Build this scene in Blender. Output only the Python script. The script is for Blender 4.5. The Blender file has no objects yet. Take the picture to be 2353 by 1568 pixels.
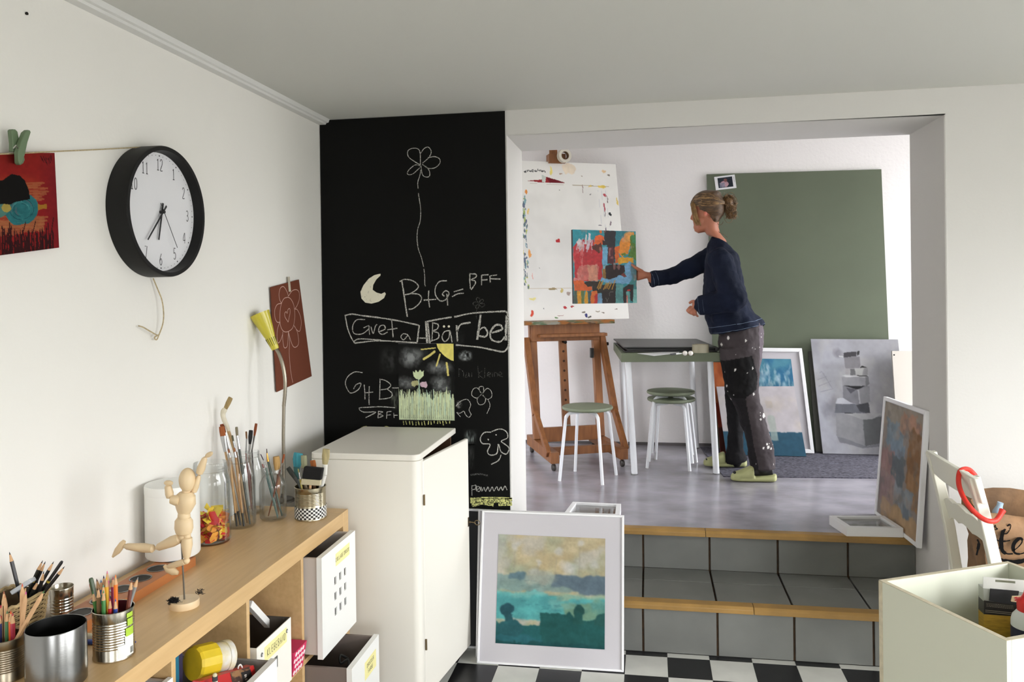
import bpy, bmesh, math, random
import numpy as np
from mathutils import Vector, Matrix, Quaternion
random.seed(7); RNG = np.random.default_rng(11)
SC = bpy.context.scene; COL = SC.collection
PI = math.pi
# ------------------------------------------------------------------ camera, world, lights, exposure
CAM = np.array([1.505, -3.5, 1.6]); FPX = 1820.0; CXP, CYP = 1176.5, 671.85
_yaw, _pitch, _roll = 0.170837, -0.0055118, -0.0133356
def _basis():
    f = np.array([-math.sin(_yaw)*math.cos(_pitch), math.cos(_yaw)*math.cos(_pitch), math.sin(_pitch)])
    r = np.array([math.cos(_yaw), math.sin(_yaw), 0.0]); u = np.cross(r, f)
    c, s = math.cos(_roll), math.sin(_roll)
    return c*r+s*u, -s*r+c*u, f
CR, CU, CF = _basis()
def at(px, py, ax, v):
    """survey helper: the place where the line of sight through a photo point meets the plane x|y|z = v (metres)"""
    d = (px-CXP)*CR + (CYP-py)*CU + FPX*CF
    i = 'xyz'.index(ax); t = (v-CAM[i])/d[i]
    return Vector(CAM + t*d)
cam = bpy.data.cameras.new('camera'); camo = bpy.data.objects.new('camera', cam); COL.objects.link(camo)
M = Matrix(((CR[0], CU[0], -CF[0], CAM[0]), (CR[1], CU[1], -CF[1], CAM[1]), (CR[2], CU[2], -CF[2], CAM[2]), (0, 0, 0, 1)))
camo.matrix_world = M
cam.sensor_width = 36; cam.lens = FPX/2353*36; cam.shift_y = -(784-CYP)/2353
cam.clip_start = 0.05; SC.camera = camo
SC.view_settings.view_transform = 'Standard'; SC.view_settings.look = 'None'
SC.view_settings.exposure = 0.0; SC.view_settings.gamma = 1.0
try: SC.view_settings.use_curve_mapping = False
except Exception: pass
SC.cycles.use_denoising = True
SC.cycles.max_bounces = 10; SC.cycles.diffuse_bounces = 6; SC.cycles.transparent_max_bounces = 16
SC.cycles.sample_clamp_indirect = 6.0
W = bpy.data.worlds.new('world'); SC.world = W; W.use_nodes = True
nt = W.node_tree; nt.nodes.clear()
wo = nt.nodes.new('ShaderNodeOutputWorld'); bg = nt.nodes.new('ShaderNodeBackground')
tc = nt.nodes.new('ShaderNodeTexCoord'); sx = nt.nodes.new('ShaderNodeSeparateXYZ'); cr = nt.nodes.new('ShaderNodeValToRGB')
mr = nt.nodes.new('ShaderNodeMapRange'); mr.inputs[1].default_value = -0.12; mr.inputs[2].default_value = 0.25
nt.links.new(tc.outputs['Generated'], sx.inputs[0]); nt.links.new(sx.outputs['Z'], mr.inputs[0]); nt.links.new(mr.outputs[0], cr.inputs[0])
nt.links.new(cr.outputs[0], bg.inputs[0]); nt.links.new(bg.outputs[0], wo.inputs[0])
cr.color_ramp.elements[0].color = (0.165, 0.165, 0.155, 1); cr.color_ramp.elements[1].color = (0.95, 0.965, 1.0, 1)
e = cr.color_ramp.elements.new(0.4); e.color = (0.42, 0.425, 0.42, 1)
bg.inputs[1].default_value = 21.6
def area(name, loc, rot, sx_, sy_, power, color=(1, 1, 1), portal=False, spread=PI):
    l = bpy.data.lights.new(name, 'AREA'); l.shape = 'RECTANGLE'; l.size = sx_; l.size_y = sy_; l.energy = power; l.color = color
    l.spread = spread
    if portal: l.cycles.is_portal = True
    o = bpy.data.objects.new(name, l); COL.objects.link(o); o.location = loc; o.rotation_euler = rot
    return o
# daylight enters by windows outside the frame: two in the right-hand wall of the front room, one at the back, one in the upper room, plus an opening added for its light
XR, YB, ZC, TH_ = 4.5, -6.2, 2.396, 0.45            # right wall, rear wall, ceiling of the front room
WIN_A = (-3.15, -0.92, 0.42, 2.10)          # y0, y1, z0, z1 in the right wall
WIN_B = (-5.2, -3.7, 0.55, 1.95)
WIN_C = (1.75, 3.0, 0.95, 2.15)              # x0, x1, z0, z1 in the rear wall
WIN_D = (0.50, 2.42, 0.50, 2.98)           # y0, y1, z0, z1 in the right wall of the upper room
XD = 5.3
ADDED_E = (4.80, 5.25, 0.6, 2.95)           # x0, x1, z0, z1 of an unseen opening added to light the upper room
for nm, w, x in (('window_daylight', WIN_A, XR), ('window_daylight', WIN_B, XR), ('window_daylight', WIN_D, XD)):
    area(nm, (x+.12, (w[0]+w[1])/2, (w[2]+w[3])/2), (0, PI/2, 0), w[3]-w[2], w[1]-w[0], 1, portal=True)
area('window_daylight', ((WIN_C[0]+WIN_C[1])/2, YB-.12, (WIN_C[2]+WIN_C[3])/2), (PI/2, 0, 0), WIN_C[1]-WIN_C[0], WIN_C[3]-WIN_C[2], 1, portal=True)
area('window_daylight', ((ADDED_E[0]+ADDED_E[1])/2, TH_-.30, (ADDED_E[2]+ADDED_E[3])/2), (PI/2, 0, 0), ADDED_E[1]-ADDED_E[0], ADDED_E[3]-ADDED_E[2], 1, portal=True)  # portal of the opening added to light the upper room
# ------------------------------------------------------------------ helpers
def s2l(c):
    c = np.asarray(c, float)/255.0
    return np.where(c <= .04045, c/12.92, ((c+.055)/1.055)**2.4)
def rgba(c): return (*[float(v) for v in s2l(c)], 1.0)
_M = {}
def mat(name, col=(200, 200, 200), rough=.5, metal=0.0, bump=0.0, bscale=60., var=0.0, vscale=8., col2=None, stretch=(1, 1, 1), attr=False, coat=0.0, spec=.5, sss=0.0):
    if name in _M: return _M[name]
    m = bpy.data.materials.new(name); m.use_nodes = True; _M[name] = m
    N = m.node_tree.nodes; L = m.node_tree.links; b = N['Principled BSDF']
    b.inputs['Roughness'].default_value = rough; b.inputs['Metallic'].default_value = metal
    b.inputs['Specular IOR Level'].default_value = spec
    if coat: b.inputs['Coat Weight'].default_value = coat; b.inputs['Coat Roughness'].default_value = .1
    if sss: b.inputs['Subsurface Weight'].default_value = sss; b.inputs['Subsurface Scale'].default_value = .01
    tc = N.new('ShaderNodeTexCoord'); mp = N.new('ShaderNodeMapping'); mp.inputs['Scale'].default_value = stretch
    L.new(tc.outputs['Object'], mp.inputs[0])
    src = None
    if attr:
        a = N.new('ShaderNodeAttribute'); a.attribute_name = 'Col'; src = a.outputs['Color']
    if var > 0 or col2 is not None:
        n = N.new('ShaderNodeTexNoise'); n.inputs['Scale'].default_value = vscale; n.inputs['Detail'].default_value = 5
        L.new(mp.outputs[0], n.inputs['Vector'])
        r = N.new('ShaderNodeValToRGB'); r.color_ramp.elements[0].position = .3; r.color_ramp.elements[1].position = .7
        c2 = col2 if col2 is not None else [v*(1-var) for v in col]
        r.color_ramp.elements[0].color = rgba(c2); r.color_ramp.elements[1].color = rgba(col)
        L.new(n.outputs['Fac'], r.inputs[0])
        if src is None: src = r.outputs[0]
    if src is not None: L.new(src, b.inputs['Base Color'])
    else: b.inputs['Base Color'].default_value = rgba(col)
    if bump > 0:
        n2 = N.new('ShaderNodeTexNoise'); n2.inputs['Scale'].default_value = bscale; n2.inputs['Detail'].default_value = 3
        L.new(mp.outputs[0], n2.inputs['Vector'])
        bp = N.new('ShaderNodeBump'); bp.inputs['Strength'].default_value = bump; bp.inputs['Distance'].default_value = .004
        L.new(n2.outputs['Fac'], bp.inputs['Height']); L.new(bp.outputs[0], b.inputs['Normal'])
    return m
def glass(name, tint=(253, 254, 254)):
    if name in _M: return _M[name]
    m = bpy.data.materials.new(name); m.use_nodes = True; _M[name] = m
    N = m.node_tree.nodes; L = m.node_tree.links; N.clear()
    o = N.new('ShaderNodeOutputMaterial'); mx = N.new('ShaderNodeMixShader'); t = N.new('ShaderNodeBsdfTransparent'); g = N.new('ShaderNodeBsdfGlossy')
    lw = N.new('ShaderNodeLayerWeight'); lw.inputs['Blend'].default_value = .25
    t.inputs[0].default_value = rgba(tint); g.inputs['Roughness'].default_value = .03
    mm = N.new('ShaderNodeMath'); mm.operation = 'MULTIPLY_ADD'; mm.inputs[1].default_value = .5; mm.inputs[2].default_value = .015
    L.new(lw.outputs['Fresnel'], mm.inputs[0]); L.new(mm.outputs[0], mx.inputs[0])
    L.new(t.outputs[0], mx.inputs[1]); L.new(g.outputs[0], mx.inputs[2]); L.new(mx.outputs[0], o.inputs[0])
    return m
def wpos(o):
    v = Vector((0, 0, 0))
    while o is not None: v += o.location; o = o.parent
    return v
class MB:
    def __init__(s): s.v = []; s.f = []; s.mi = []
    def add(s, vs, fs, mi=0):
        n = len(s.v); s.v += [Vector(v) for v in vs]; s.f += [tuple(i+n for i in f) for f in fs]; s.mi += [mi]*len(fs); return s
    def box(s, lo, hi, mi=0):
        x0, y0, z0 = lo; x1, y1, z1 = hi
        return s.hexa([(x0, y0, z0), (x1, y0, z0), (x1, y1, z0), (x0, y1, z0), (x0, y0, z1), (x1, y0, z1), (x1, y1, z1), (x0, y1, z1)], mi)
    def hexa(s, p, mi=0):
        return s.add(p, [(3, 2, 1, 0), (4, 5, 6, 7), (0, 1, 5, 4), (1, 2, 6, 5), (2, 3, 7, 6), (3, 0, 4, 7)], mi)
    def beam(s, a, b, w, h, up=(0, 0, 1), mi=0):
        """bar from a to b; w across, h along up"""
        a = Vector(a); b = Vector(b); d = (b-a).normalized(); x = d.cross(Vector(up)).normalized(); y = x.cross(d)
        q = [(-w/2, -h/2), (w/2, -h/2), (w/2, h/2), (-w/2, h/2)]
        return s.hexa([a+x*i+y*j for i, j in q]+[b+x*i+y*j for i, j in q], mi)
    def obox(s, c, ax, ay, az, mi=0):
        """box centred at c with half-axis vectors"""
        c = Vector(c); ax = Vector(ax); ay = Vector(ay); az = Vector(az)
        return s.hexa([c-ax-ay-az, c+ax-ay-az, c+ax+ay-az, c-ax+ay-az, c-ax-ay+az, c+ax-ay+az, c+ax+ay+az, c-ax+ay+az], mi)
    def slab(s, quad, t, mi=0):
        """quad = TL, TR, BR, BL; thickness t behind the face"""
        q = [Vector(p) for p in quad]; n = (q[1]-q[0]).cross(q[3]-q[0]).normalized()
        # n points behind when seen from the front (TL,TR,BR,BL clockwise from the front)
        bk = [p+n*t for p in q]
        return s.hexa([q[3], q[2], q[1], q[0], bk[3], bk[2], bk[1], bk[0]], mi)
    def prism(s, pts, off, mi=0):
        pts = [Vector(p) for p in pts]; off = Vector(off); n = len(pts)
        fs = [tuple(range(n-1, -1, -1)), tuple(range(n, 2*n))]+[(i, (i+1) % n, n+(i+1) % n, n+i) for i in range(n)]
        return s.add(pts+[p+off for p in pts], fs, mi)
    def lathe(s, prof, c=(0, 0, 0), n=32, axis=(0, 0, 1), sx=1.0, sy=1.0, closed=False, mi=0):
        q = Vector((0, 0, 1)).rotation_difference(Vector(axis).normalized()); c = Vector(c); vs = []; fs = []
        k = len(prof)
        for r, z in prof:
            for i in range(n):
                a = 2*PI*i/n; vs.append(c+q @ Vector((r*math.cos(a)*sx, r*math.sin(a)*sy, z)))
        rng = range(k) if closed else range(k-1)
        for j in rng:
            j2 = (j+1) % k
            for i in range(n):
                i2 = (i+1) % n; fs.append((j*n+i, j*n+i2, j2*n+i2, j2*n+i))
        if not closed:
            if prof[0][0] > 1e-6: fs.append(tuple(range(n-1, -1, -1)))
            if prof[-1][0] > 1e-6: fs.append(tuple((k-1)*n+i for i in range(n)))
        return s.add(vs, fs, mi)
    def tube(s, path, rad, n=10, cap=True, flat=1.0, mi=0, up=None):
        P = [Vector(p) for p in path]; k = len(P)
        R = rad if isinstance(rad, (list, tuple)) else [rad]*k
        vs = []; fs = []; px = None
        for i in range(k):
            t = (P[min(i+1, k-1)]-P[max(i-1, 0)]).normalized()
            if px is None:
                u = Vector(up) if up else (Vector((0, 0, 1)) if abs(t.z) < .9 else Vector((1, 0, 0)))
                px = (u-t*u.dot(t)).normalized()
            else:
                px = (px-t*px.dot(t)).normalized()
            py = t.cross(px)
            for j in range(n):
                a = 2*PI*j/n; vs.append(P[i]+px*math.cos(a)*R[i]+py*math.sin(a)*R[i]*flat)
        for i in range(k-1):
            for j in range(n):
                j2 = (j+1) % n; fs.append((i*n+j, i*n+j2, (i+1)*n+j2, (i+1)*n+j))
        if cap: fs += [tuple(range(n-1, -1, -1)), tuple((k-1)*n+j for j in range(n))]
        return s.add(vs, fs, mi)
    def ball(s, c, r, n=16, m=10, mi=0, rot=None):
        r = (r, r, r) if not isinstance(r, (tuple, list)) else r
        c = Vector(c); vs = []; fs = []; q = rot or Quaternion()
        vs.append(c+q @ Vector((0, 0, -r[2])))
        for j in range(1, m):
            b = -PI/2+PI*j/m
            for i in range(n):
                a = 2*PI*i/n; vs.append(c+q @ Vector((r[0]*math.cos(a)*math.cos(b), r[1]*math.sin(a)*math.cos(b), r[2]*math.sin(b))))
        vs.append(c+q @ Vector((0, 0, r[2]))); top = len(vs)-1
        for i in range(n): fs.append((0, 1+(i+1) % n, 1+i)); fs.append((top, top-n+i, top-n+(i+1) % n))
        for j in range(m-2):
            for i in range(n):
                fs.append((1+j*n+i, 1+j*n+(i+1) % n, 1+(j+1)*n+(i+1) % n, 1+(j+1)*n+i))
        return s.add(vs, fs, mi)
    def rings(s, rings, cap=True, mi=0):
        n = len(rings[0]); vs = [p for r in rings for p in r]; fs = []
        for j in range(len(rings)-1):
            for i in range(n):
                i2 = (i+1) % n; fs.append((j*n+i, j*n+i2, (j+1)*n+i2, (j+1)*n+i))
        if cap: fs += [tuple(range(n-1, -1, -1)), tuple((len(rings)-1)*n+i for i in range(n))]
        return s.add(vs, fs, mi)
    def mesh(s, name, origin, mats, smooth=True, ang=35):
        me = bpy.data.meshes.new(name); me.from_pydata([tuple(v-origin) for v in s.v], [], s.f); me.update()
        for m in mats: me.materials.append(m)
        if len(mats) > 1:
            for p, i in zip(me.polygons, s.mi): p.material_index = i
        bm = bmesh.new(); bm.from_mesh(me); bmesh.ops.recalc_face_normals(bm, faces=bm.faces); bm.to_mesh(me); bm.free()
        if smooth:
            me.shade_smooth(); me.set_sharp_from_angle(angle=math.radians(ang))
        return me
    def build(s, name, m, parent=None, origin=None, bevel=0.0, smooth=True, ang=35, seg=2):
        mats = m if isinstance(m, (list, tuple)) else [m]
        if parent is not None and origin is None: o_ = wpos(parent); loc = Vector((0, 0, 0))
        else:
            if origin is None:
                a = np.array([tuple(v) for v in s.v]); lo = a.min(0); hi = a.max(0); origin = ((lo[0]+hi[0])/2, (lo[1]+hi[1])/2, lo[2])
            o_ = Vector(origin); loc = o_-(wpos(parent) if parent else Vector((0, 0, 0)))
        me = s.mesh(name, o_, mats, smooth, ang)
        o = bpy.data.objects.new(name, me); COL.objects.link(o); o.location = loc
        if parent is not None: o.parent = parent
        if bevel > 0:
            b = o.modifiers.new('bevel', 'BEVEL'); b.width = bevel; b.segments = seg; b.limit_method = 'ANGLE'; b.angle_limit = math.radians(40)
        return o
def thing(name, label, cat, loc, group=None):
    o = bpy.data.objects.new(name, None); COL.objects.link(o); o.location = Vector(loc); o.empty_display_size = .05
    o['label'] = label; o['category'] = cat
    if group: o['group'] = group
    return o
def tag(o, label, cat, group=None):
    o['label'] = label; o['category'] = cat
    if group: o['group'] = group
    return o
def struct(o): o['kind'] = 'structure'; return o
def lab(o, t): o['label'] = t; return o
def smoothpath(pts, k=6):
    """Catmull-Rom through points"""
    P = [Vector(p) for p in pts]
    if len(P) < 3: return P
    Q = [P[0]*2-P[1]]+P+[P[-1]*2-P[-2]]; out = []
    for i in range(1, len(Q)-2):
        for j in range(k):
            t = j/k; a, b, c, d = Q[i-1], Q[i], Q[i+1], Q[i+2]
            out.append(.5*((2*b)+(c-a)*t+(2*a-5*b+4*c-d)*t*t+(3*b-a-3*c+d)*t**3))
    out.append(P[-1]); return out
def ribbon(mb, pts, w, nrm, lift=.0008, smooth=True, k=5, taper=False, jit=0.0):
    """flat stroke of width w along pts lying in a plane with normal nrm"""
    P = smoothpath(pts, k) if smooth and len(pts) > 2 else [Vector(p) for p in pts]
    n = Vector(nrm).normalized(); vs = []; m = len(P)
    for i in range(m):
        t = (P[min(i+1, m-1)]-P[max(i-1, 0)])
        if t.length < 1e-9: t = Vector((1, 0, 0))
        sd = n.cross(t.normalized()).normalized(); ww = w[i*len(w)//m] if isinstance(w, (list, tuple)) else w
        if taper: ww *= min(1, .3+2.0*min(i, m-1-i)/m*2)
        if jit: ww *= 1+jit*(random.random()-.5)
        vs += [P[i]+sd*ww/2+n*lift, P[i]-sd*ww/2+n*lift]
    mb.add(vs, [(2*i, 2*i+1, 2*i+3, 2*i+2) for i in range(m-1)])
# single-stroke letters on a 4 x 6 grid (y up)
GL = {'A': [[(0, 0), (2, 6), (4, 0)], [(.8, 2), (3.2, 2)]], 'B': [[(0, 0), (0, 6), (2.5, 6), (3.4, 5), (2.5, 3.2), (0, 3.2)], [(2.5, 3.2), (3.8, 1.8), (2.5, 0), (0, 0)]],
      'C': [[(4, 5), (2.5, 6), (.6, 5), (0, 3), (.6, 1), (2.5, 0), (4, 1)]], 'D': [[(0, 0), (0, 6), (2.2, 6), (4, 4), (4, 2), (2.2, 0), (0, 0)]],
      'E': [[(3.6, 6), (0, 6), (0, 0), (3.6, 0)], [(0, 3), (3, 3)]], 'F': [[(3.6, 6), (0, 6), (0, 0)], [(0, 3), (3, 3)]],
      'G': [[(4, 5), (2.5, 6), (.6, 5), (0, 3), (.6, 1), (2.5, 0), (4, 1), (4, 3), (2.4, 3)]], 'I': [[(2, 0), (2, 6)]],
      'K': [[(0, 0), (0, 6)], [(3.8, 6), (0, 2.6), (3.8, 0)]], 'L': [[(0, 6), (0, 0), (3.4, 0)]], 'N': [[(0, 0), (0, 6), (4, 0), (4, 6)]],
      'O': [[(2, 6), (.5, 5), (0, 3), (.5, 1), (2, 0), (3.5, 1), (4, 3), (3.5, 5), (2, 6)]], 'R': [[(0, 0), (0, 6), (2.6, 6), (3.6, 4.6), (2.6, 3.2), (0, 3.2)], [(2, 3.2), (4, 0)]],
      'S': [[(3.8, 5.2), (2, 6), (.3, 5), (.8, 3.6), (3.2, 2.6), (3.8, 1), (2, 0), (0, .8)]], 'T': [[(0, 6), (4, 6)], [(2, 6), (2, 0)]], 'U': [[(0, 6), (0, 1.5), (1, 0), (3, 0), (4, 1.5), (4, 6)]],
      'H': [[(0, 0), (0, 6)], [(4, 0), (4, 6)], [(0, 3), (4, 3)]], 'M': [[(0, 0), (0, 6), (2, 2), (4, 6), (4, 0)]], 'P': [[(0, 0), (0, 6), (2.6, 6), (3.6, 4.6), (2.6, 3), (0, 3)]],
      '0': [[(2, 6), (.5, 5), (.2, 3), (.5, 1), (2, 0), (3.5, 1), (3.8, 3), (3.5, 5), (2, 6)]], '1': [[(.8, 5), (2.2, 6), (2.2, 0)], [(.8, 0), (3.6, 0)]],
      '2': [[(.2, 4.8), (1, 5.8), (2.6, 5.9), (3.6, 4.6), (2.8, 2.8), (.2, 0), (3.8, 0)]], '3': [[(.3, 5.4), (1.8, 6), (3.4, 5), (2.8, 3.5), (1.6, 3.2), (3.2, 2.7), (3.7, 1.4), (2, 0), (.2, .8)]],
      '4': [[(3, 0), (3, 6), (.1, 1.9), (4, 1.9)]], '5': [[(3.4, 6), (.8, 6), (.5, 3.3), (2.2, 3.7), (3.7, 2.3), (3, .5), (1.5, 0), (.2, .7)]],
      '6': [[(3, 6), (1, 3.8), (.3, 1.8), (1, .2), (2.6, 0), (3.7, 1.4), (3, 3), (1.6, 3.2), (.5, 2)]], '7': [[(.2, 6), (3.8, 6), (1.6, 0)]]}
def write(mb, text, org, ux, uy, h, w, nrm, sp=1.45, wd=.6, lift=.0008, smooth=False, jit=0.0):
    """text with strokes; org = lower left, ux/uy unit vectors, h = cap height, w = stroke width"""
    ux = Vector(ux); uy = Vector(uy); x = 0.0; sc = h/6
    for ch in text:
        for st in GL.get(ch, []):
            pts = [Vector(org)+ux*((x+p[0]*wd)*sc)+uy*(p[1]*sc+random.uniform(-jit, jit)*sc) for p in st]
            ribbon(mb, pts, w, nrm, lift, smooth=smooth and len(pts) > 3, k=4)
        x += 4*wd+sp if ch != ' ' else 3*wd
# --- painter: small numpy canvases that become colour attributes on fine grids
def vnoise(h, w, cy, cx, seed=0):
    g = np.random.default_rng(seed).random((cy+2, cx+2)); y = np.linspace(0, cy, h); x = np.linspace(0, cx, w)
    yi = np.minimum(y.astype(int), cy-1+1); xi = np.minimum(x.astype(int), cx-1+1); fy = (y-yi)[:, None]; fx = (x-xi)[None]
    fy = fy*fy*(3-2*fy); fx = fx*fx*(3-2*fx)
    a = g[yi][:, xi]; b = g[yi][:, np.minimum(xi+1, cx+1)]; c = g[np.minimum(yi+1, cy+1)][:, xi]; d = g[np.minimum(yi+1, cy+1)][:, np.minimum(xi+1, cx+1)]
    return (a*(1-fx)+b*fx)*(1-fy)+(c*(1-fx)+d*fx)*fy
def fnoise(h, w, cy, cx, seed=0, oct=4):
    o = np.zeros((h, w)); t = 0
    for k in range(oct): o += vnoise(h, w, cy*2**k, cx*2**k, seed+k*13)/2**k; t += 1/2**k
    return o/t
class Art:
    def __init__(s, h, w, base):
        s.h, s.w = h, w; s.a = np.ones((h, w, 3))*np.array(base, float); s.seed = 1
        s.Y, s.X = np.meshgrid((np.arange(h)+.5)/h, (np.arange(w)+.5)/w, indexing='ij')
    def warp(s, amt, fr=(14, 14)):
        s.seed += 7
        return s.X+(fnoise(s.h, s.w, *fr, s.seed, 3)-.5)*amt, s.Y+(fnoise(s.h, s.w, *fr, s.seed+3, 3)-.5)*amt
    def put(s, m, col, var=0.0, fr=(20, 20)):
        c = np.array(col, float)*np.ones((s.h, s.w, 3))
        if var: s.seed += 5; c = c*(1+var*2*(fnoise(s.h, s.w, *fr, s.seed, 3)-.5))[..., None]
        s.a = s.a*(1-m[..., None])+c*m[..., None]; return s
    def poly(s, pts, col, wp=.03, al=1.0, var=.08, fr=(14, 14), vfr=(20, 20)):
        X, Y = s.warp(wp, fr) if wp else (s.X, s.Y); ins = np.zeros((s.h, s.w), bool); n = len(pts)
        for i in range(n):
            x0, y0 = pts[i]; x1, y1 = pts[(i+1) % n]
            if y0 == y1: continue
            c = ((y0 > Y) != (y1 > Y)) & (X < (x1-x0)*(Y-y0)/(y1-y0)+x0); ins ^= c
        return s.put(ins*al, col, var, vfr)
    def rect(s, x0, y0, x1, y1, col, **k): return s.poly([(x0, y0), (x1, y0), (x1, y1), (x0, y1)], col, **k)
    def ell(s, cx, cy, rx, ry, col, wp=.03, al=1.0, soft=.0, var=.08, fr=(14, 14)):
        X, Y = s.warp(wp, fr) if wp else (s.X, s.Y); d = np.sqrt(((X-cx)/rx)**2+((Y-cy)/ry)**2)
        m = (d < 1)*1.0 if soft == 0 else np.clip((1-d)/soft, 0, 1)
        return s.put(m*al, col, var)
    def line(s, pts, wd, col, al=1.0, asp=1.0):
        m = np.zeros((s.h, s.w), bool)
        for (x0, y0), (x1, y1) in zip(pts[:-1], pts[1:]):
            dx, dy = (x1-x0)*asp, y1-y0; L2 = dx*dx+dy*dy+1e-12
            t = np.clip((((s.X-x0)*asp)*dx+(s.Y-y0)*dy)/L2, 0, 1)
            m |= ((s.X-x0)*asp-t*dx)**2+(s.Y-y0-t*dy)**2 < (wd/2)**2
        return s.put(m*al, col)
    def mottle(s, col, thr, al, fr=(8, 8), oct=4, soft=.1, y0=0.0, y1=1.0):
        s.seed += 9; f = fnoise(s.h, s.w, *fr, s.seed, oct)
        return s.put(np.clip((f-thr)/soft, 0, 1)*al*np.clip((s.Y-y0)*14+.5*(y0 <= 0), 0, 1)*np.clip((y1-s.Y)*14+.5*(y1 >= 1), 0, 1), col)
    def blur(s, k=1):
        for _ in range(k):
            p = np.pad(s.a, ((1, 1), (1, 1), (0, 0)), 'edge'); s.a = (p[1:-1, 1:-1]*2+p[:-2, 1:-1]+p[2:, 1:-1]+p[1:-1, :-2]+p[1:-1, 2:])/6
        return s
    def shade(s, amt, fr=(10, 10)):
        s.seed += 4; s.a = s.a*(1+amt*2*(fnoise(s.h, s.w, *fr, s.seed, 4)-.5))[..., None]; return s
def painted(art, quad, name, m, parent, lift=.0008, bend=None):
    """grid TL,TR,BR,BL carrying the colours of art"""
    TL, TR, BR, BL = [Vector(q) for q in quad]; h, w = art.h, art.w
    n = (BL-TL).cross(TR-TL).normalized()*lift
    u = np.linspace(0, 1, w)[None, :, None]; v = np.linspace(0, 1, h)[:, None, None]
    q = [np.array(p+n) for p in (TL, TR, BR, BL)]
    P = (q[0]*(1-u)+q[1]*u)*(1-v)+(q[3]*(1-u)+q[2]*u)*v
    if bend is not None: P = P+np.array(n.normalized())*bend(u, v)
    org = wpos(parent) if parent is not None else Vector(P.reshape(-1, 3).mean(0))
    P = (P-np.array(org)).reshape(-1, 3)
    i = np.arange(h*w).reshape(h, w); F = np.stack([i[:-1, :-1], i[1:, :-1], i[1:, 1:], i[:-1, 1:]], -1).reshape(-1, 4)
    me = bpy.data.meshes.new(name); me.vertices.add(h*w); me.vertices.foreach_set('co', P.ravel())
    me.loops.add(F.size); me.loops.foreach_set('vertex_index', F.ravel()); me.polygons.add(len(F)); me.polygons.foreach_set('loop_start', np.arange(0, F.size, 4))
    try: me.polygons.foreach_set('loop_total', np.full(len(F), 4))
    except Exception: pass
    me.update(calc_edges=True); me.validate()
    ca = me.color_attributes.new('Col', 'FLOAT_COLOR', 'POINT')
    c = np.ones((h*w, 4)); c[:, :3] = s2l(np.clip(art.a, 0, 255)).reshape(-1, 3); ca.data.foreach_set('color', c.ravel())
    me.materials.append(m)
    o = bpy.data.objects.new(name, me); COL.objects.link(o)
    if parent is not None: o.parent = parent
    else: o.location = org
    return o
def lerp(a, b, t): return Vector(a)*(1-t)+Vector(b)*t
def inset(quad, l, t, r, b):
    """inner quad with margins given as fractions"""
    TL, TR, BR, BL = [Vector(q) for q in quad]
    def f(u, v): return lerp(lerp(TL, TR, u), lerp(BL, BR, u), v)
    return [f(l, t), f(1-r, t), f(1-r, 1-b), f(l, 1-b)]
def frame(quad, wu, wv, t, name, m, parent, front=.0, bevel=.002):
    """four rails round quad (fractions wu, wv), proud by front and t deep"""
    q = [Vector(p) for p in quad]; i = inset(q, wu, wv, wu, wv); n = (q[1]-q[0]).cross(q[3]-q[0]).normalized()
    f = -n*front; mb = MB()
    for a in range(4):
        b = (a+1) % 4; p = [q[a]+f, q[b]+f, i[b]+f, i[a]+f]
        mb.hexa([p[3], p[2], p[1], p[0]]+[x+n*(t+front) for x in (p[3], p[2], p[1], p[0])])
    return mb.build(name, m, parent, bevel=bevel)
# ------------------------------------------------------------------ materials of the shell
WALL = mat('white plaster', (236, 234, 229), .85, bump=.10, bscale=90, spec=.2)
WALL2 = mat('dimmed middle wall plaster', (212, 210, 207), .85, bump=.10, bscale=90, spec=.2)  # white plaster darkened where the window light comes out too strong
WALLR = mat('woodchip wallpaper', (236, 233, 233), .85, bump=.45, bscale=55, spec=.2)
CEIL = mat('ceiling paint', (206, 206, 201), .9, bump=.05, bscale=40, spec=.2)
WHITE = mat('white lacquer', (236, 236, 232), .35)
WHITEW = mat('white painted wood', (232, 232, 226), .45, bump=.05)
CHIP = mat('raw board edge', (208, 198, 172), .7, var=.1, vscale=60)
# ------------------------------------------------------------------ room shell
JL, JR, TH = 0.883, 2.71, 0.45      # opening jambs, wall thickness
ZP = 0.42; YW = 2.46                # upper floor height, far wall
XL2 = -0.6
def shell(name, boxes, m, bevel=0.0):
    mb = MB()
    for lo, hi in boxes: mb.box(lo, hi)
    return struct(mb.build(name, m, bevel=bevel, smooth=False))
def holed(name, axis, pos, th, a0, a1, z0, z1, holes, m):
    """wall slab with window holes: along y (axis x) or along x (axis y)"""
    cuts = sorted({a0, a1, *[h[0] for h in holes], *[h[1] for h in holes]}); mb = MB()
    for c0, c1 in zip(cuts[:-1], cuts[1:]):
        hs = [h for h in holes if h[0] <= c0+1e-6 and h[1] >= c1-1e-6]
        spans = [(z0, z1)] if not hs else [(z0, hs[0][2]), (hs[0][3], z1)]
        for s0, s1 in spans:
            if axis == 'x': mb.box((pos, c0, s0), (pos+th, c1, s1))
            else: mb.box((c0, pos-th, s0), (c1, pos, s1))
    return struct(mb.build(name, m, smooth=False))
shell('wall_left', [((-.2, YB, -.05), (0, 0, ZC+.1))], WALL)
holed('wall_right', 'x', XR, .25, YB, 0, -.05, ZC+.1, [WIN_A, WIN_B], WALL)
holed('wall_rear', 'y', YB, .25, -.2, XR+.25, -.05, ZC+.1, [WIN_C], WALL)
shell('ceiling', [((-.2, YB-.25, ZC), (XR+.25, 0, ZC+.12))], CEIL)
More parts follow.
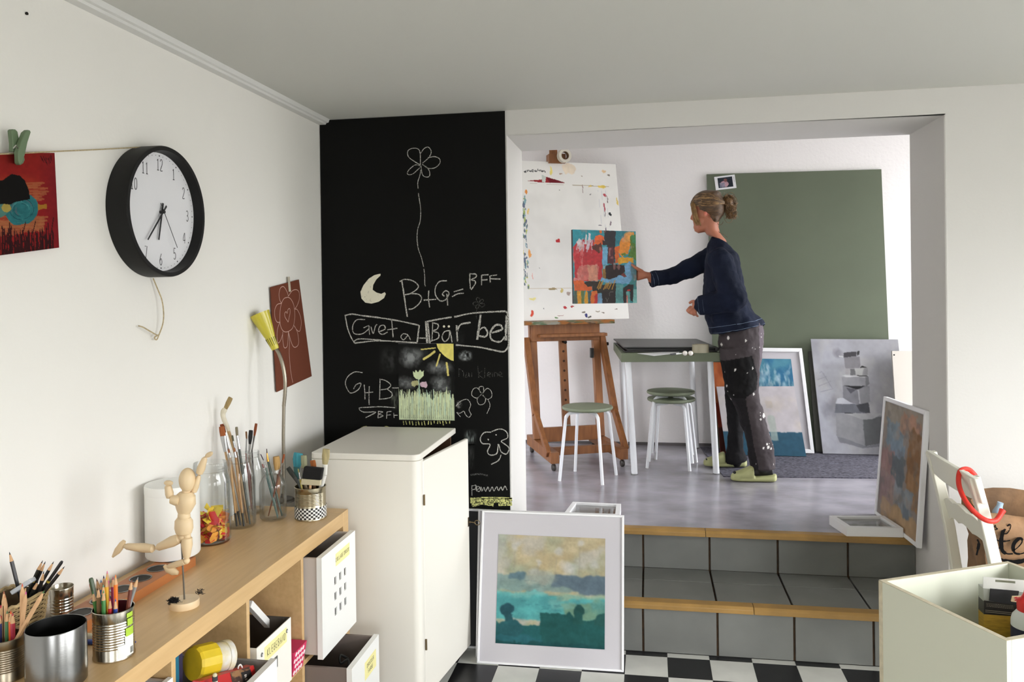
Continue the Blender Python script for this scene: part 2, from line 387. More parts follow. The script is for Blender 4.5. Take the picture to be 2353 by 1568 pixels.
# wall with the opening to the upper room
LZ0, LZ1 = 2.288, 2.288
mbw = MB(); mbw.box((-.2, 0, -.05), (JL, TH, ZC+.12)); mbw.box((JR, 0, -.05), (XR+.25, TH, ZC+.12)); mbw.box((JL, 0, LZ0), (JR, TH, ZC+.12)); mbw.box((XR+.25, TH-.25, -.05), (XD+.25, TH, ADDED_E[2])); mbw.box((XR+.25, TH-.25, ADDED_E[3]), (XD+.25, TH, 3.1)); mbw.box((XR+.25, TH-.25, ADDED_E[2]), (ADDED_E[0], TH, ADDED_E[3])); mbw.box((ADDED_E[1], TH-.25, ADDED_E[2]), (XD+.25, TH, ADDED_E[3]))
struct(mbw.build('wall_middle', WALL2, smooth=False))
# rounded plaster arris round the opening
mba = MB()
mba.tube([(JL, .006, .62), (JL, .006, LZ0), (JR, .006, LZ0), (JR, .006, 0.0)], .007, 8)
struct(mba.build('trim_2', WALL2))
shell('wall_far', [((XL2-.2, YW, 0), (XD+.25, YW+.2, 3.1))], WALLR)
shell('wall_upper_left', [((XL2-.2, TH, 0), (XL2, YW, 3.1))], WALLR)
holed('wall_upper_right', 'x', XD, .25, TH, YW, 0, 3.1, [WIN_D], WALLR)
shell('ceiling_upper', [((XL2-.2, TH, 3.0), (XD+.25, YW+.2, 3.12)), ((XL2-.2, TH-.12, ZC+.1), (XD+.25, TH, 3.12))], CEIL)
# window bars seen only in reflections
for i, (w, x) in enumerate(((WIN_A, XR), (WIN_B, XR), (WIN_D, XD))):
    mb = MB(); y0, y1, z0, z1 = w; ym = (y0+y1)/2
    for yy in (y0+.03, ym, y1-.03): mb.box((x+.05, yy-.03, z0), (x+.11, yy+.03, z1))
    for zz in (z0+.03, z1-.03): mb.box((x+.05, y0, zz-.03), (x+.11, y1, zz+.03))
    struct(mb.build('window_%d' % (i+1), WHITE))
mb = MB(); x0, x1, z0, z1 = WIN_C
for xx in (x0+.03, (x0+x1)/2, x1-.03): mb.box((xx-.03, YB-.11, z0), (xx+.03, YB-.05, z1))
for zz in (z0+.03, z1-.03): mb.box((x0, YB-.11, zz-.03), (x1, YB-.05, zz+.03))
struct(mb.build('window_4', WHITE))
mb = MB(); x0, x1, z0, z1 = ADDED_E  # bars in the unseen opening added for its light
for xx in (x0+.03, (x0+x1)/2, x1-.03): mb.box((xx-.03, TH-.18, z0), (xx+.03, TH-.12, z1))
for zz in (z0+.03, z1-.03): mb.box((x0, TH-.18, zz-.03), (x1, TH-.12, zz+.03))
struct(mb.build('window_5', WHITE))
# moulding between left wall and ceiling
mb = MB(); prof = [(0, 2.372), (.032, 2.372), (.036, 2.379), (.046, 2.381), (.052, 2.396), (0, 2.396)]
mb.prism([(x, YB, z) for x, z in prof], (0, -YB-.002, 0)); struct(mb.build('trim_1', mat('moulding paint', (222, 222, 220), .6), smooth=False))
# checkered floor: base and single tiles
shell('floor', [((-.2, YB-.25, -.08), (XR+.25, .0, -.004)), ((-.2, 0, -.3), (XR+.25, TH+.3, -.0))], mat('floor bed', (60, 58, 55), .8))
floor_o = bpy.data.objects['floor']
TB = mat('black floor tile', (26, 26, 28), .35, var=.25, vscale=14); TW = mat('white floor tile', (214, 214, 207), .35, var=.06, vscale=10)
TS = 0.177; tx0 = 1.565; ty0 = -.038
tm = {}
for nm, m in (('b', TB), ('w', TW)):
    q = MB(); g = .0006; q.box((-TS/2+g, -TS/2+g, -.004), (TS/2-g, TS/2-g, 0)); tm[nm] = q.mesh('tile', Vector((0, 0, 0)), [m], smooth=False)
for j in range(-9, 1):
    for i in range(-8, 16):
        cx = tx0+(i+.5)*TS; cy = ty0+(j-.5)*TS+TS*(1 if j == 1 else 0)
        if cx < .1 or cx > 4.4: continue
        o = bpy.data.objects.new('tile', tm['w' if (i+j) % 2 else 'b']); COL.objects.link(o); o.parent = floor_o; o.location = Vector((cx, cy, .0))-floor_o.location
for i in range(-8, 16):                                # cut row against the step
    cx = tx0+(i+.5)*TS
    if cx < .1 or cx > 4.4: continue
    q = MB(); g = .0006; q.box((cx-TS/2+g, ty0+g, -.004), (cx+TS/2-g, -.0005, 0)); q.build('tile', TW if (i+1) % 2 else TB, floor_o, smooth=False)
# rest of the front-room floor outside the tiled strip in view
cheq = mat('checkered vinyl', (214, 214, 207), .35)
q = MB(); q.box((0, YB, -.004), (XR, ty0-9.999*TS, -.0002)); struct(q.build('floor_rear', cheq, smooth=False))
N = cheq.node_tree.nodes; ck = N.new('ShaderNodeTexChecker'); ck.inputs['Scale'].default_value = 1/TS; ck.inputs[1].default_value = rgba((214, 214, 207)); ck.inputs[2].default_value = rgba((26, 26, 28))
g_ = N.new('ShaderNodeTexCoord'); cheq.node_tree.links.new(g_.outputs['Object'], ck.inputs['Vector']); cheq.node_tree.links.new(ck.outputs[0], N['Principled BSDF'].inputs['Base Color'])
# steps: concrete core, tiles and nosings
GT = mat('grey step tile', (118, 119, 115), .45, var=.10, vscale=5, bump=.04, bscale=200)
GROUT = mat('brown grout', (84, 62, 40), .9, var=.4, vscale=30)
NOSE = mat('ochre nosing', (168, 130, 70), .45, var=.14, vscale=9)
Z1 = .222; YR2 = .425
mb = MB(); mb.box((JL, .008, 0), (JR, TH, Z1-.016)); mb.box((JL, YR2+.008, 0), (JR, TH+.02, ZP-.02))
stairs = struct(mb.build('staircase', GROUT, smooth=False))
gap = .0045; tw = .3165; tx = 1.463
ks = list(range(-2, 5))
for k in ks:
    a = max(tx+(k)*tw+gap, JL+.002); b = min(tx+(k+1)*tw-gap, JR-.002)
    if b-a < .02: continue
    q = MB(); q.box((a, 0, .002), (b, .010, Z1-.024)); q.build('riser_tile', GT, stairs, bevel=.0015)
    q = MB(); q.box((a, YR2, Z1+.0), (b, YR2+.010, ZP-.026)); q.build('riser_tile', GT, stairs, bevel=.0015)
    q = MB(); q.box((a, .045, Z1-.016), (b, .262, Z1)); q.build('tread_tile', GT, stairs, bevel=.0015)
    q = MB(); q.box((a, .265, Z1-.016), (b, YR2-.001, Z1)); q.build('tread_tile', GT, stairs, bevel=.0015)
mb = MB(); mb.box((JL, .001, Z1-.03), (JR, .04, Z1-.017)); mb.build('tread_bed', GROUT, stairs, smooth=False)
def nosing(y, z, xs, run):
    for a, b in zip(xs[:-1], xs[1:]):
        q = MB(); pr = [(y+run, z+.001), (y+.006, z+.001), (y-.004, z-.010), (y-.004, z-.028), (y+.012, z-.028), (y+.012, z-.012), (y+run, z-.012)]
        q.prism([(a+.001, yy, zz) for yy, zz in pr], (b-a-.002, 0, 0)); q.build('nosing', NOSE, stairs, bevel=.0015)
nosing(-.012, Z1, (JL+.001, 1.93, JR-.001), .055); nosing(YR2-.032, ZP, (JL+.001, 1.76, JR-.001), .05)
# upper floor
VIN = mat('grey mottled vinyl', (166, 163, 172), .22, var=.16, vscale=4.2, stretch=(1, 1.6, 1), col2=(132, 128, 136), bump=.02)
shell('floor_upper', [((XL2, YR2+.018, ZP-.05), (XD, YW, ZP))], VIN)
struct(MB().box((XL2, YW-.012, ZP), (XD, YW, ZP+.02)).build('baseboard_far', mat('dark skirting seal', (96, 92, 92), .6), smooth=False))
struct(MB().box((.02, -.012, 0), (JL-.01, -.001, .055)).build('baseboard_middle', mat('grey skirting', (92, 92, 92), .6), smooth=False))
# nail in the left wall
p = at(63, 31, 'x', .004); tag(MB().lathe([(.0035, 0), (.004, .004), (0, .007)], p-Vector((.004, 0, 0)), 10, (1, 0, 0)).build('nail', mat('dark iron', (40, 38, 36), .4, 1)), 'small dark nail in the white wall near the ceiling moulding', 'nail')
# ------------------------------------------------------------------ chalkboard wall with drawings
PAINT = mat('paint film', (200, 200, 200), .55, attr=True)
MATTE = mat('matte print', (200, 200, 200), .9, attr=True, spec=.15)
BB = mat('chalkboard paint', (16, 16, 15), .85, spec=.15)
YC = -.006
bbz0 = 0.60
def bA(x, y): return at(720+x/3.136, 250+y/3.136, 'y', YC)
def bB(x, y): return at(720+x/2.704, 620+y/2.704, 'y', YC)
bt = thing('chalkboard', 'tall black chalkboard panel with chalk drawings and lettering on the wall', 'chalkboard', (JL/2, -.003, bbz0-.55))
q = MB()
hx0, hx1 = at(916, 800, 'y', 0).x, at(1043, 800, 'y', 0).x; hz0, hz1 = at(980, 965, 'y', 0).z, at(980, 790, 'y', 0).z
zb = .06
for lo, hi in (((.003, zb), (hx0-.0015, ZC-.003)), ((hx1+.0015, zb), (JL-.003, ZC-.003)), ((hx0-.0015, zb), (hx1+.0015, hz0-.0015)), ((hx0-.0015, hz1+.0015), (hx1+.0015, ZC-.003))):
    q.box((lo[0], YC, lo[1]), (hi[0], -.001, hi[1]))
q.build('board', BB, bt, smooth=False)
# hatch with the coloured drawing
hc = [Vector((hx0, YC-.001, hz1)), Vector((hx1, YC-.001, hz1)), Vector((hx1, YC-.001, hz0)), Vector((hx0, YC-.001, hz0))]
hatch = MB().box((hx0, YC-.001, hz0), (hx1, -.001, hz1)).build('hatch_door', BB, bt, smooth=False)
a = Art(190, 138, (25, 25, 24))
def hB(x, y): return ((x-530)/345, (y-460)/475)
def hell(x, y, rx, ry, c, al, soft=.8): u, v = hB(x, y); a.ell(u, v, rx/345, ry/475, c, wp=.06, al=al, soft=soft)
for x, y, rx, ry, al in ((605, 548, 85, 75, .75), (660, 525, 60, 45, .4), (785, 610, 100, 48, .7), (575, 705, 80, 48, .62), (790, 700, 75, 58, .6), (800, 740, 70, 40, .45), (545, 800, 40, 60, .3)):
    hell(x, y, rx, ry, (172, 176, 178), al)
a.mottle((20, 20, 20), .52, .35, (20, 16), soft=.12)
a.poly([hB(770, 455), hB(880, 455), hB(880, 568), hB(850, 560), hB(815, 535), hB(790, 508), hB(777, 485)], (226, 214, 118), .015)
for p, wd in ((((675, 497), (762, 487)), 7), (((690, 556), (725, 535), (757, 510)), 13), (((768, 598), (780, 560), (790, 528)), 9), (((830, 580), (836, 620), (838, 655)), 12)):
    a.line([hB(*v) for v in p], wd/475, (224, 210, 124), .95, 345/475)
yy = fnoise(190, 138, 4, 46, 5, 2); top = .655+.12*(yy[60]-.5)[None]*2
m = (a.Y > top)*1.0; st = fnoise(190, 138, 3, 60, 9, 3)
a.put(m*np.clip(.55+st*.9, 0, 1), (203, 216, 178), .1)
a.mottle((214, 224, 170), .55, .5, (3, 40), soft=.1) if False else None
for k in range(46):
    x = 540+k*7.2+random.uniform(-3, 3); y = 765+random.uniform(-22, 14)
    a.line([hB(x, 900), hB(x+random.uniform(-6, 8), y)], 4/475, random.choice([(205, 218, 180), (186, 214, 196), (216, 222, 168)]), .7, 345/475)
for k in range(26):
    x = 545+k*12.5; a.line([hB(x, 925), hB(x+random.uniform(-5, 5), 800+random.uniform(0, 60))], 3/475, (60, 66, 56), .35, 345/475)
a.line([hB(662, 785), hB(658, 720), hB(655, 670)], 8/475, (176, 206, 186), .9, 345/475)
a.poly([hB(620, 630), hB(632, 640), hB(640, 622), hB(654, 636), hB(668, 620), hB(676, 634), hB(690, 625), hB(686, 662), hB(665, 684), hB(640, 680), hB(624, 662)], (206, 220, 178), .02)
a.ell(*hB(686, 716), 22/345, 17/475, (206, 176, 190), .05)
a.ell(*hB(630, 706), 22/345, 15/475, (210, 206, 150), .05, al=.8)
painted(a, hc, 'meadow_drawing', MATTE, hatch, .0006)
# smudges on the rest of the board
def smudge(cx, cy, rx, ry, col, al, seed, streak=(6, 6)):
    TL = bB(cx-rx, cy-ry); TR = bB(cx+rx, cy-ry); BR = bB(cx+rx, cy+ry); BL = bB(cx-rx, cy+ry)
    s = Art(44, 44, (22, 22, 21)); s.seed = seed
    d = np.sqrt(((s.X-.5)/.5)**2+((s.Y-.5)/.5)**2); n = fnoise(44, 44, *streak, seed, 3)
    s.put(np.clip((1-d)*2, 0, 1)*np.clip((n-.25)*2, 0, 1)*al, col)
    lab(painted(s, (TL, TR, BR, BL), 'chalk_smudge', MATTE, bt, .0004), 'wiped grey chalk smudge')
smudge(945, 535, 48, 38, (190, 196, 198), .9, 3); smudge(470, 560, 60, 90, (80, 82, 82), .5, 5); smudge(975, 1040, 44, 50, (150, 160, 156), .8, 8, (3, 14))
smudge(505, 800, 26, 80, (110, 116, 104), .7, 12); smudge(905, 838, 22, 28, (190, 190, 186), .8, 21); smudge(980, 1165, 24, 80, (90, 92, 90), .5, 15); smudge(900, 440, 40, 60, (60, 60, 60), .4, 17)
def grain(name, col, dens=.5, sc=260):
    m = mat(name, col, .95, spec=.1); N = m.node_tree.nodes; L = m.node_tree.links
    n = N.new('ShaderNodeTexNoise'); n.inputs['Scale'].default_value = sc; n.inputs['Detail'].default_value = 2
    t = N.new('ShaderNodeTexCoord'); L.new(t.outputs['Object'], n.inputs['Vector'])
    r = N.new('ShaderNodeValToRGB'); r.color_ramp.elements[0].position = 1-dens-.1; r.color_ramp.elements[1].position = 1-dens+.1
    r.color_ramp.elements[0].color = rgba((40, 40, 39)); r.color_ramp.elements[1].color = rgba(col)
    L.new(n.outputs['Fac'], r.inputs[0]); L.new(r.outputs[0], N['Principled BSDF'].inputs['Base Color']); return m
CH = grain('white chalk', (205, 203, 196), .55); CHF = grain('faint chalk', (128, 128, 124), .42); CHY = grain('yellow chalk', (214, 214, 138), .56, 160); CHM = grain('cream chalk', (226, 222, 202), .75, 120)
ND = (0, -1, 0)
def chalk(name, strokes, conv, w, m=CH, k=5, smooth=True):
    mb = MB(); w = w*.80
    for st in strokes:
        ww = w
        if isinstance(st[0], (int, float)): ww, st = st[0]*w, st[1:]
        ribbon(mb, [conv(*p) for p in st], ww, ND, .0007, smooth, k, jit=.5)
    return mb.build(name, m, bt, smooth=False)
chalk('chalk_flower', [
    [(772, 405), (725, 378), (685, 345), (682, 305), (712, 286), (755, 290), (770, 325), (772, 405)], [(775, 320), (800, 286), (830, 278), (850, 310), (832, 352), (788, 392)],
    [(825, 355), (870, 345), (908, 360), (912, 392), (880, 424), (830, 430), (785, 400)], [(775, 410), (785, 470), (805, 491), (835, 488), (838, 455), (820, 425), (790, 405)],
    [(770, 412), (735, 405), (692, 438), (677, 465), (690, 476), (720, 468), (768, 425)], [(775, 440), (768, 480), (753, 530), (755, 575)],
    [(757, 608), (765, 660), (774, 730), (770, 810), (752, 870), (748, 940), (757, 1010), (778, 1070), (795, 1140)], [(797, 1155), (803, 1210), (803, 1260), (808, 1280)]], bA, .0042)
mp_ = [(485, 1190), (470, 1192), (440, 1200), (400, 1225), (362, 1272), (340, 1320), (347, 1368), (375, 1398), (420, 1405), (470, 1392), (510, 1365), (523, 1335), (515, 1322), (490, 1335), (455, 1325), (428, 1305), (432, 1270), (455, 1230), (484, 1203)]
mb = MB(); cA = [bA(*p)+Vector((0, -.0008, 0)) for p in mp_]; out_ = cA[:12]; inn = cA[12:][::-1]
inn = [inn[min(int(i*len(inn)/12), len(inn)-1)] for i in range(12)]
mb.add(out_+inn, [(i, i+1, 12+i+1, 12+i) for i in range(11)]); mb.build('chalk_moon', CHM, bt, smooth=False)
big = [[(1.3, 640, 1240)] for _ in ()]
chalk('chalk_letters', [
    [1.2, (638, 1240), (655, 1350), (668, 1440), (678, 1500)], [(622, 1246), (660, 1230), (720, 1242), (756, 1275), (745, 1302), (700, 1332), (655, 1342)], [(700, 1332), (758, 1338), (780, 1365), (765, 1402), (720, 1440), (686, 1445)],
    [(832, 1310), (830, 1370), (838, 1432)], [(795, 1380), (885, 1374)], [(962, 1240), (910, 1246), (880, 1290), (882, 1345), (915, 1385), (955, 1375), (978, 1330), (955, 1312), (930, 1335), (945, 1352)], [(962, 1335), (966, 1380), (968, 1418)],
    [(1012, 1320), (1080, 1300)], [(1000, 1355), (1040, 1335), (1085, 1330)], [(1128, 1185), (1128, 1240), (1132, 1300)], [(1124, 1190), (1170, 1193), (1172, 1214), (1140, 1232), (1166, 1242), (1166, 1262), (1138, 1305)],
    [(1213, 1200), (1212, 1272)], [(1213, 1200), (1262, 1196)], [(1213, 1236), (1255, 1232)], [(1273, 1205), (1275, 1252)], [(1273, 1205), (1325, 1198)], [(1276, 1226), (1350, 1228)]], bA, .0062)
chalk('chalk_flower', [[(1028, 208), (1005, 200), (992, 212), (1005, 225), (1028, 210)], [(1028, 208), (1012, 185), (1022, 172), (1035, 185), (1030, 205)], [(1032, 205), (1045, 185), (1058, 190), (1050, 205), (1032, 210)], [(1032, 212), (1060, 212), (1066, 222), (1045, 232), (1030, 215)], [(1026, 214), (1012, 225), (1010, 238), (1025, 238), (1030, 215)], [(1018, 238), (1012, 270), (1014, 305)]], bB, .0034, CHF)
chalk('chalk_letters', [
    [1.2, (195, 286), (240, 276), (300, 285), (420, 300), (530, 318), (655, 345)], [1.2, (658, 345), (645, 455)], [1.2, (645, 455), (540, 448), (400, 442), (258, 456)], [(258, 456), (240, 430), (215, 370), (198, 288)], [(252, 445), (290, 430), (420, 438)],
    [.8, (322, 310), (270, 312), (245, 350), (252, 395), (300, 400), (340, 372), (345, 348), (312, 362)], [.8, (345, 350), (350, 405)], [.9, (358, 355), (372, 396), (386, 352), (396, 340)], [.9, (408, 386), (445, 370), (440, 346), (414, 352), (406, 385), (430, 402), (462, 388)],
    [.9, (486, 305), (492, 370), (496, 420)], [.9, (460, 374), (522, 364)], [.8, (590, 405), (560, 398), (544, 418), (562, 436), (588, 410), (605, 438)], [(655, 425), (705, 426)],
    [1.4, (695, 325), (780, 308), (860, 295)], [1.4, (875, 294), (960, 275), (1040, 266), (1195, 258)], [1.4, (1195, 258), (1210, 290), (1215, 450), (1205, 488), (1180, 510), (1120, 500), (1030, 482), (885, 468)], [1.7, (700, 325), (708, 455)], [1.4, (712, 330), (724, 458)],
    [(742, 330), (738, 442)], [(738, 330), (775, 340), (770, 368), (742, 382), (776, 394), (776, 425), (728, 446)], [(850, 378), (815, 386), (800, 420), (816, 447), (842, 424), (850, 382), (862, 452)],
    [1.5, (890, 345), (893, 400), (896, 446)], [1.5, (893, 385), (915, 342), (978, 328)], [1.9, (1040, 280), (1030, 350), (1018, 436)], [1.5, (1028, 378), (1060, 358), (1082, 388), (1070, 416), (1028, 412)],
    [1.6, (1110, 392), (1172, 372), (1162, 345), (1128, 348), (1100, 392), (1110, 436), (1160, 448), (1190, 418)], [2.0, (1202, 285), (1198, 350), (1196, 440)]], bB, .0062)
mb = MB()
for x in (812, 842): mb.lathe([(0, 0), (.0055, .0002), (.005, .001), (0, .0012)], bB(x, 353)+Vector((0, -.0002, 0)), 10, (0, -1, 0))
lab(mb.build('chalk_dots', CHM, bt), 'two white chalk dots')
chalk('chalk_letters', [
    [(306, 640), (258, 636), (214, 666), (200, 712), (230, 766), (280, 745), (296, 706), (265, 716), (250, 742)], [(316, 715), (320, 760), (321, 806)], [(348, 725), (346, 780), (347, 840)], [(322, 766), (372, 761)],
    [(415, 680), (412, 805)], [(412, 680), (450, 690), (481, 716), (460, 740), (420, 746)], [(460, 742), (490, 770), (476, 796), (408, 806)], [(490, 735), (532, 735)],
    [(508, 858), (420, 852), (350, 855), (285, 860), (312, 885), (386, 884), (365, 900), (325, 920)], [.8, (405, 880), (402, 922)], [.8, (402, 880), (432, 884), (408, 898), (434, 908), (402, 922)], [.8, (458, 884), (455, 926)], [.8, (458, 884), (486, 880)], [.8, (458, 904), (482, 902)], [.8, (500, 890), (502, 922)], [.8, (500, 905), (524, 905)]], bB, .005)
chalk('chalk_letters', [[(905, 615), (905, 664)], [(903, 613), (932, 636), (932, 670)], [(955, 640), (945, 668), (962, 664), (966, 640), (970, 668)], [(985, 640), (985, 666)], [(1022, 598), (1028, 672)], [(1052, 628), (1026, 650), (1056, 676)], [(1066, 610), (1064, 672)], [(1082, 655), (1100, 650), (1092, 636), (1080, 655), (1098, 668)], [(1112, 640), (1114, 666)], [(1126, 664), (1126, 640), (1142, 645), (1144, 664)], [(1152, 655), (1172, 648), (1160, 636), (1150, 655), (1176, 666)]], bB, .0034, CHF)
chalk('chalk_flower', [[(1045, 768), (1018, 735), (992, 745), (985, 780), (1015, 798), (1045, 775)], [(1038, 765), (1030, 732), (1056, 728), (1058, 765)], [(1052, 768), (1080, 738), (1105, 755), (1108, 790), (1080, 805), (1052, 778)], [(1040, 780), (1018, 805), (1030, 838), (1062, 832), (1070, 800), (1052, 782)], [(1085, 806), (1098, 845), (1078, 896)]], bB, .0036)
chalk('chalk_flower', [[(885, 850), (912, 820), (955, 806), (978, 838), (968, 872), (980, 900), (965, 918), (945, 900), (935, 880), (912, 892), (890, 886)], [(890, 886), (915, 915)]], bB, .004)
chalk('chalk_flower', [[(1105, 1010), (1062, 1013), (1038, 1048), (1050, 1080), (1098, 1086), (1082, 1130), (1100, 1152), (1140, 1142), (1150, 1085), (1166, 1130), (1200, 1146), (1216, 1110), (1192, 1086), (1168, 1066), (1206, 1045), (1200, 1008), (1160, 990), (1108, 1006)], [(1168, 1150), (1150, 1186), (1105, 1210)], [(1132, 1026), (1140, 1029)], [(1084, 1052), (1090, 1060)]], bB, .0056)
chalk('chalk_letters', [[(985, 1340), (986, 1405)], [(985, 1345), (1010, 1340), (1006, 1362), (988, 1368)], [(1010, 1372), (1034, 1356), (1020, 1346), (1012, 1370), (1034, 1378), (1042, 1350), (1048, 1378), (1060, 1352), (1070, 1378), (1086, 1350), (1096, 1378), (1112, 1350), (1122, 1376), (1140, 1348), (1150, 1374), (1166, 1350), (1176, 1372), (1190, 1345), (1204, 1370)]], bB, .0044)
chalk('chalk_dash', [[2, (975, 1276), (1030, 1270), (1085, 1280)]], bB, .005, CHF)
chalk('chalk_meadow_band', [[5, (975, 1442), (1080, 1432), (1160, 1438), (1235, 1428)], [4, (985, 1465), (1050, 1452), (1120, 1462)], [4, (1150, 1460), (1235, 1455)], [2.4, (975, 1424), (1100, 1418), (1235, 1422)]], bB, .0045, CHY)
chalk('chalk_grass_tips', [[1.4, (560+k*19+random.uniform(-5, 5), 940), (562+k*19, 945+random.uniform(10, 26))] for k in range(16)], bB, .004, CHY, smooth=False)
chalk('chalk_arc', [[(286, 1005), (300, 982), (330, 974), (356, 985)]], bB, .004, CHY); chalk('chalk_arc', [[(430, 982), (450, 974), (474, 980)]], bB, .004, CHY)
# ------------------------------------------------------------------ things on the left wall
NX = (1, 0, 0)
def wl(px, py, x=.006): return at(px, py, 'x', x)
# twine
TWN = mat('jute twine', (196, 178, 140), .9, var=.2, vscale=200)
pts = [wl(-260, 362, .014), wl(-100, 357, .02), wl(30, 353, .024), wl(130, 348, .022), wl(220, 344, .018), wl(330, 338, .012)]
tag(MB().tube(smoothpath(pts), .0018, 6).build('twine', TWN), 'jute twine stretched on the wall carrying the red picture, up to the clock', 'twine')
pts = [wl(352, 640, .010), wl(362, 664, .014), wl(372, 690, .02), wl(376, 720, .022), wl(374, 745, .02), wl(366, 768, .014), wl(360, 781, .012), wl(355, 776, .016), wl(364, 770, .02), wl(360, 770, .02), wl(342, 760, .02), wl(328, 752, .016), wl(318, 749, .01)]
tag(MB().tube(smoothpath(pts), .002, 6).build('twine', TWN), 'loose knotted twine end hanging down below the wall clock', 'twine')
# red crayon picture
def redp(u, v):  # crop coordinates of the 784 x 1568 view
    return wl(u/4.9, 280+v/4.9, .016)
TL = redp(-330, 352); TR = redp(612, 350); BR = redp(664, 1418); BL = redp(-300, 1545)
rt = thing('crayon_picture', 'red crayon picture with black and teal shapes pegged to the twine', 'picture', ((TL+BR)/2))
a = Art(200, 150, (168, 34, 34))
def ru(x, y): v = (y-352)/(1066+130*(612-x)/940); return ((x+330)/(960+v*20), v)
a.put(np.clip(1-a.Y*2.2, 0, 1)*.6, (176, 46, 36)); a.put(np.clip((a.X-.75)*4, 0, 1)*.45, (130, 30, 48)); a.put(np.clip(1-abs(a.Y-.30)/.1, 0, 1)*np.clip((.85-a.X)*3, 0, 1)*.7, (206, 84, 44))
for y0, x1 in ((690, 480), (720, 430), (750, 520), (785, 530), (815, 500), (845, 440), (870, 470), (1070, 510), (1110, 500), (1150, 470), (1190, 450)):
    a.line([ru(-320, y0+10), ru(120, y0+random.uniform(-8, 8)), ru(x1, y0)], .018, (206, 128, 76), .7); a.line([ru(-320, y0+30), ru(300, y0+22), ru(x1-30, y0+14)], .012, (214, 140, 84), .5)
a.rect(*ru(-330, 1140), *ru(470, 1230), (206, 136, 84), wp=.05, al=.6); a.rect(*ru(380, 930), *ru(500, 985), (204, 160, 48), wp=.06, al=.8)
a.ell(*ru(205, 985), .20, .155, (54, 134, 140), .03)
for k in range(26):
    t = random.uniform(0, 6.28); r0 = random.uniform(.3, .95); c = ru(205, 985); a.line([(c[0]+.2*r0*math.cos(t+d)*.97, c[1]+.15*r0*math.sin(t+d)) for d in (0, .3, .6, .9)], .007, random.choice([(96, 176, 176), (30, 84, 96), (70, 150, 150), (120, 110, 120)]), .8)
a.ell(*ru(-40, 990), .09, .08, (96, 150, 140), .04); a.ell(*ru(30, 950), .05, .05, (204, 180, 90), .06)
a.poly([ru(-200, 700), ru(0, 660), ru(95, 590), ru(190, 605), ru(250, 660), ru(295, 780), ru(303, 870), ru(240, 885), ru(120, 910), ru(80, 935), ru(-200, 920)], (20, 18, 17), .012)
for k in range(40):
    x = -320+k*22.5+random.uniform(-8, 8); t = 1250+random.uniform(-50, 40); a.poly([ru(x-14, 1545), ru(x-6, t), ru(x+2, t-40), ru(x+10, t+10), ru(x+14, 1545)], (52, 22, 24), .03, al=.9)
for p in (((60, 1260), (60, 1140)), ((205, 1260), (245, 1130)), ((325, 1250), (362, 1120)), ((545, 1280), (585, 1080)), ((520, 1250), (515, 1140))): a.line([ru(*p[0]), ru(*p[1])], .012, (60, 24, 26), .9)
for k in range(9): a.line([ru(450+k*16, 430+random.uniform(-50, 20)), ru(470+k*14, 440+random.uniform(-20, 50))], .009, (70, 22, 26), .8)
a.shade(.07, (30, 22)); a.a = a.a*.74
qd = (TL, TR, BR, BL)
MB().slab(qd, .0006).build('paper', mat('red paper', (160, 40, 40), .9), rt, smooth=False)
painted(a, qd, 'crayon_drawing', MATTE, rt, .0006)
# clothes peg
PG = mat('sage green plastic', (100, 120, 90), .5); 
def pc(u, v, x=.03): return wl(u/4.9, 280+v/4.9, x)
pg = thing('clothes_peg', 'sage green plastic clothes peg holding the red picture', 'clothes peg', pc(180, 300))
for pts in ([(80, 100), (95, 86), (125, 88), (150, 112), (165, 190), (178, 265), (222, 385), (232, 430), (215, 470), (185, 490), (160, 470), (155, 345), (95, 340), (96, 250)], [(300, 120), (290, 98), (265, 94), (232, 122), (205, 190), (178, 265), (155, 345), (158, 440), (172, 480), (200, 470), (232, 375), (262, 235)]):
    dx = .022 if pts[0][0] == 80 else .036
    MB().prism([pc(*p, dx) for p in pts], (.012, 0, 0)).build('peg_half', PG, pg, bevel=.0015)
MB().tube([pc(150, 300, .050), pc(180, 265, .054), pc(200, 300, .050)], .0016, 6).build('spring', mat('light wire', (190, 190, 180), .3, 1), pg)
# wall clock
ccy = at(384, 487, 'x', .06); CC = Vector((0, ccy.y, ccy.z)); CRD = .199; XF = .066
ck = thing('wall_clock', 'round black wall clock with white dial showing half past six', 'clock', CC)
BK = mat('black clock case', (14, 14, 13), .5, spec=.3)
MB().lathe([(CRD, 0), (CRD, XF-.004), (CRD-.002, XF), (CRD-.014, XF), (CRD-.0145, XF-.003), (CRD-.018, .0345), (CRD-.022, .0335), (.05, .032), (0.0, .032)], CC+Vector((.0005, 0, 0)), 96, (1, 0, 0)).build('case', BK, ck)
dr = CRD-.0185; dx = .0365
MB().lathe([(dr, dx-.002), (dr, dx), (0, dx)], CC, 72, (1, 0, 0)).build('dial', mat('white dial', (226, 226, 230), .6), ck)
INK = mat('black print', (28, 28, 30), .6); NC = Vector((1, 0, 0)); UY = Vector((0, 1, 0)); UZ = Vector((0, 0, 1))
DC = CC+Vector((dx, 0, 0))
def dial(ang, r): return DC+UY*math.sin(ang)*r+UZ*math.cos(ang)*r
mb = MB()
for h in range(1, 13):
    t = str(h); p = dial(h*PI/6, dr*.80); H = .034; wdt = .011*1.2
    n = len(t); tot = n*.0155-.002
    mb = MB(); write(mb, t, p-UY*tot/2*1.0-UZ*H/2, UY, UZ, H, .0022, NC, sp=.9, wd=.55, lift=.0006, smooth=True)
    mb.build('numeral', INK, ck, smooth=False)
mb = MB()
for k in range(60):
    r = .0022 if k % 5 == 0 else .0011; mb.lathe([(r, 0), (r, .0006), (0, .0006)], dial(k*PI/30, dr*.95), 8, (1, 0, 0))
mb.build('minute_dots', INK, ck, smooth=False)
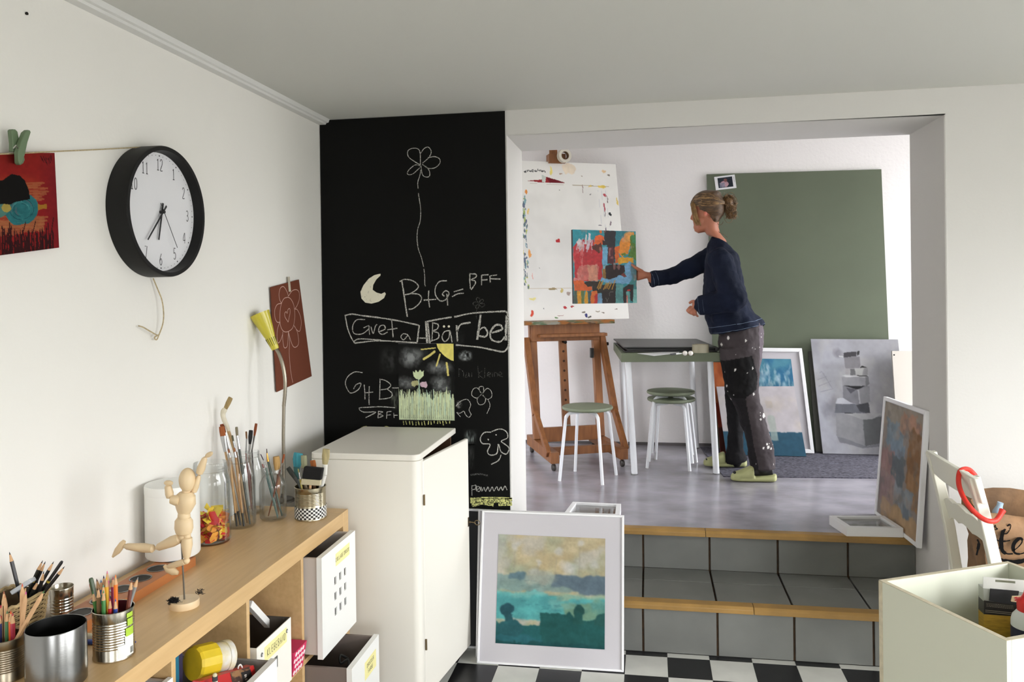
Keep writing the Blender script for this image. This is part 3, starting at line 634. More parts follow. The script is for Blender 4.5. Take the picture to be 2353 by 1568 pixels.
def hand(name, ang, L, tail, w, lift, m):
    d = UY*math.sin(ang)+UZ*math.cos(ang); s = UY*math.cos(ang)-UZ*math.sin(ang); o = DC+NC*lift
    MB().prism([o-d*tail-s*w/2, o+d*L-s*w/2*.7, o+d*L+s*w/2*.7, o-d*tail+s*w/2], NC*.0012).build(name, m, ck, smooth=False)
hand('hour_hand', math.radians(192), .088, .028, .0072, .006, INK); hand('minute_hand', math.radians(221), .118, .026, .0062, .010, INK)
hand('second_hand', math.radians(148), .125, .03, .0016, .013, INK)
MB().lathe([(.005, 0), (.005, .015), (.003, .017), (0, .017)], DC, 14, (1, 0, 0)).build('hub', INK, ck)
# brown paper with the heart flower
def br(x, y): return wl(560+x/5.227, 620+y/5.227, .008)
bq = [br(318, 212), br(664, 118), br(818, 1280), br(392, 1474)]
bp = thing('flower_drawing', 'red-brown paper with a white line flower taped to the wall', 'drawing', (bq[0]+bq[2])/2)
brm = mat('red-brown paper', (110, 62, 46), .9, spec=.15)
n_ = 8; mb = MB(); rows = []
for i in range(n_+1):
    v = i/n_; L_ = lerp(bq[0], bq[3], v); R_ = lerp(bq[1], bq[2], v); bulge = .012*math.sin(PI*min(v*1.1, 1))
    rows.append([L_, lerp(L_, R_, .5), R_]); 
vs = [p for r in rows for p in r]; fs = [(i*3+j, i*3+j+1, (i+1)*3+j+1, (i+1)*3+j) for i in range(n_) for j in range(2)]
k = len(vs); vs2 = [p-Vector((.001, 0, 0)) for p in vs]; fs2 = [tuple(x+k for x in f[::-1]) for f in fs]
mb.add(vs+vs2, fs+fs2); mb.build('sheet', brm, bp, smooth=False)
mb = MB(); pk = mat('pink-white pencil line', (214, 178, 166), .9)
for st in ([(530, 330), (480, 350), (445, 430), (432, 560), (442, 680), (480, 742), (535, 742), (590, 690), (612, 560), (600, 430), (565, 355), (530, 330)], [(535, 320), (520, 270), (480, 206), (440, 220), (422, 290), (430, 360), (452, 405)], [(535, 318), (580, 255), (630, 240), (662, 270), (666, 350), (640, 430), (612, 470)],
           [(452, 405), (400, 420), (370, 490), (375, 580), (400, 630), (430, 630)], [(612, 475), (640, 480), (675, 550), (690, 640), (672, 735), (640, 728), (600, 670)], [(430, 635), (405, 710), (398, 800), (410, 880), (440, 850), (468, 770)], [(468, 745), (466, 820), (478, 920), (500, 940), (525, 900), (535, 740)], [(535, 745), (565, 860), (595, 925), (630, 928), (658, 880), (645, 760), (610, 680)],
           [(532, 745), (548, 850), (545, 1000), (555, 1150), (570, 1270), (588, 1358)], [(532, 630), (495, 570), (490, 525), (508, 505), (520, 525), (530, 480), (550, 468), (555, 510), (545, 570), (532, 630)]):
    ribbon(mb, [br(*p) for p in st], .0024, NX, .0008, True, 5)
mb.build('line_flower', pk, bp, smooth=False)
MB().slab([br(524, 88)+Vector((.0012, 0, 0)), br(550, 84)+Vector((.0012, 0, 0)), br(565, 262)+Vector((.0012, 0, 0)), br(540, 266)+Vector((.0012, 0, 0))], .0005).build('tape_strip', mat('masking tape', (196, 186, 168), .6), bp, smooth=False)
# ------------------------------------------------------------------ shelf unit
BIR = mat('birch veneer', (210, 176, 126), .36, var=.07, vscale=5, stretch=(14, 1, 14), col2=(198, 163, 114))
SXF, SXB, ST = .395, .006, .787
sh = thing('shelf_unit', 'low birch cube shelf unit against the white wall with pots on top', 'shelf', (.2, -1.45, 0))
YE = -.71
def sb(n, lo, hi): return MB().box(lo, hi).build(n, BIR, sh, bevel=.0012)
sb('top_board', (SXB, YE-1.438, ST-.05), (SXF, YE-.0502, ST)); sb('bottom_board', (SXB, YE-1.438, 0), (SXF, YE-.0502, .05))
sb('side_panel', (SXB, YE-.05, 0), (SXF, YE, ST)); sb('side_panel', (SXB, YE-1.488, 0), (SXF, YE-1.4382, ST))
sb('middle_board', (SXB+.002, YE-1.4378, .386), (SXF-.002, YE-.0502, .402))
cols = []
for k in range(4):
    y1 = YE-.05-k*.351; cols.append((y1-.335, y1))
    if k < 3:
        for z0, z1 in ((.0502, .3858), (.4022, .7368)): sb('divider', (SXB+.002, y1-.351, z0), (SXF-.002, y1-.335, z1))
DIN = mat('taupe inner board', (120, 108, 100), .7); DW = mat('white drawer front', (236, 236, 232), .4); STK = mat('pale yellow tape', (236, 228, 160), .7)
PEN = mat('dark pen', (52, 50, 46), .8); SIDE = mat('grey drawer side', (196, 186, 178), .6); DARK = mat('shadowed dark board', (44, 38, 34), .8)  # DARK: shade inside the drawers put into the board colour
def drawer(label, xf, y0, y1, z0, z1, holes=None, tags=(), rough_side=SIDE, thick=.018, inner=DIN, depth=.36):
    d = thing('storage_drawer', label, 'drawer', (xf-.1, (y0+y1)/2, z0), 'white drawers in the shelf')
    mb = MB()
    if holes:
        hw, hh = .018, .026; ysx = [y0]; zsx = [z0]; ym = (y0+y1)/2+.006; zm = (z0+z1)/2
        for k in (-1, 0, 1): ysx += [ym+k*.043-hw/2, ym+k*.043+hw/2]; zsx += [zm+k*.052-hh/2, zm+k*.052+hh/2]
        ysx.append(y1); zsx.append(z1)
        for i in range(7):
            for j in range(7):
                if i % 2 and j % 2: continue
                mb.box((xf-.005, ysx[i], zsx[j]), (xf, ysx[i+1], zsx[j+1]))
        for lo, hi in (((y0, z0), (y0+.03, z1)), ((y1-.03, z0), (y1, z1)), ((y0+.03, z0), (y1-.03, z0+.03)), ((y0+.03, z1-.012), (y1-.03, z1))): mb.box((xf-thick, lo[0], lo[1]), (xf-.0052, hi[0], hi[1]))
    else: mb.box((xf-thick, y0, z0), (xf, y1, z1))
    fp = mb.build('front_panel', DW, d, smooth=False)
    for ys in (y0+.004, y1-.014): MB().box((xf-depth, ys, z0+.012), (xf-thick-.0002, ys+.010, z1-.004)).build('side_panel', rough_side, d, smooth=False)
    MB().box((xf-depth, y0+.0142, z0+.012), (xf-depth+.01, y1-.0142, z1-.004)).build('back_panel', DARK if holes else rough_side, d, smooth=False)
    if holes: MB().box((xf-thick-.02, y0+.0142, z0+.02), (xf-thick-.012, y1-.0142, z1-.10)).build('shade_panel', DARK, d, smooth=False)  # dark sheet added behind the holes in place of shade
    MB().box((xf-depth+.0102, y0+.0142, z0+.012), (xf-thick-.0002, y1-.0142, z0+.018)).build('bottom_panel', inner, d, smooth=False)
    for (u, v, w, h, lines) in tags:
        yc = y0+(y1-y0)*u; zc = z0+(z1-z0)*v; X = xf+.0004
        MB().box((xf, yc-w/2, zc-h/2), (X, yc+w/2, zc+h/2)).build('label_sticker', STK, fp, smooth=False)
        mb = MB()
        for i, ln in enumerate(lines):
            hh = .013; L = len(ln)*.0098
            write(mb, ln, (X, yc-L/2, zc+(len(lines)-1)*.011-i*.022-hh/2), UY, (0, 0, 1), hh, .0016, NX, sp=1.6, wd=.75, jit=.35, lift=.0003)
        mb.build('handwriting', PEN, fp, smooth=False)
    return d
c4, c3, c2, c1 = cols
drawer('white drawer with nine square holes, pulled out under the end of the shelf top', .452, c4[0]+.008, c4[1]-.03, .4036, .7335, True, [(.60, .86, .125, .042, ['COLLAGE DRUCK'])])
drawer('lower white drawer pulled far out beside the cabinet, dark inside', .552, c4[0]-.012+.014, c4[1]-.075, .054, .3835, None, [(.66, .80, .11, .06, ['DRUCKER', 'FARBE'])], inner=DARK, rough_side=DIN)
drawer('short white drawer below the leaning yellow paint bottle, grey inside', .50, c2[0]+.066, c2[1]-.038, .4035, .603, None, [], rough_side=mat('grey card side', (150, 144, 138), .7))
drawer('white drawer shut in the cube nearest the pencil tins', .398, c1[0]+.004, c1[1]-.004, .4035, .70, None, [], thick=.012)
# dark bundle in lower drawer
tag(MB().tube(smoothpath([(.50, -.99, .33), (.49, -.97, .352), (.47, -.985, .345), (.46, -.96, .36), (.48, -.94, .34)]), .004, 6).build('wire_bundle', mat('black cable', (25, 25, 25), .5)), 'thin black cable bundle sticking up inside the lower pulled-out drawer', 'cable')
bpy.data.objects['wire_bundle'].location.z -= .0
# card boxes
kb = thing('card_box', 'white card box with metal rivets and a yellow label reading KLEBEBAND', 'box', (.25, -1.35, .4025))
kx, ky0, ky1, kz = .408, -1.438, -1.222, .596
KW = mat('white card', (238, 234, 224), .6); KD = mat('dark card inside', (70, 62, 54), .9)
q = MB()
q.box((kx-.0025, ky0, .4026), (kx, ky1, kz)); fr = q.build('front_panel', KW, kb, smooth=False)
q = MB(); q.box((kx-.30, ky0, .4026), (kx-.0026, ky0+.0025, kz)); q.build('side_panel', KW, kb, smooth=False)
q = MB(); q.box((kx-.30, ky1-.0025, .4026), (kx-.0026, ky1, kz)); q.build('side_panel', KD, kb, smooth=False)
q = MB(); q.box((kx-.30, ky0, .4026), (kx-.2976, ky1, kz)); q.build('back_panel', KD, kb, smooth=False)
for yy in (ky0+.028, ky1-.03): MB().lathe([(.0062, 0), (.0062, .0015), (.004, .002), (.003, .001), (0, .001)], (kx, yy, kz-.03), 16, (1, 0, 0)).build('rivet', mat('polished nickel', (200, 200, 200), .2, 1), fr)
MB().box((kx, ky0+.045, kz-.062), (kx+.0004, ky1-.03, kz-.018)).build('label_sticker', STK, fr, smooth=False)
q = MB(); write(q, 'KLEBEBAND', (kx+.0004, ky0+.062, kz-.05), UY, (0, 0, 1), .020, .0018, NX, sp=1.5, wd=.62, jit=.3, lift=.0003); q.build('handwriting', PEN, fr, smooth=False)
q = MB()
for lo, hi in (((ky0+.085, kz-.108), (ky0+.089, kz-.075)), ((ky0+.118, kz-.108), (ky0+.122, kz-.075)), ((ky0+.089, kz-.079), (ky0+.118, kz-.075)), ((ky0+.089, kz-.108), (ky0+.118, kz-.104))): q.box((kx, lo[0], lo[1]), (kx+.002, hi[0], hi[1]))
q.build('label_holder', mat('dull nickel', (120, 120, 118), .4, .8), fr, smooth=False)
MB().box((kx, ky0+.089, kz-.104), (kx+.0008, ky0+.118, kz-.079)).build('holder_card', mat('mint card', (176, 200, 190), .8), fr, smooth=False)
# polka dot box
pb = thing('dotted_box', 'small pink card box with white polka dots beside the KLEBEBAND box', 'box', (.35, -1.17, .4025))
PK = mat('pink card', (206, 44, 92), .6)
y0, y1 = -1.218, -1.125; x1 = .415
o_ = MB().hexa([(x1-.25, y0+.012, .4026), (x1-.012, y0+.012, .4026), (x1-.012, y1-.008, .4026), (x1-.25, y1-.008, .4026), (x1-.25, y0, .482), (x1, y0, .482), (x1, y1, .482), (x1-.25, y1, .482)]).build('carton', PK, pb, smooth=False)
q = MB()
for r in range(4):
    for c in range(6):
        v = .4115+r*.0195; t = (v-.4026)/.0794; yy = y0+.012*(1-t)+.009+c*.0168+(r % 2)*.0084; xx = x1-.012*(1-t)
        if yy < y1-.007: q.lathe([(.0070, 0), (.0070, .0004), (0, .0004)], (xx, yy, v), 12, (1, 0, -.15))
q.build('dots', mat('white dot print', (236, 226, 226), .7), o_, smooth=False)
# leaning white framed panel inside the third cube
pf = thing('picture_frame', 'thin white frame leaning inside the shelf cube above the KLEBEBAND box', 'picture frame', (.2, -1.40, .40))
MB().beam((.27, -1.425, .60), (.27, -1.26, .50), .012, .02, up=(1, 0, 0)).build('rail', WHITE, pf, bevel=.001) if False else None
pa, pb_ = at(572, 1388, 'x', .33), at(606, 1425, 'x', .33); dd = (pb_-pa).normalized()
pa = pa+dd*max(0, (-1.436-pa.y)/dd.y); pb2 = pb_+dd*.28
if pb2.z < .405: pb2 = pa+dd*((.405-pa.z)/dd.z)
MB().beam(pa, pb2, .02, .018, up=(1, 0, 0)).build('rail', WHITE, pf, bevel=.001)
MB().beam(pa+Vector((-.16, 0, -.004)), pb2+Vector((-.16, 0, 0)), .3, .003, up=(0, dd.z, -dd.y)).build('backing', DARK, pf) if False else None
# things in the second cube's drawer
yb = thing('paint_bottle', 'yellow plastic paint bottle with white collar lying tilted in the shelf', 'bottle', (.36, -1.66, .6))
YEL = mat('yellow paint plastic', (222, 192, 40), .35, var=.12, vscale=18); GWT = mat('off-white plastic', (206, 204, 200), .4, var=.12, vscale=40, col2=(196, 180, 120))
def b5(x, y, X): return at(380+x/6.92, 1400+y/6.92, 'x', X)
a_ = b5(430, 880, .385); b_ = b5(985, 740, .425); ax = (b_-a_).normalized(); Lb = (b_-a_).length
rb = .042
MB().lathe([(0, 0), (rb*.9, .0), (rb, .006), (rb*1.0, Lb*.55), (rb*.97, Lb*.56)], a_, 14, ax).build('body', YEL, yb, ang=20)
MB().lathe([(rb*.86, Lb*.55), (rb*.88, Lb*.84), (rb*.93, Lb*.845), (rb*.93, Lb), (rb*.86, Lb), (rb*.84, Lb*.96), (0, Lb*.96)], a_, 32, ax).build('collar', GWT, yb)
MB().lathe([(rb*.80, Lb*.962), (rb*.7, Lb*.968), (0, Lb*.965)], a_, 24, ax).build('dried_paint', YEL, yb)
tl = thing('folder', 'teal and navy folder standing behind the yellow paint bottle', 'folder', (.30, -1.78, .4225))
MB().box((.20, -1.794, .4225), (.388, -1.776, .734)).build('cover', mat('teal card', (14, 96, 120), .5), tl, bevel=.001)
MB().box((.20, -1.7758, .4225), (.386, -1.758, .730)).build('spine', mat('navy card', (34, 30, 62), .5), tl, bevel=.001)
# things in the short drawer: red carton, dark case, clip, small bottle
rc = thing('pastel_carton', 'red and brown carton lying in the short drawer, printed with letters', 'carton', (.43, -1.6, .55))
cp = [b5(560, 1150, .462), b5(1405, 895, .462), b5(1455, 1080, .462), b5(610, 1440, .462)]
RC = mat('red carton', (176, 34, 34), .45); MB().slab(cp, .022).build('carton', RC, rc, bevel=.001)
pn = inset(cp, .52, .0, .09, .0); a = Art(50, 80, (58, 38, 30)); a.mottle((120, 84, 56), .5, .8, (4, 6)); a.ell(.35, .2, .3, .25, (150, 110, 70), .1, al=.7); a.rect(.5, .25, 1, 1, (26, 24, 24), wp=.02)
pp = painted(a, pn, 'printed_panel', PAINT, rc, .0006)
q = MB(); ux = (cp[1]-cp[0]).normalized(); uy = (cp[0]-cp[3]).normalized()
write(q, 'BLES', lerp(pn[0], pn[2], .62)+uy*.004, -uy, ux, .010, .0016, NX, lift=.0012); write(q, 'SU', lerp(pn[3], pn[1], .25), -uy, ux, .008, .0013, NX, lift=.0012); q.build('print', mat('pale print', (200, 190, 180), .6), rc, smooth=False)
dcs = thing('dark_case', 'dark brown case behind the red carton in the short drawer', 'case', (.43, -1.6, .56))
q4 = [b5(800, 985, .425), b5(1215, 905, .425), b5(1240, 1030, .425), b5(830, 1100, .425)]; MB().slab(q4, .014).build('body', mat('dark brown case', (52, 40, 38), .5), dcs, bevel=.003)
MB().tube(smoothpath([b5(1150, 975, .452), b5(1165, 905, .455), b5(1195, 890, .456), b5(1218, 930, .455), b5(1212, 970, .452)]), .0022, 8).build('wire_clip', mat('white wire', (220, 216, 210), .4), dcs)
ib = thing('ink_bottle', 'small white dropper bottle with dark ring in the short drawer', 'bottle', b5(790, 1240, .485))
pb0 = b5(790, 1240, .485); tz = b5(800, 1010, .485).z-pb0.z; r0 = .0062
MB().lathe([(0, 0), (r0, 0), (r0, tz*.45), (r0*.95, tz*.47)], pb0, 16).build('body', GWT, ib)
MB().lathe([(r0*1.05, tz*.46), (r0*1.05, tz*.78)], pb0, 16).build('ring', mat('dark ring', (40, 42, 42), .5), ib)
MB().lathe([(r0*.8, tz*.78), (r0*.85, tz*.9), (r0*.4, tz), (0, tz)], pb0, 16).build('cap', GWT, ib)
# ------------------------------------------------------------------ things on top of the shelf
CUPIN = mat('shaded cup inside', (58, 56, 53), .5, 1.0); STEEL = mat('brushed steel', (128, 128, 127), .24, 1.0, bump=.05, bscale=40, stretch=(1, 1, 40))  # CUPIN: shade inside the cups put into the metal colour
TIN = mat('bright tin', (186, 180, 166), .22, 1.0); TIND = mat('tin inside', (130, 126, 116), .35, 1.0)
GLS = glass('clear glass')
def can(c, r, h, zrib=(.22, .8), n=11, depth=.0011, wall=.0008):
    P = [(0, .003), (r*.93, .003), (r*.97, 0), (r*1.01, .001), (r*1.01, .004), (r*.985, .006)]
    z0, z1 = zrib[0]*h, zrib[1]*h
    P.append((r*.985, z0))
    for k in range(n):
        s = (z1-z0)/n; P += [(r*.985-depth, z0+(k+.35)*s), (r*.985-depth, z0+(k+.5)*s), (r*.985, z0+(k+.85)*s)]
    P += [(r*.985, h-.004), (r*1.01, h-.0035), (r*1.01, h-.001), (r*.985, h), (r*.96, h-.001), (r*.955, .012), (0, .012)]
    return MB().lathe(P, c, 56)
# steel cup
cz = ST
SCc = Vector((.275, -2.035, cz)); hcup = at(133, 1437, 'y', SCc.y).z-cz
sc_ = thing('pen_cup', 'large plain brushed steel cup on the shelf near the pencils', 'cup', SCc)
MB().lathe([(0, 0), (.055, 0), (.0575, .003), (.0575, hcup-.002), (.0565, hcup), (.0555, hcup-.001), (.055, .004), (0, .004)], SCc, 72).build('body', STEEL, sc_)
# tins
C1 = Vector((.312, -1.905, cz)); h1 = at(259, 1395, 'y', C1.y).z-cz
t1 = thing('tin_can', 'ribbed tin can with a torn green label, full of coloured pencils', 'tin can', C1, 'ribbed tin cans on the shelf')
bd = can(C1, .0435, h1).build('body', TIN, t1)
def wrap(c, r, a0, a1, z0, z1, name, m, parent, n=14):
    mb = MB(); vs = []
    for i in range(n+1):
        a = a0+(a1-a0)*i/n
        for z in (z0, z1): vs.append(Vector(c)+Vector((r*math.cos(a), r*math.sin(a), z)))
    mb.add(vs, [(2*i, 2*i+2, 2*i+3, 2*i+1) for i in range(n)]); return mb.build(name, m, parent)
LBW = mat('white torn label', (226, 228, 222), .6); LBG = mat('lime label print', (168, 200, 60), .6)
aa = math.atan2(-.7, 1)  # towards the window and the viewer
wrap(C1, .0441, aa-.15, aa+.75, .006, .034, 'label_scrap', LBW, bd); wrap(C1, .0441, aa+.20, aa+.75, .034, .052, 'label_scrap', LBW, bd); wrap(C1, .0443, aa+.25, aa+.75, .050, .068, 'label_scrap', LBG, bd); wrap(C1, .0443, aa+.35, aa+.72, .072, .088, 'label_scrap', LBG, bd); wrap(C1, .0443, aa+.32, aa+.72, h1-.018, h1-.008, 'label_scrap', LBG, bd)
q = MB()
for k in range(7):
    for j in range(3):
        a = aa+.56+k*.02
    a = aa+.5+k*.03; q.add([C1+Vector((.0447*math.cos(a), .0447*math.sin(a), .01)), C1+Vector((.0447*math.cos(a+.012), .0447*math.sin(a+.012), .01)), C1+Vector((.0447*math.cos(a+.012), .0447*math.sin(a+.012), .024)), C1+Vector((.0447*math.cos(a), .0447*math.sin(a), .024))], [(0, 1, 2, 3)])
q.build('barcode', INK, bd, smooth=False)
cb = at(142, 1385, 'x', .058); C2 = Vector((.058, cb.y, cz)); h2 = at(142, 1348, 'y', C2.y).z-cz
t2 = thing('tin_can', 'small shiny ribbed tin can against the wall behind the wicker basket', 'tin can', C2, 'ribbed tin cans on the shelf')
can(C2, .0268, h2, (.1, .78), 8).build('body', TIN, t2)
C0 = Vector((.150, -2.03, cz)); h0 = at(28, 1462, 'y', C0.y).z-cz
t0_ = thing('tin_can', 'dull ribbed tin can of bare wood pencils at the edge beside the steel cup', 'tin can', C0, 'ribbed tin cans on the shelf')
can(C0, .037, h0).build('body', mat('dull tin', (150, 140, 122), .32, 1.0), t0_)
C3 = Vector((.302, -.832, cz)); h3 = at(714, 1116, 'y', C3.y).z-cz
t3 = thing('tin_can', 'paint-stained tin can with a black and white checked band, full of wide brushes', 'tin can', C3, 'ribbed tin cans on the shelf')
can(C3, .0555, h3, (.44, .84), 9).build('body', mat('stained tin', (188, 178, 152), .24, 1.0, var=.2, vscale=16), t3)
CBW, CBK = mat('white tape', (232, 232, 228), .5), mat('black tape', (22, 21, 20), .5)
mb = MB(); nseg = 44; z0_, z1_ = .006, h3*.40; rr = .0562
for j in range(6):
    for i in range(nseg):
        a0, a1 = 2*PI*i/nseg, 2*PI*(i+1)/nseg; za, zb_ = z0_+(z1_-z0_)*j/6, z0_+(z1_-z0_)*(j+1)/6
        mb.add([C3+Vector((rr*math.cos(a0), rr*math.sin(a0), za)), C3+Vector((rr*math.cos(a1), rr*math.sin(a1), za)), C3+Vector((rr*math.cos(a1), rr*math.sin(a1), zb_)), C3+Vector((rr*math.cos(a0), rr*math.sin(a0), zb_))], [(0, 1, 2, 3)], (i+j) % 2)
mb.build('checked_band', [CBW, CBK], t3, smooth=False)
# pencils
WOODC = mat('cut pencil wood', (206, 164, 122), .7); 
def pencil(label, tip, bot, col, r=.0036, natural=False, blunt=False, group='coloured pencils in the tin', band=None, tipcol=None):
    tip = Vector(tip); bot = Vector(bot); d = tip-bot; L = d.length; d.normalize()
    p = thing('pencil', label, 'pencil', bot, group); cm = mat('pencil paint %d %d %d' % tuple(col), col, .4)
    nt_ = .022 if not blunt else .0
    MB().lathe([(r, 0), (r, L-nt_-(.004 if blunt else 0)), (r*.7 if blunt else r*.95, L-nt_)], bot, 6, d).build('barrel', WOODC if natural else cm, p, ang=20)
    if not blunt:
        MB().lathe([(r*.96, L-nt_), (r*.38, L-.006)], bot, 10, d).build('wood_tip', WOODC, p)
        MB().lathe([(r*.40, L-.0065), (r*.08, L)], bot, 8, d).build('lead', mat('lead %d %d %d' % tuple(tipcol or col), tipcol or col, .5), p)
    if band: MB().lathe([(r*1.03, L*.66), (r*1.03, L*.69)], bot, 10, d).build('band', mat('pencil band', band, .5), p)
    return p
def inside(tip, c, r, h):
    t = Vector((tip.x-c.x, tip.y-c.y, 0)); R_ = c+(t.normalized()*min(t.length, r*.80))+Vector((0, 0, h)); k = (c.z+.0135-tip.z)/(R_.z-tip.z); b_ = tip+(R_-tip)*k
    e = Vector((b_.x-c.x, b_.y-c.y, 0)); e = e.normalized()*min(e.length, r*.80); return Vector((c.x+e.x, c.y+e.y, c.z+.0135))
def g1(x, y): return x/2.76, 1000+y/2.76
for k, (x, y, dy, col, nm, bl) in enumerate([
    (575, 908, -.012, (56, 74, 44), 'thick dark green', True), (566, 945, .0, (176, 60, 46), 'rust red', False), (612, 912, .016, (86, 48, 40), 'maroon', False), (640, 918, .012, (70, 120, 176), 'mid blue', False),
    (655, 948, -.010, (96, 150, 120), 'mint green', False), (657, 892, .020, (34, 40, 80), 'navy', False), (680, 862, .014, (206, 104, 140), 'pink', False), (716, 900, .02, (160, 60, 96), 'magenta', False), (676, 900, -.004, (222, 172, 40), 'yellow', False),
    (733, 886, -.002, (232, 120, 34), 'bright orange', False), (588, 992, -.022, (70, 120, 60), 'leaf green', False), (624, 966, -.024, (120, 92, 60), 'brown', False), (656, 985, -.028, (66, 126, 66), 'grass green', False), (697, 1036, -.022, (190, 40, 44), 'short red', False), (732, 1038, -.020, (44, 70, 150), 'short blue', False), (836, 918, .004, (104, 52, 38), 'leaning red-brown', False), (876, 902, .012, (132, 132, 130), 'leaning grey', False)]):
    px, py = g1(x, y); tip = at(px, py, 'y', C1.y+dy*.9)
    b_ = inside(tip, C1, .0435, h1)
    pencil('%s pencil standing in the ribbed can with the green label' % nm, tip, b_, col, .0052 if bl else .0046, blunt=bl)
def g2(x, y): return x/7.84, 1240+y/7.84
for x, y, bx, by, col, nm, nat in [(402, 795, 235, 1350, (196, 70, 40), 'bare wood pencil with red tip, tallest', True), (470, 935, 330, 1400, (206, 90, 150), 'bare wood pencil with pink tip', True), (800, 925, 480, 1480, (70, 110, 60), 'long brown wood pencil with green tip', True), (92, 1000, 110, 1400, (190, 120, 80), 'bare wood pencil standing upright', True),
    (128, 1285, 40, 1480, (70, 120, 80), 'green pencil', False), (195, 1290, 90, 1480, (226, 92, 40), 'orange-red pencil', False), (228, 1322, 290, 1500, (170, 50, 70), 'crimson pencil', False), (18, 1180, 20, 1400, (210, 50, 80), 'pink pencil', False), (-10, 1330, 10, 1500, (60, 60, 110), 'dark blue pencil', False), (70, 930, 130, 1400, (150, 80, 50), 'rust tipped pencil', True)]:
    px, py = g2(x, y); dyy = (by-1430)*-.00012; tip = at(px, py, 'y', C0.y+dyy+.01)
    b_ = inside(tip, C0, .037, h0)
    pencil('%s leaning in the dull tin can' % nm, tip, b_, col, .0048, natural=nat, group='pencils in the dull tin can', tipcol=col)
# wicker basket with black pencils
wb = thing('wicker_basket', 'small tapered wicker basket holding black drawing pencils', 'basket', (.07, -1.87, cz))
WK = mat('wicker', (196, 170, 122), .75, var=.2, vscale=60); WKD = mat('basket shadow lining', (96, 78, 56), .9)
bc = Vector((.067, -1.93, cz)); hb = .125
def bring(t, k=32, off=0.0):
    r = []; sx_, sy_ = .042+.013*t+off, .058+.018*t+off
    for i in range(k):
        a = 2*PI*i/k; ca, sa = math.cos(a), math.sin(a); e = .45
        r.append(bc+Vector((math.copysign(abs(ca)**e, ca)*sx_, math.copysign(abs(sa)**e, sa)*sy_, hb*t)))
    return r
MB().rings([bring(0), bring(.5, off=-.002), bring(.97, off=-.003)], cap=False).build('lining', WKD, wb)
MB().rings([bring(0.01)]+[bring(.02)], cap=True).build('bottom', WK, wb)
mb = MB(); nk = 64
for j in range(26):
    t = .02+j*.0375; base = bring(t, nk)
    pth = [p+(p-bc-Vector((0, 0, hb*t))).normalized()*(.0016*(1 if (i//2+j) % 2 else -1)) for i, p in enumerate(base)]
    mb.tube(pth+[pth[0]], .0015, 5, cap=False)
w1 = mb.build('woven_strands', WK, wb); w1['kind'] = 'stuff'
mb = MB()
for i in range(0, nk, 2): mb.tube([bring(0, nk)[i], bring(1, nk)[i]], .0014, 5)
w2 = mb.build('stakes', WK, wb); w2['kind'] = 'stuff'
mb = MB(); rim = bring(1.0, nk); mb.tube([p+Vector((0, 0, .002*math.sin(i*1.6))) for i, p in enumerate(rim)]+[rim[0]], .004, 6, cap=False); mb.build('rim', WK, wb)
BLK = (30, 28, 30)
for x, y, bx, by, yy, col, nm, bl, bd_ in [(168, 228, 350, 960, -1.905, BLK, 'tall black pencil leaning back against the wall', False, None), (770, 380, 560, 780, -1.86, (40, 40, 30), 'black pencil with a gold stripe', False, (196, 170, 60)), (820, 398, 690, 760, -1.85, BLK, 'black pencil with pale tip', False, None), (970, 398, 740, 860, -1.87, BLK, 'long black pencil leaning to the window', False, None),
    (1120, 395, 800, 950, -1.86, BLK, 'black blunt pencil with a white band', True, (225, 225, 220)), (1165, 488, 800, 960, -1.885, BLK, 'outermost black pencil leaning over the basket rim', False, None), (790, 570, 720, 900, -1.89, BLK, 'short black pencil with a bare wood point', False, None), (690, 742, 560, 960, -1.90, (34, 34, 30), 'stubby pencil with wood point beside the eraser', False, None), (470, 830, 430, 1000, -1.91, (40, 36, 34), 'stubby dark pencil behind the eraser', False, None)]:
    tip = at(*g2(x, y), 'y', yy); b0 = at(*g2(bx, by), 'y', yy); d = (b0-tip).normalized()
    L = min(.165, (tip.z-(cz+.012))/max(.15, -d.z)); bot = tip+d*L
    bot.x = max(.04, min(.098, bot.x)); bot.y = max(-1.98, min(-1.89, bot.y))
    pencil(nm+', in the wicker basket', tip, bot, col, .0042, blunt=bl, group='black pencils in the wicker basket', band=bd_, tipcol=(40, 40, 42))
er = thing('eraser_block', 'light grey plastic block lying across the pencils in the wicker basket', 'eraser', at(*g2(480, 820), 'y', -1.91))
e0, e1 = at(*g2(240, 950), 'y', -1.915), at(*g2(600, 720), 'y', -1.90)
MB().beam(e0, e1, .010, .026, up=(1, -.6, .6)).build('block', mat('light grey plastic', (186, 190, 196), .35), er, bevel=.002)
# wooden block with metal cups
OK_ = mat('orange-brown wood', (178, 112, 62), .45, var=.14, vscale=5, stretch=(10, 1, 4), col2=(160, 96, 50))
wbk = thing('cup_board', 'long orange-brown wooden board with a row of metal cups on the shelf', 'candle board', (.11, -1.6, cz))
ZB = cz+.026; bx0, bx1, by0, by1 = .076, .168, -1.93, -1.345
mb = MB()
hs = [-1.376-k*.0775 for k in range(7)]; hr = .0262
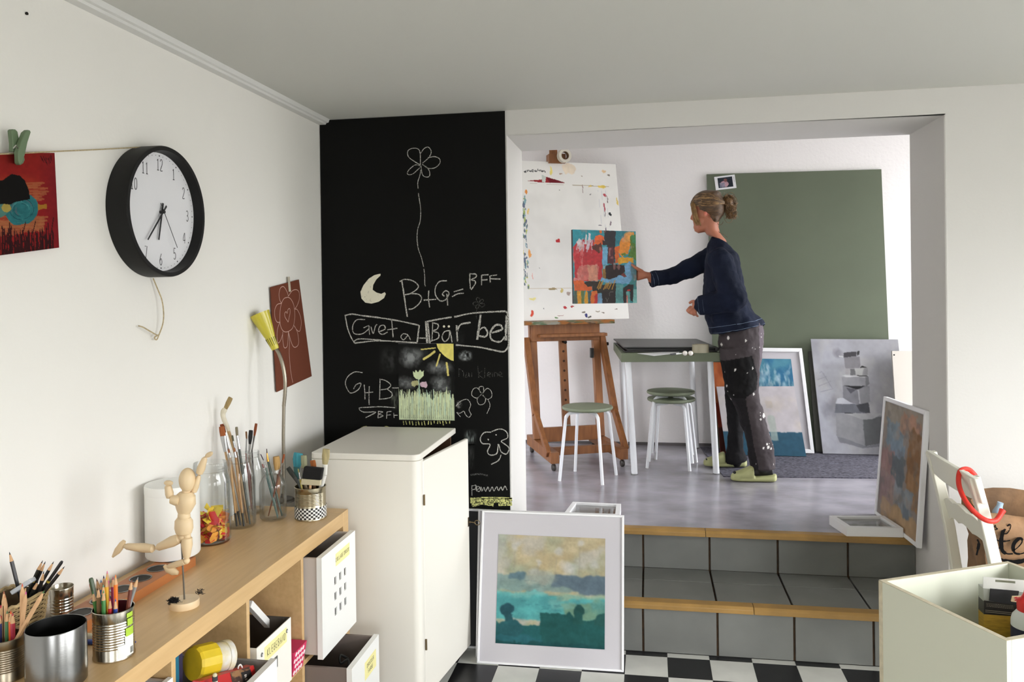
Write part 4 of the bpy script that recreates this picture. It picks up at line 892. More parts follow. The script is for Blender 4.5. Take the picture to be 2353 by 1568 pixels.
# board with round holes: strips between holes
def holed_cell(mb, x0, x1, y0, y1, c, r, z0, z1, n=24):
    ring = [Vector((c[0]+r*math.cos(2*PI*i/n), c[1]+r*math.sin(2*PI*i/n), 0)) for i in range(n)]
    outer = []
    for i in range(n):
        a = 2*PI*i/n; dx_, dy_ = math.cos(a), math.sin(a); t = 1e9
        if dx_ > 1e-9: t = min(t, (x1-c[0])/dx_)
        if dx_ < -1e-9: t = min(t, (x0-c[0])/dx_)
        if dy_ > 1e-9: t = min(t, (y1-c[1])/dy_)
        if dy_ < -1e-9: t = min(t, (y0-c[1])/dy_)
        outer.append(Vector((c[0]+dx_*t, c[1]+dy_*t, 0)))
    for z, fl in ((z1, False),):
        vs = [p+Vector((0, 0, z)) for p in ring]+[p+Vector((0, 0, z)) for p in outer]
        mb.add(vs, [(i, (i+1) % n, n+(i+1) % n, n+i) for i in range(n)])
    mb.add([p+Vector((0, 0, z1)) for p in ring]+[p+Vector((0, 0, z0)) for p in ring], [(i, (i+1) % n, n+(i+1) % n, n+i) for i in range(n)])
    mb.add([p+Vector((0, 0, z1)) for p in outer]+[p+Vector((0, 0, z0)) for p in outer], [(i, (i+1) % n, n+(i+1) % n, n+i) for i in range(n)])
    for (px_, py_) in ((x0, y0), (x1, y0), (x1, y1), (x0, y1)):
        best = sorted(range(n), key=lambda i: (outer[i].x-px_)**2+(outer[i].y-py_)**2)[:2]
        mb.add([outer[best[0]]+Vector((0, 0, z1)), outer[best[1]]+Vector((0, 0, z1)), Vector((px_, py_, z1))], [(0, 1, 2)])
        mb.add([Vector((px_, py_, z1)), outer[best[0]]+Vector((0, 0, z1)), outer[best[0]]+Vector((0, 0, z0)), Vector((px_, py_, z0))], [(0, 1, 2, 3)])
        mb.add([Vector((px_, py_, z1)), outer[best[1]]+Vector((0, 0, z1)), outer[best[1]]+Vector((0, 0, z0)), Vector((px_, py_, z0))], [(0, 1, 2, 3)])
edges = [by1]+[(hs[i]+hs[i+1])/2 for i in range(6)]+[by0]
for i, y in enumerate(hs): holed_cell(mb, bx0, bx1, edges[i+1], edges[i], (.117, y), hr, cz, ZB, 32)
mb.build('board', OK_, wbk, smooth=False)
for y in hs: MB().lathe([(0, .004), (hr*.90, .004), (hr*.965, .022), (hr*.975, .0264)], (.117, y, cz), 36).build('metal_cup', CUPIN, wbk); MB().lathe([(hr*.975, .0262), (hr*1.0, .0276), (hr*1.12, .0276), (hr*1.12, .0262)], (.117, y, cz), 36, closed=True).build('cup_rim', STEEL, wbk)
# marker between steel cup and can
mk = thing('marker_pen', 'blue marker pen lying on the shelf behind the pencil can', 'pen', (.30, -1.85, cz))
m0, m1 = at(206, 1476, 'z', cz+.006), at(312, 1476, 'z', cz+.006); d = (m1-m0).normalized(); 
MB().tube([m0-d*.01, m0+d*.04], .006, 12).build('cap', mat('blue plastic', (40, 64, 140), .35), mk); MB().tube([m0+d*.04, m1-d*.012], .0055, 12).build('barrel', mat('dark barrel', (40, 44, 60), .4), mk); MB().tube([m1-d*.012, m1], [.004, .002], 10).build('tip', mat('blue plastic', (40, 64, 140), .35), mk)
tb_ = thing('glue_tube', 'small white printed tube lying behind the pencil can', 'tube', at(208, 1466, 'z', cz+.005)); t_ = at(208, 1464, 'z', cz+.008)
MB().tube([t_-d*.02, t_+d*.015], .008, 12).build('tube', GWT, tb_); MB().tube([t_+d*.015, t_+d*.03], .005, 10).build('cap', mat('dark barrel', (40, 44, 60), .4), tb_)
# canister
cc_ = at(397, 1200, 'x', .088); CN = Vector((.088, cc_.y, cz+.0282)); rcn = .077; hcn = at(397, 1110, 'y', CN.y).z-CN.z
cn = thing('canister', 'tall white lidded canister standing on the cup board behind the wooden mannequin', 'canister', CN)
MB().lathe([(0, 0), (rcn*.97, 0), (rcn, .004), (rcn, hcn-.026), (rcn*.985, hcn-.025)], CN, 64).build('body', WHITE, cn)
MB().lathe([(rcn*1.005, hcn-.026), (rcn*1.01, hcn-.024), (rcn*1.01, hcn-.005), (rcn*.985, hcn), (0, hcn)], CN, 64).build('lid', WHITE, cn)
# glass jars
def jar(label, c, prof, t=.0028, name='glass_jar', group=None):
    j = thing(name, label, 'jar', c, group); r_in = [(max(r-t, 0), z+(t if i == 0 else 0)) for i, (r, z) in enumerate(prof)]
    P = [(0, prof[0][1])]+prof+[(prof[-1][0]-t, prof[-1][1])]+[(max(r-t, .001), max(z, prof[0][1]+t*1.5)) for r, z in prof[::-1][1:]]+[(0, prof[0][1]+t*1.5)]
    MB().lathe(P, c, 56).build('glass', GLS, j); return j
jb = at(486, 1225, 'x', .092); CJ = Vector((.092, jb.y, cz)); hj = at(484, 1063, 'y', CJ.y).z-cz; rj = .061
jar1 = jar('wide glass jar part filled with red and yellow petals', CJ, [(rj*.9, 0), (rj, .008), (rj, hj*.74), (rj*.97, hj*.80), (rj*.86, hj*.865), (rj*.86, hj*.90), (rj*.89, hj*.905), (rj*.89, hj*.93), (rj*.86, hj*.935), (rj*.88, hj*.96), (rj*.86, hj)])
PET = [mat('red petal', (214, 44, 52), .6, sss=.0), mat('yellow petal', (232, 202, 60), .6), mat('orange petal', (232, 160, 60), .6)]
for i, m in enumerate(PET):
    mb = MB(); rr_ = np.random.default_rng(20+i)
    for k in range(56 if i != 1 else 44):
        a = rr_.random()*6.28; rad = rj*.84*math.sqrt(rr_.random()); z = .012+rr_.random()*.072*(1.0 if i != 1 else 1.25)
        c = CJ+Vector((rad*math.cos(a)*.9, rad*math.sin(a)*.9, z)); s = .013+.010*rr_.random()
        q = Quaternion(Vector(rr_.random(3)-.5).normalized(), rr_.random()*6); pts = []
        for v in ((-1, -.7, 0), (0, -.9, .25), (1, -.5, 0), (1.1, .4, .2), (.3, .9, 0), (-.8, .7, .3)):
            p = c+q @ (Vector(v)*s); dv = p-CJ; rh = math.hypot(dv.x, dv.y)
            if rh > rj*.93: p.x = CJ.x+dv.x*rj*.93/rh; p.y = CJ.y+dv.y*rj*.93/rh
            p.z = max(p.z, cz+.0055); pts.append(p)
        mb.add(pts+[c+q @ Vector((0, 0, .3*s))], [(0, 1, 6), (1, 2, 6), (2, 3, 6), (3, 4, 6), (4, 5, 6), (5, 0, 6)])
    o = mb.build('petals', m); tag(o, ['deep red petals', 'yellow petals', 'orange petals'][i]+' loosely filling the wide glass jar', 'petals', 'petals in the glass jar'); o['kind'] = 'stuff'
j2 = at(553, 1195, 'x', .10); CT = Vector((.10, j2.y, cz)); ht = at(548, 1042, 'y', CT.y).z-cz; r2 = .052
jar2 = jar('tall glass jar crammed with long wooden-handled paint brushes', CT, [(r2*.9, 0), (r2, .008), (r2, ht*.62), (r2*.94, ht*.74), (r2*.80, ht*.84), (r2*.76, ht*.88), (r2*.80, ht*.89), (r2*.80, ht*.92), (r2*.76, ht*.93), (r2*.79, ht*.965), (r2*.77, ht)])
j3 = at(572, 1190, 'x', .060); CB = Vector((.062, j3.y+.03, cz)); hb3 = at(567, 1036, 'y', CB.y).z-cz; r3 = .040
jar3 = jar('slimmer glass bottle jar against the wall behind the brush jar', CB, [(r3*.9, 0), (r3, .008), (r3, hb3*.60), (r3*.9, hb3*.72), (r3*.66, hb3*.86), (r3*.60, hb3*.9), (r3*.64, hb3*.91), (r3*.64, hb3*.94), (r3*.6, hb3*.95), (r3*.63, hb3*.975), (r3*.61, hb3)])
j4 = at(628, 1188, 'x', .175); CK = Vector((.175, j4.y, cz)); h4 = at(628, 1078, 'y', CK.y).z-cz; r4 = .0475
jar4 = jar('squat clear bottle with a short neck holding a few paint brushes', CK, [(r4*.8, 0), (r4*.97, .008), (r4, .02), (r4, h4*.66), (r4*.95, h4*.74), (r4*.75, h4*.84), (r4*.64, h4*.88), (r4*.64, h4*.91), (r4*.68, h4*.92), (r4*.68, h4*.97), (r4*.64, h4)])
# brushes
FER = mat('nickel ferrule', (190, 190, 192), .25, 1.0)
def brush(label, pts, wt, wf, wh, cb, chd, flat=.35, fer=FER, group='paint brushes in jars', endcol=None, m_round=False):
    """pts: bristle tip, bristle root, ferrule end, (way points), handle end"""
    P = [Vector(p) for p in pts]; b = thing('paint_brush', label, 'paint brush', P[-1], group)
    side = (P[1]-P[0]).cross(Vector((0, 1, 0)))
    side = side.normalized() if side.length > 1e-6 else Vector((1, 0, 0))
    mid = lerp(P[0], P[1], .5)
    MB().tube([P[0], lerp(P[0], P[1], .12), mid, P[1]], [wt*.40 if m_round else wt*.46, wt*.5, wt*.52, wf*.5], 14, flat=flat, up=side).build('bristles', mat('bristle %d %d %d' % tuple(cb), cb, .8, var=.3, vscale=90, stretch=(1, 1, .12), bump=.3, bscale=400), b)
    MB().tube([P[1], P[2]], [wf*.52, max(wh*.55, wf*.32)], 14, flat=max(flat, .5), up=side).build('ferrule', fer, b)
    hp = P[2:]; n = len(hp); hm = mat('handle %d %d %d' % tuple(chd), chd, .4, var=.15, vscale=30)
    if n == 2: hp = [hp[0], lerp(hp[0], hp[1], .25), lerp(hp[0], hp[1], .8), hp[1]]; rr = [wh*.42, wh*.55, wh*.42, wh*.3]
    else: rr = [wh*.5]*(n-1)+[wh*.35]
    MB().tube(hp, rr, 12).build('handle', hm, b)
    if endcol: MB().tube([lerp(hp[-1], hp[-2], .95), hp[-1]+(hp[-1]-hp[-2]).normalized()*.0004], [wh*.47, wh*.36], 12).build('handle_tip', mat('handle end', endcol, .4), b)
    return b
def g7(x, y, Y): return at(430+x/4.61, 900+y/4.61, 'y', Y)
yj = CT.y
def inj(c, r, dx, dy): return Vector((c.x+dx*r, c.y+dy*r, cz+.0075))
brush('tallest paint brush, bent, pale handle caked with dried cream paint', [g7(462, 66, yj+.01), g7(402, 190, yj+.01), g7(384, 225, yj+.01), g7(386, 270, yj+.01), g7(412, 340, yj+.01), g7(455, 470, yj+.01), g7(520, 690, yj+.01), inj(CT, r2, .55, .1)], .018, .014, .011, (176, 150, 100), (190, 156, 108), .5, mat('caked paint', (214, 206, 186), .7, bump=.4, bscale=80))
MB().tube(smoothpath([g7(408, 178, yj+.01), g7(386, 212, yj+.01), g7(380, 255, yj+.01), g7(398, 315, yj+.01), g7(424, 370, yj+.01), g7(440, 420, yj+.01)], 4), [.0075, .0085, .0095, .0098, .0098, .0092, .0088, .0086, .0085, .008, .0078, .0082, .008, .0076, .0074, .007, .0066, .0064, .0062, .006, .0058], 12).build('paint_crust', _M['caked paint'], [o for o in bpy.data.objects if o.get('label', '').startswith('tallest paint brush')][0])
brush('flat orange-haired brush with wide silver ferrule and black-ended handle', [g7(365, 372, yj-.012), g7(378, 472, yj-.012), g7(405, 640, yj-.012), inj(CT, r2, .18, -.35)], .021, .020, .0085, (176, 96, 48), (204, 164, 112), .3, endcol=(28, 26, 24))
brush('flat rust-haired brush half hidden behind the orange one', [g7(368, 345, yj+.02), g7(392, 440, yj+.02), g7(440, 620, yj+.02), inj(CT, r2, .0, .4)], .017, .016, .008, (150, 74, 40), (196, 150, 98), .3)
brush('round grey-haired brush with dark handle in the tall jar', [g7(522, 376, yj), g7(530, 468, yj), g7(552, 610, yj), inj(CT, r2, .72, -.1)], .0095, .0085, .009, (140, 130, 106), (54, 58, 50), .9, m_round=True)
brush('small grey round brush low in the tall jar', [g7(478, 465, yj+.006), g7(490, 525, yj+.006), g7(520, 640, yj+.006), inj(CT, r2, .35, .2)], .006, .006, .0075, (120, 120, 96), (150, 110, 66), .9, m_round=True)
brush('thin bare-handled brush in front inside the tall jar', [g7(440, 610, yj-.02), g7(444, 650, yj-.02), g7(452, 700, yj-.02), inj(CT, r2, .05, -.6)], .006, .006, .008, (170, 100, 60), (206, 160, 104), .8, endcol=(28, 26, 24))
brush('brush with a cream painted handle end in the tall jar', [g7(500, 600, yj-.014), g7(504, 640, yj-.014), g7(515, 700, yj-.014), inj(CT, r2, .5, -.5)], .007, .007, .009, (170, 110, 70), (186, 140, 88), .8, endcol=(220, 214, 196))
yk = CB.y
brush('narrow brown filbert brush in the slim bottle jar', [g7(626, 424, yk), g7(630, 500, yk), g7(622, 650, yk), inj(CB, r3, -.3, .2)], .007, .006, .006, (150, 104, 60), (150, 52, 44), .6, m_round=True)
brush('black-haired mop brush in the slim bottle jar', [g7(676, 412, yk-.008), g7(664, 556, yk-.008), g7(652, 660, yk-.008), inj(CB, r3, .1, -.3)], .016, .010, .007, (30, 28, 30), (130, 44, 40), .7)
brush('slanted rust-haired dagger brush in the slim bottle jar', [g7(732, 340, yk+.008), g7(712, 468, yk+.008), g7(686, 620, yk+.008), inj(CB, r3, -.1, .5)], .011, .008, .006, (156, 82, 42), (60, 52, 46), .5)
def g8(x, y, Y): return at(580+x/7.84, 1020+y/7.84, 'y', Y)
yq = CK.y
brush('thin purple-tipped brush in the squat bottle', [g8(148, 190, yq), g8(200, 300, yq), g8(245, 430, yq), inj(CK, r4, .35, .1)], .0035, .003, .005, (70, 54, 76), (120, 140, 130), .9, m_round=True)
brush('thin pointed brush with copper ferrule in the squat bottle', [g8(257, 92, yq+.004), g8(262, 170, yq+.004), g8(282, 320, yq+.004), inj(CK, r4, .62, .2)], .003, .004, .009, (60, 44, 34), (74, 88, 76), .9, mat('copper ferrule', (206, 140, 70), .25, 1), m_round=True)
brush('big round tan stencil brush with white collar in the squat bottle', [g8(428, 230, yq+.006), g8(452, 470, yq+.006), g8(470, 540, yq+.006), inj(CK, r4, .1, .5)], .0235, .0200, .014, (200, 160, 100), (150, 110, 80), .95, mat('white collar', (220, 216, 210), .5))
brush('slim orange brush beside the lamp pole in the squat bottle', [g8(572, 192, yq-.002), g8(538, 345, yq-.002), g8(500, 470, yq-.002), inj(CK, r4, -.45, .1)], .008, .006, .006, (160, 84, 44), (120, 70, 50), .6)
brush('pink-tipped small brush low in the squat bottle', [g8(178, 365, yq-.004), g8(205, 440, yq-.004), g8(235, 520, yq-.004), inj(CK, r4, .5, -.3)], .005, .004, .005, (150, 100, 96), (60, 92, 88), .9, m_round=True)
yc = C3.y; gp = 'wide brushes in the checked can'
brush('wide turquoise-stained brush at the back of the checked can', [g8(830, 170, yc+.03), g8(800, 420, yc+.03), g8(800, 640, yc+.03), Vector((C3.x-.012, yc+.03, cz+.014))], .037, .026, .012, (74, 168, 186), (120, 140, 130), .3, mat('teal stained ferrule', (70, 120, 120), .5), gp)
brush('pale green-grey bristle brush in the middle of the checked can', [g8(925, 212, yc+.012), g8(935, 440, yc+.012), g8(925, 640, yc+.012), Vector((C3.x, yc+.012, cz+.014))], .023, .020, .012, (170, 172, 138), (150, 130, 100), .4, FER, gp)
brush('orange flat brush behind the black foam brush', [g8(1085, 300, yc+.02), g8(1110, 450, yc+.02), g8(1100, 640, yc+.02), Vector((C3.x+.016, yc+.02, cz+.014))], .021, .020, .010, (190, 112, 54), (150, 110, 80), .3, FER, gp)
brush('pale bristle brush with thick white-painted handle leaning right in the checked can', [g8(1332, 98, yc), g8(1308, 372, yc), g8(1300, 560, yc), g8(1265, 690, yc), Vector((C3.x+.010, yc, cz+.02))], .0275, .0195, .0165, (206, 190, 140), (228, 226, 218), .5, mat('white painted ferrule', (228, 226, 218), .5), gp)
brush('dark grey brush leaning left in the checked can', [g8(640, 430, yc-.004), g8(760, 610, yc-.004), g8(820, 700, yc-.004), Vector((C3.x+.01, yc-.004, cz+.02))], .018, .014, .011, (62, 66, 62), (80, 84, 78), .5, mat('dark ferrule', (70, 72, 70), .5), gp)
brush('thin brush with yellow-flecked handle in the checked can', [g8(825, 455, yc-.02), g8(838, 520, yc-.02), g8(860, 640, yc-.02), Vector((C3.x-.006, yc-.02, cz+.014))], .005, .005, .006, (206, 196, 130), (200, 180, 90), .8, FER, gp)
fbm = thing('foam_brush', 'black foam brush with cream collar in front in the checked can', 'paint brush', Vector((C3.x, yc-.03, cz+.014)), gp)
f0 = g8(1085, 420, yc-.034); 
qf = [g8(925, 415, yc-.036), g8(1262, 448, yc-.036), g8(1225, 660, yc-.036), g8(885, 632, yc-.036)]
MB().slab(qf, .018).build('foam_head', mat('black foam', (20, 19, 19), .95, bump=.2, bscale=300), fbm, bevel=.003)
qc = [g8(885, 634, yc-.035), g8(1222, 662, yc-.035), g8(1215, 760, yc-.035), g8(870, 740, yc-.035)]
MB().slab(qc, .014).build('collar', mat('cream collar', (196, 186, 156), .6), fbm, bevel=.001)
MB().tube([g8(1045, 740, yc-.028), Vector((C3.x, yc-.02, cz+.014))], .005, 10).build('handle', WOODC, fbm)
# gooseneck lamp
lx = .105; lp = at(651, 1100, 'x', lx); LY = lp.y
lm = thing('gooseneck_lamp', 'small gooseneck lamp with a yellow cone shade turned up on the shelf', 'lamp', (lx, LY, cz))
CRM = mat('worn chrome', (150, 142, 128), .3, 1.0); YSH = mat('olive yellow enamel', (196, 184, 50), .32, coat=.3)
def gl(px, py, dx=0): p = at(px, py, 'y', LY); return p+Vector((dx, 0, 0))
MB().lathe([(0, 0), (.042, 0), (.042, .006), (.036, .012), (.010, .016), (.008, .03), (0, .03)], (lp.x, LY, cz), 36).build('base', mat('dark base', (70, 66, 60), .4, .6), lm)
pole = [Vector((lp.x, LY, cz+.016)), gl(651, 1000), gl(652, 932)]
MB().tube(pole, .0062, 12).build('pole', CRM, lm)
neck = smoothpath([gl(652, 934), gl(655, 900), gl(655, 870), gl(650, 840), gl(642, 815), gl(634, 800)], 8)
MB().tube(neck, [.0072-.0004*(i % 2) for i in range(len(neck))], 12).build('gooseneck', CRM, lm)
s0 = gl(633, 803); s1 = gl(603, 726); axs = (s1-s0).normalized(); Ls = (s1-s0).length*1.08
axs = (axs+Vector((0, -.10, 0))).normalized()
MB().lathe([(.004, 0), (.0135, .0), (.0150, .004), (.0195, Ls*.36), (.0215, Ls*.40), (.0385, Ls), (.0372, Ls), (.0205, Ls*.41), (.012, .006), (.004, .005)], s0, 44, axs).build('shade', YSH, lm)
MB().ball(s0+axs*Ls*.62, .017, 14, 10).build('bulb', mat('frosted bulb', (226, 222, 214), .5), lm)
mb = MB(); e1 = axs.cross(Vector((0, 1, 0))).normalized(); e2 = axs.cross(e1)
for k in range(14):
    a = 2*PI*k/14; dv = e1*math.cos(a)+e2*math.sin(a); r_ = .0162; r_2 = .0192
    mb.obox(s0+axs*Ls*.21+dv*.0174, axs*Ls*.11+dv*.0022, e1*math.sin(a)*.0008-e2*math.cos(a)*.0008, dv*.0007)
mb.build('vent_slots', mat('dark slot', (60, 56, 20), .8), lm, smooth=False)
# artist's mannequin
MW = mat('pale beech', (226, 200, 160), .45, var=.06, vscale=20, stretch=(1, 1, .2))
mbase = at(424, 1383, 'z', cz+.012); MY = mbase.y
mn = thing('artist_mannequin', 'jointed wooden mannequin figure posed leaping on a thin rod stand', 'mannequin', (mbase.x, MY, cz))
def gm(x, y, dy=0): p = at(x/2.76, 1000+y/2.76, 'y', MY); return p+Vector((0, dy, 0))
mps = (gm(100, 0)-gm(0, 0)).length/100
def limb(name, a, b, r0, r1, r2, n=16):
    a = Vector(a); b = Vector(b); MB().tube([a, lerp(a, b, .06), lerp(a, b, .35), lerp(a, b, .9), b], [r0*.45, r0*.85, r1, r2, r2*.5], n).build(name, MW, mn)
MB().lathe([(0, 0), (.036, 0), (.0365, .002), (.0365, .016), (.0355, .018), (0, .018)], (mbase.x, MY, cz), 48).build('stand', MW, mn)
MB().tube([Vector((mbase.x, MY, cz+.017)), gm(1150, 660)], .0022, 8).build('rod', mat('steel rod', (120, 116, 108), .35, 1), mn)
hd = gm(1188, 285); MB().ball(hd, (42*mps, 46*mps, 64*mps), 24, 16).build('head', MW, mn)
MB().tube([gm(1183, 340), gm(1180, 368)], 22*mps, 14).build('neck', MW, mn)
MB().tube([gm(1178, 362), gm(1178, 385), gm(1174, 430), gm(1168, 475), gm(1166, 498)], [34*mps, 52*mps, 58*mps, 42*mps, 32*mps], 20, flat=.8).build('chest', MW, mn)
MB().ball(gm(1167, 513), 33*mps, 16, 12).build('waist', MW, mn)
MB().tube([gm(1167, 522), gm(1166, 545), gm(1166, 590), gm(1165, 622), gm(1165, 634)], [34*mps, 48*mps, 50*mps, 42*mps, 28*mps], 20, flat=.85).build('pelvis', MW, mn)
MB().ball(gm(1162, 645), 24*mps, 14, 10).build('hip_joint', MW, mn); MB().ball(gm(1186, 640), 20*mps, 14, 10).build('hip_joint', MW, mn)
for a, b, r in (((1214, 372), (1250, 262), 17), ((1248, 255), (1288, 146), 21)): limb('arm', gm(*a, .01), gm(*b, .01), r*mps, r*mps*1.05, r*mps*.7)
MB().ball(gm(1312, 130, .01), (26*mps, 8*mps, 13*mps), 14, 8, rot=Quaternion((0, 1, 0), -.5)).build('hand', MW, mn)
for a, b, r in (((1160, 410), (1106, 396), 28), ((1100, 392), (1090, 305), 22)): limb('arm', gm(*a, -.014), gm(*b, -.018), r*mps, r*mps, r*mps*.8)
MB().ball(gm(1098, 293, -.02), (27*mps, 10*mps, 15*mps), 14, 8).build('hand', MW, mn)
limb('leg', gm(1148, 652), gm(992, 718), 30*mps, 30*mps, 20*mps); limb('leg', gm(980, 722), gm(788, 706), 25*mps, 25*mps, 17*mps)
MB().tube([gm(788, 672), gm(775, 695), gm(745, 735), gm(714, 774)], [10*mps, 19*mps, 19*mps, 6*mps], 14, flat=.7).build('foot', MW, mn)
limb('leg', gm(1186, 645), gm(1184, 788), 32*mps, 30*mps, 18*mps); MB().ball(gm(1183, 798), 18*mps, 12, 8).build('knee_joint', MW, mn)
limb('leg', gm(1176, 802), gm(1062, 838), 19*mps, 17*mps, 14*mps)
MB().tube([gm(1042, 828), gm(1062, 852), gm(1100, 866), gm(1130, 876)], [10*mps, 18*mps, 22*mps, 10*mps], 14, flat=.7).build('foot', MW, mn)
# black fluff at the stand
FZ = mat('black fluff', (22, 20, 20), 1.0)
def fluff(label, c, n, r, m=FZ):
    mb = MB(); rr_ = np.random.default_rng(n)
    for k in range(n):
        d = Vector(rr_.normal(size=3)).normalized(); d.z = d.z*.8+.2; p = c+Vector((rr_.normal()*r*.40, rr_.normal()*r*.2, rr_.random()*r*1.1))
        q_ = p+d*r*.45; q_.z = max(q_.z, cz+.001); p.z = max(p.z, cz+.001); mb.tube([p, q_], .0006, 3, cap=False)
    o = mb.build('fluff_tuft', m); tag(o, label, 'fluff'); o['kind'] = 'stuff'
fluff('dense tuft of black fluff against the mannequin stand', at(399, 1384, 'y', MY-.022)+Vector((0, 0, -.006)), 900, .013); fluff('wispy dark scrap of fluff on the window side of the mannequin stand', at(459, 1367, 'y', MY-.02), 60, .012)
# ------------------------------------------------------------------ white cabinet
CW = mat('cream white enamel', (234, 230, 220), .4); CIN = mat('brown cabinet inside', (92, 64, 44), .8)
cx0, cx1, cy0, cy1, czt = .222, .652, -.652, -.075, .980
cab = thing('cabinet', 'white cupboard with rounded corners and its key door ajar before the chalkboard', 'cabinet', ((cx0+cx1)/2, (cy0+cy1)/2, 0))
def rrect(x0, x1, y0, y1, rs, n=7):
    """rounded rectangle; radii for corners (x0,y0),(x1,y0),(x1,y1),(x0,y1)"""
    out = []
    for (cx, cy, a0), r in zip(((x0, y0, PI), (x1, y0, 1.5*PI), (x1, y1, 0), (x0, y1, .5*PI)), rs):
        ox = cx+(r if cx == x0 else -r); oy = cy+(r if cy == y0 else -r)
        for k in range(n): a = a0+PI/2*k/(n-1); out.append((ox+r*math.cos(a), oy+r*math.sin(a)))
    return out
top = [Vector((x, y, czt-.024)) for x, y in rrect(cx0, cx1, cy0, cy1, (.018, .030, .004, .004))]
MB().prism(top, (0, 0, .024)).build('top_panel', CW, cab, bevel=.0035, seg=3)
# front (camera side) with the rounded corner post, left side, back
fp = rrect(cx0, cx1, cy0, cy0+.060, (.018, .030, .001, .001)); MB().prism([Vector((x, y, .10)) for x, y in fp], (0, 0, czt-.1245)).build('side_panel', CW, cab)
MB().box((cx0, cy0+.0602, .10), (cx0+.018, cy1, czt-.0245)).build('rear_panel', CW, cab); MB().box((cx0+.0182, cy1-.016, .10), (cx1-.022, cy1, czt-.0245)).build('side_panel', CIN, cab)
MB().box((cx0+.0182, cy0+.0602, .10), (cx1-.024, cy1-.0162, .12)).build('bottom_panel', CIN, cab)
for zz in (.40, .68): MB().box((cx0+.0182, cy0+.0602, zz), (cx1-.06, cy1-.0162, zz+.016)).build('shelf_board', CIN, cab)
# door
hg = Vector((cx1+.001, cy0+.052, 0)); fe = Vector((.722, -.135, 0)); dd = (fe-hg).normalized(); dn = Vector((dd.y, -dd.x, 0))
dzt = at(1075, 1008, 'y', fe.y).z; dzb = at(1087, 1482, 'y', fe.y).z
def dpt(s, z, o=0): p = hg+dd*s+dn*o; return Vector((p.x, p.y, z))
Ld = (fe-hg).length
dr_ = MB().hexa([dpt(0, dzb), dpt(Ld, dzb), dpt(Ld, dzb, -.018), dpt(0, dzb, -.018), dpt(0, dzt), dpt(Ld, dzt), dpt(Ld, dzt, -.018), dpt(0, dzt, -.018)]).build('door', CW, cab, bevel=.004)
BRS = mat('old brass', (120, 104, 78), .35, 1.0)
kz_ = at(1076, 1198, 'y', fe.y).z; kp = dpt(Ld-.012, kz_)
key = MB(); key.tube([kp, kp+dn*.030], .0022, 8); key.tube([kp+dn*.004, kp+dn*.010], .004, 10)
ring = [kp+dn*(.042)+dn*(-.012*math.cos(2*PI*k/20))+Vector((0, 0, .010*math.sin(2*PI*k/20))) for k in range(21)]
key.tube(ring, .0018, 8, cap=False); key.build('key', BRS, dr_)
q = MB(); q.prism([dpt(Ld-.018, kz_-.02, .0004), dpt(Ld-.006, kz_-.02, .0004), dpt(Ld-.006, kz_+.02, .0004), dpt(Ld-.018, kz_+.02, .0004)], dn*.001); q.build('escutcheon', BRS, dr_)
for z in (.25, .8): MB().tube([Vector((hg.x+.004, hg.y-.004, z-.02)), Vector((hg.x+.004, hg.y-.004, z+.02))], .004, 10).build('hinge', BRS, cab)
# bracket feet
def foot(x, y, sx_, sy_):
    mb = MB(); pr = [(0, .0998), (0, .06), (.010, .045), (.004, .03), (.016, 0), (.05, 0), (.038, .03), (.052, .05), (.075, .0998)]
    mb.prism([Vector((x, y+sy_*a, z)) for a, z in pr], (-sx_*.03, 0, 0)); return mb.build('foot', CW, cab, bevel=.002)
foot(cx1-.004, cy0+.01, 1, 1); foot(cx1-.004, cy1-.002, 1, -1); foot(cx0+.034, cy0+.01, 1, 1); foot(cx0+.034, cy1-.002, 1, -1)
# ------------------------------------------------------------------ pictures leaning at the foot of the chalkboard
FW = mat('white frame lacquer', (238, 238, 240), .35); MATB = mat('white mount', (196, 193, 198), .8)
GLZ = glass('picture glass', (250, 250, 250))
def framed(label, quad, wu, wv, art, ml, t=.022, name='framed_picture', proud=.006, mount=MATB, fm=FW, artm=None, group=None):
    q = [Vector(p) for p in quad]; c = (q[2]+q[3])/2; f = thing(name, label, 'picture', c, group)
    frame(q, wu, wv, t, 'frame', fm, f, front=proud)
    MB().slab(inset(q, wu, wv, wu, wv), t*.7).build('mount', mount, f, smooth=False)
    if art is not None:
        qi = inset(q, *ml); painted(art, qi, 'painting', artm or MATTE, f, .0012)
    return f
# sea picture
q = [at(1108, 1173, 'y', -.085), at(1434, 1185, 'y', -.085), at(1433.5, 1545, 'z', .001), at(1096, 1524, 'z', .001)]
a = Art(178, 172, (186, 172, 138))
def sp(x, y): return ((x-305+ (y-370)*.022)/(842+(y-370)*.012), (y-372-(x-300)*.03)/885)
a.mottle((150, 162, 140), .5, .8, (3, 4), soft=.25); a.put(np.clip(1-a.X*5, 0, 1)*.7, (134, 156, 138)); a.mottle((194, 172, 130), .52, .6, (5, 5), soft=.2); a.mottle((186, 182, 174), .56, .7, (6, 5), soft=.15)
for x, y, rx, ry in ((440, 460, 40, 36), (800, 515, 46, 46), (628, 598, 32, 34), (962, 450, 28, 26), (1050, 625, 55, 48), (860, 640, 90, 60), (590, 680, 60, 50)):
    u, v = sp(x, y); a.ell(u, v, rx/840, ry/900, (196, 196, 192), .08, al=.75, soft=.5)
for x, y, y2 in ((440, 500, 660), (765, 560, 690), (950, 470, 700), (622, 630, 740), (1075, 660, 820)): a.line([sp(x, y), sp(x-4, (y+y2)/2), sp(x-10, y2)], .006, (140, 136, 126), .7)
a.rect(*sp(290, 700), *sp(1160, 850), (118, 148, 148), wp=.05, al=.8); a.rect(*sp(395, 680), *sp(525, 740), (92, 118, 128), wp=.06); a.poly([sp(760, 705), sp(1160, 705), sp(1160, 850), sp(960, 850), sp(860, 800), sp(720, 800)], (94, 112, 124), .06)
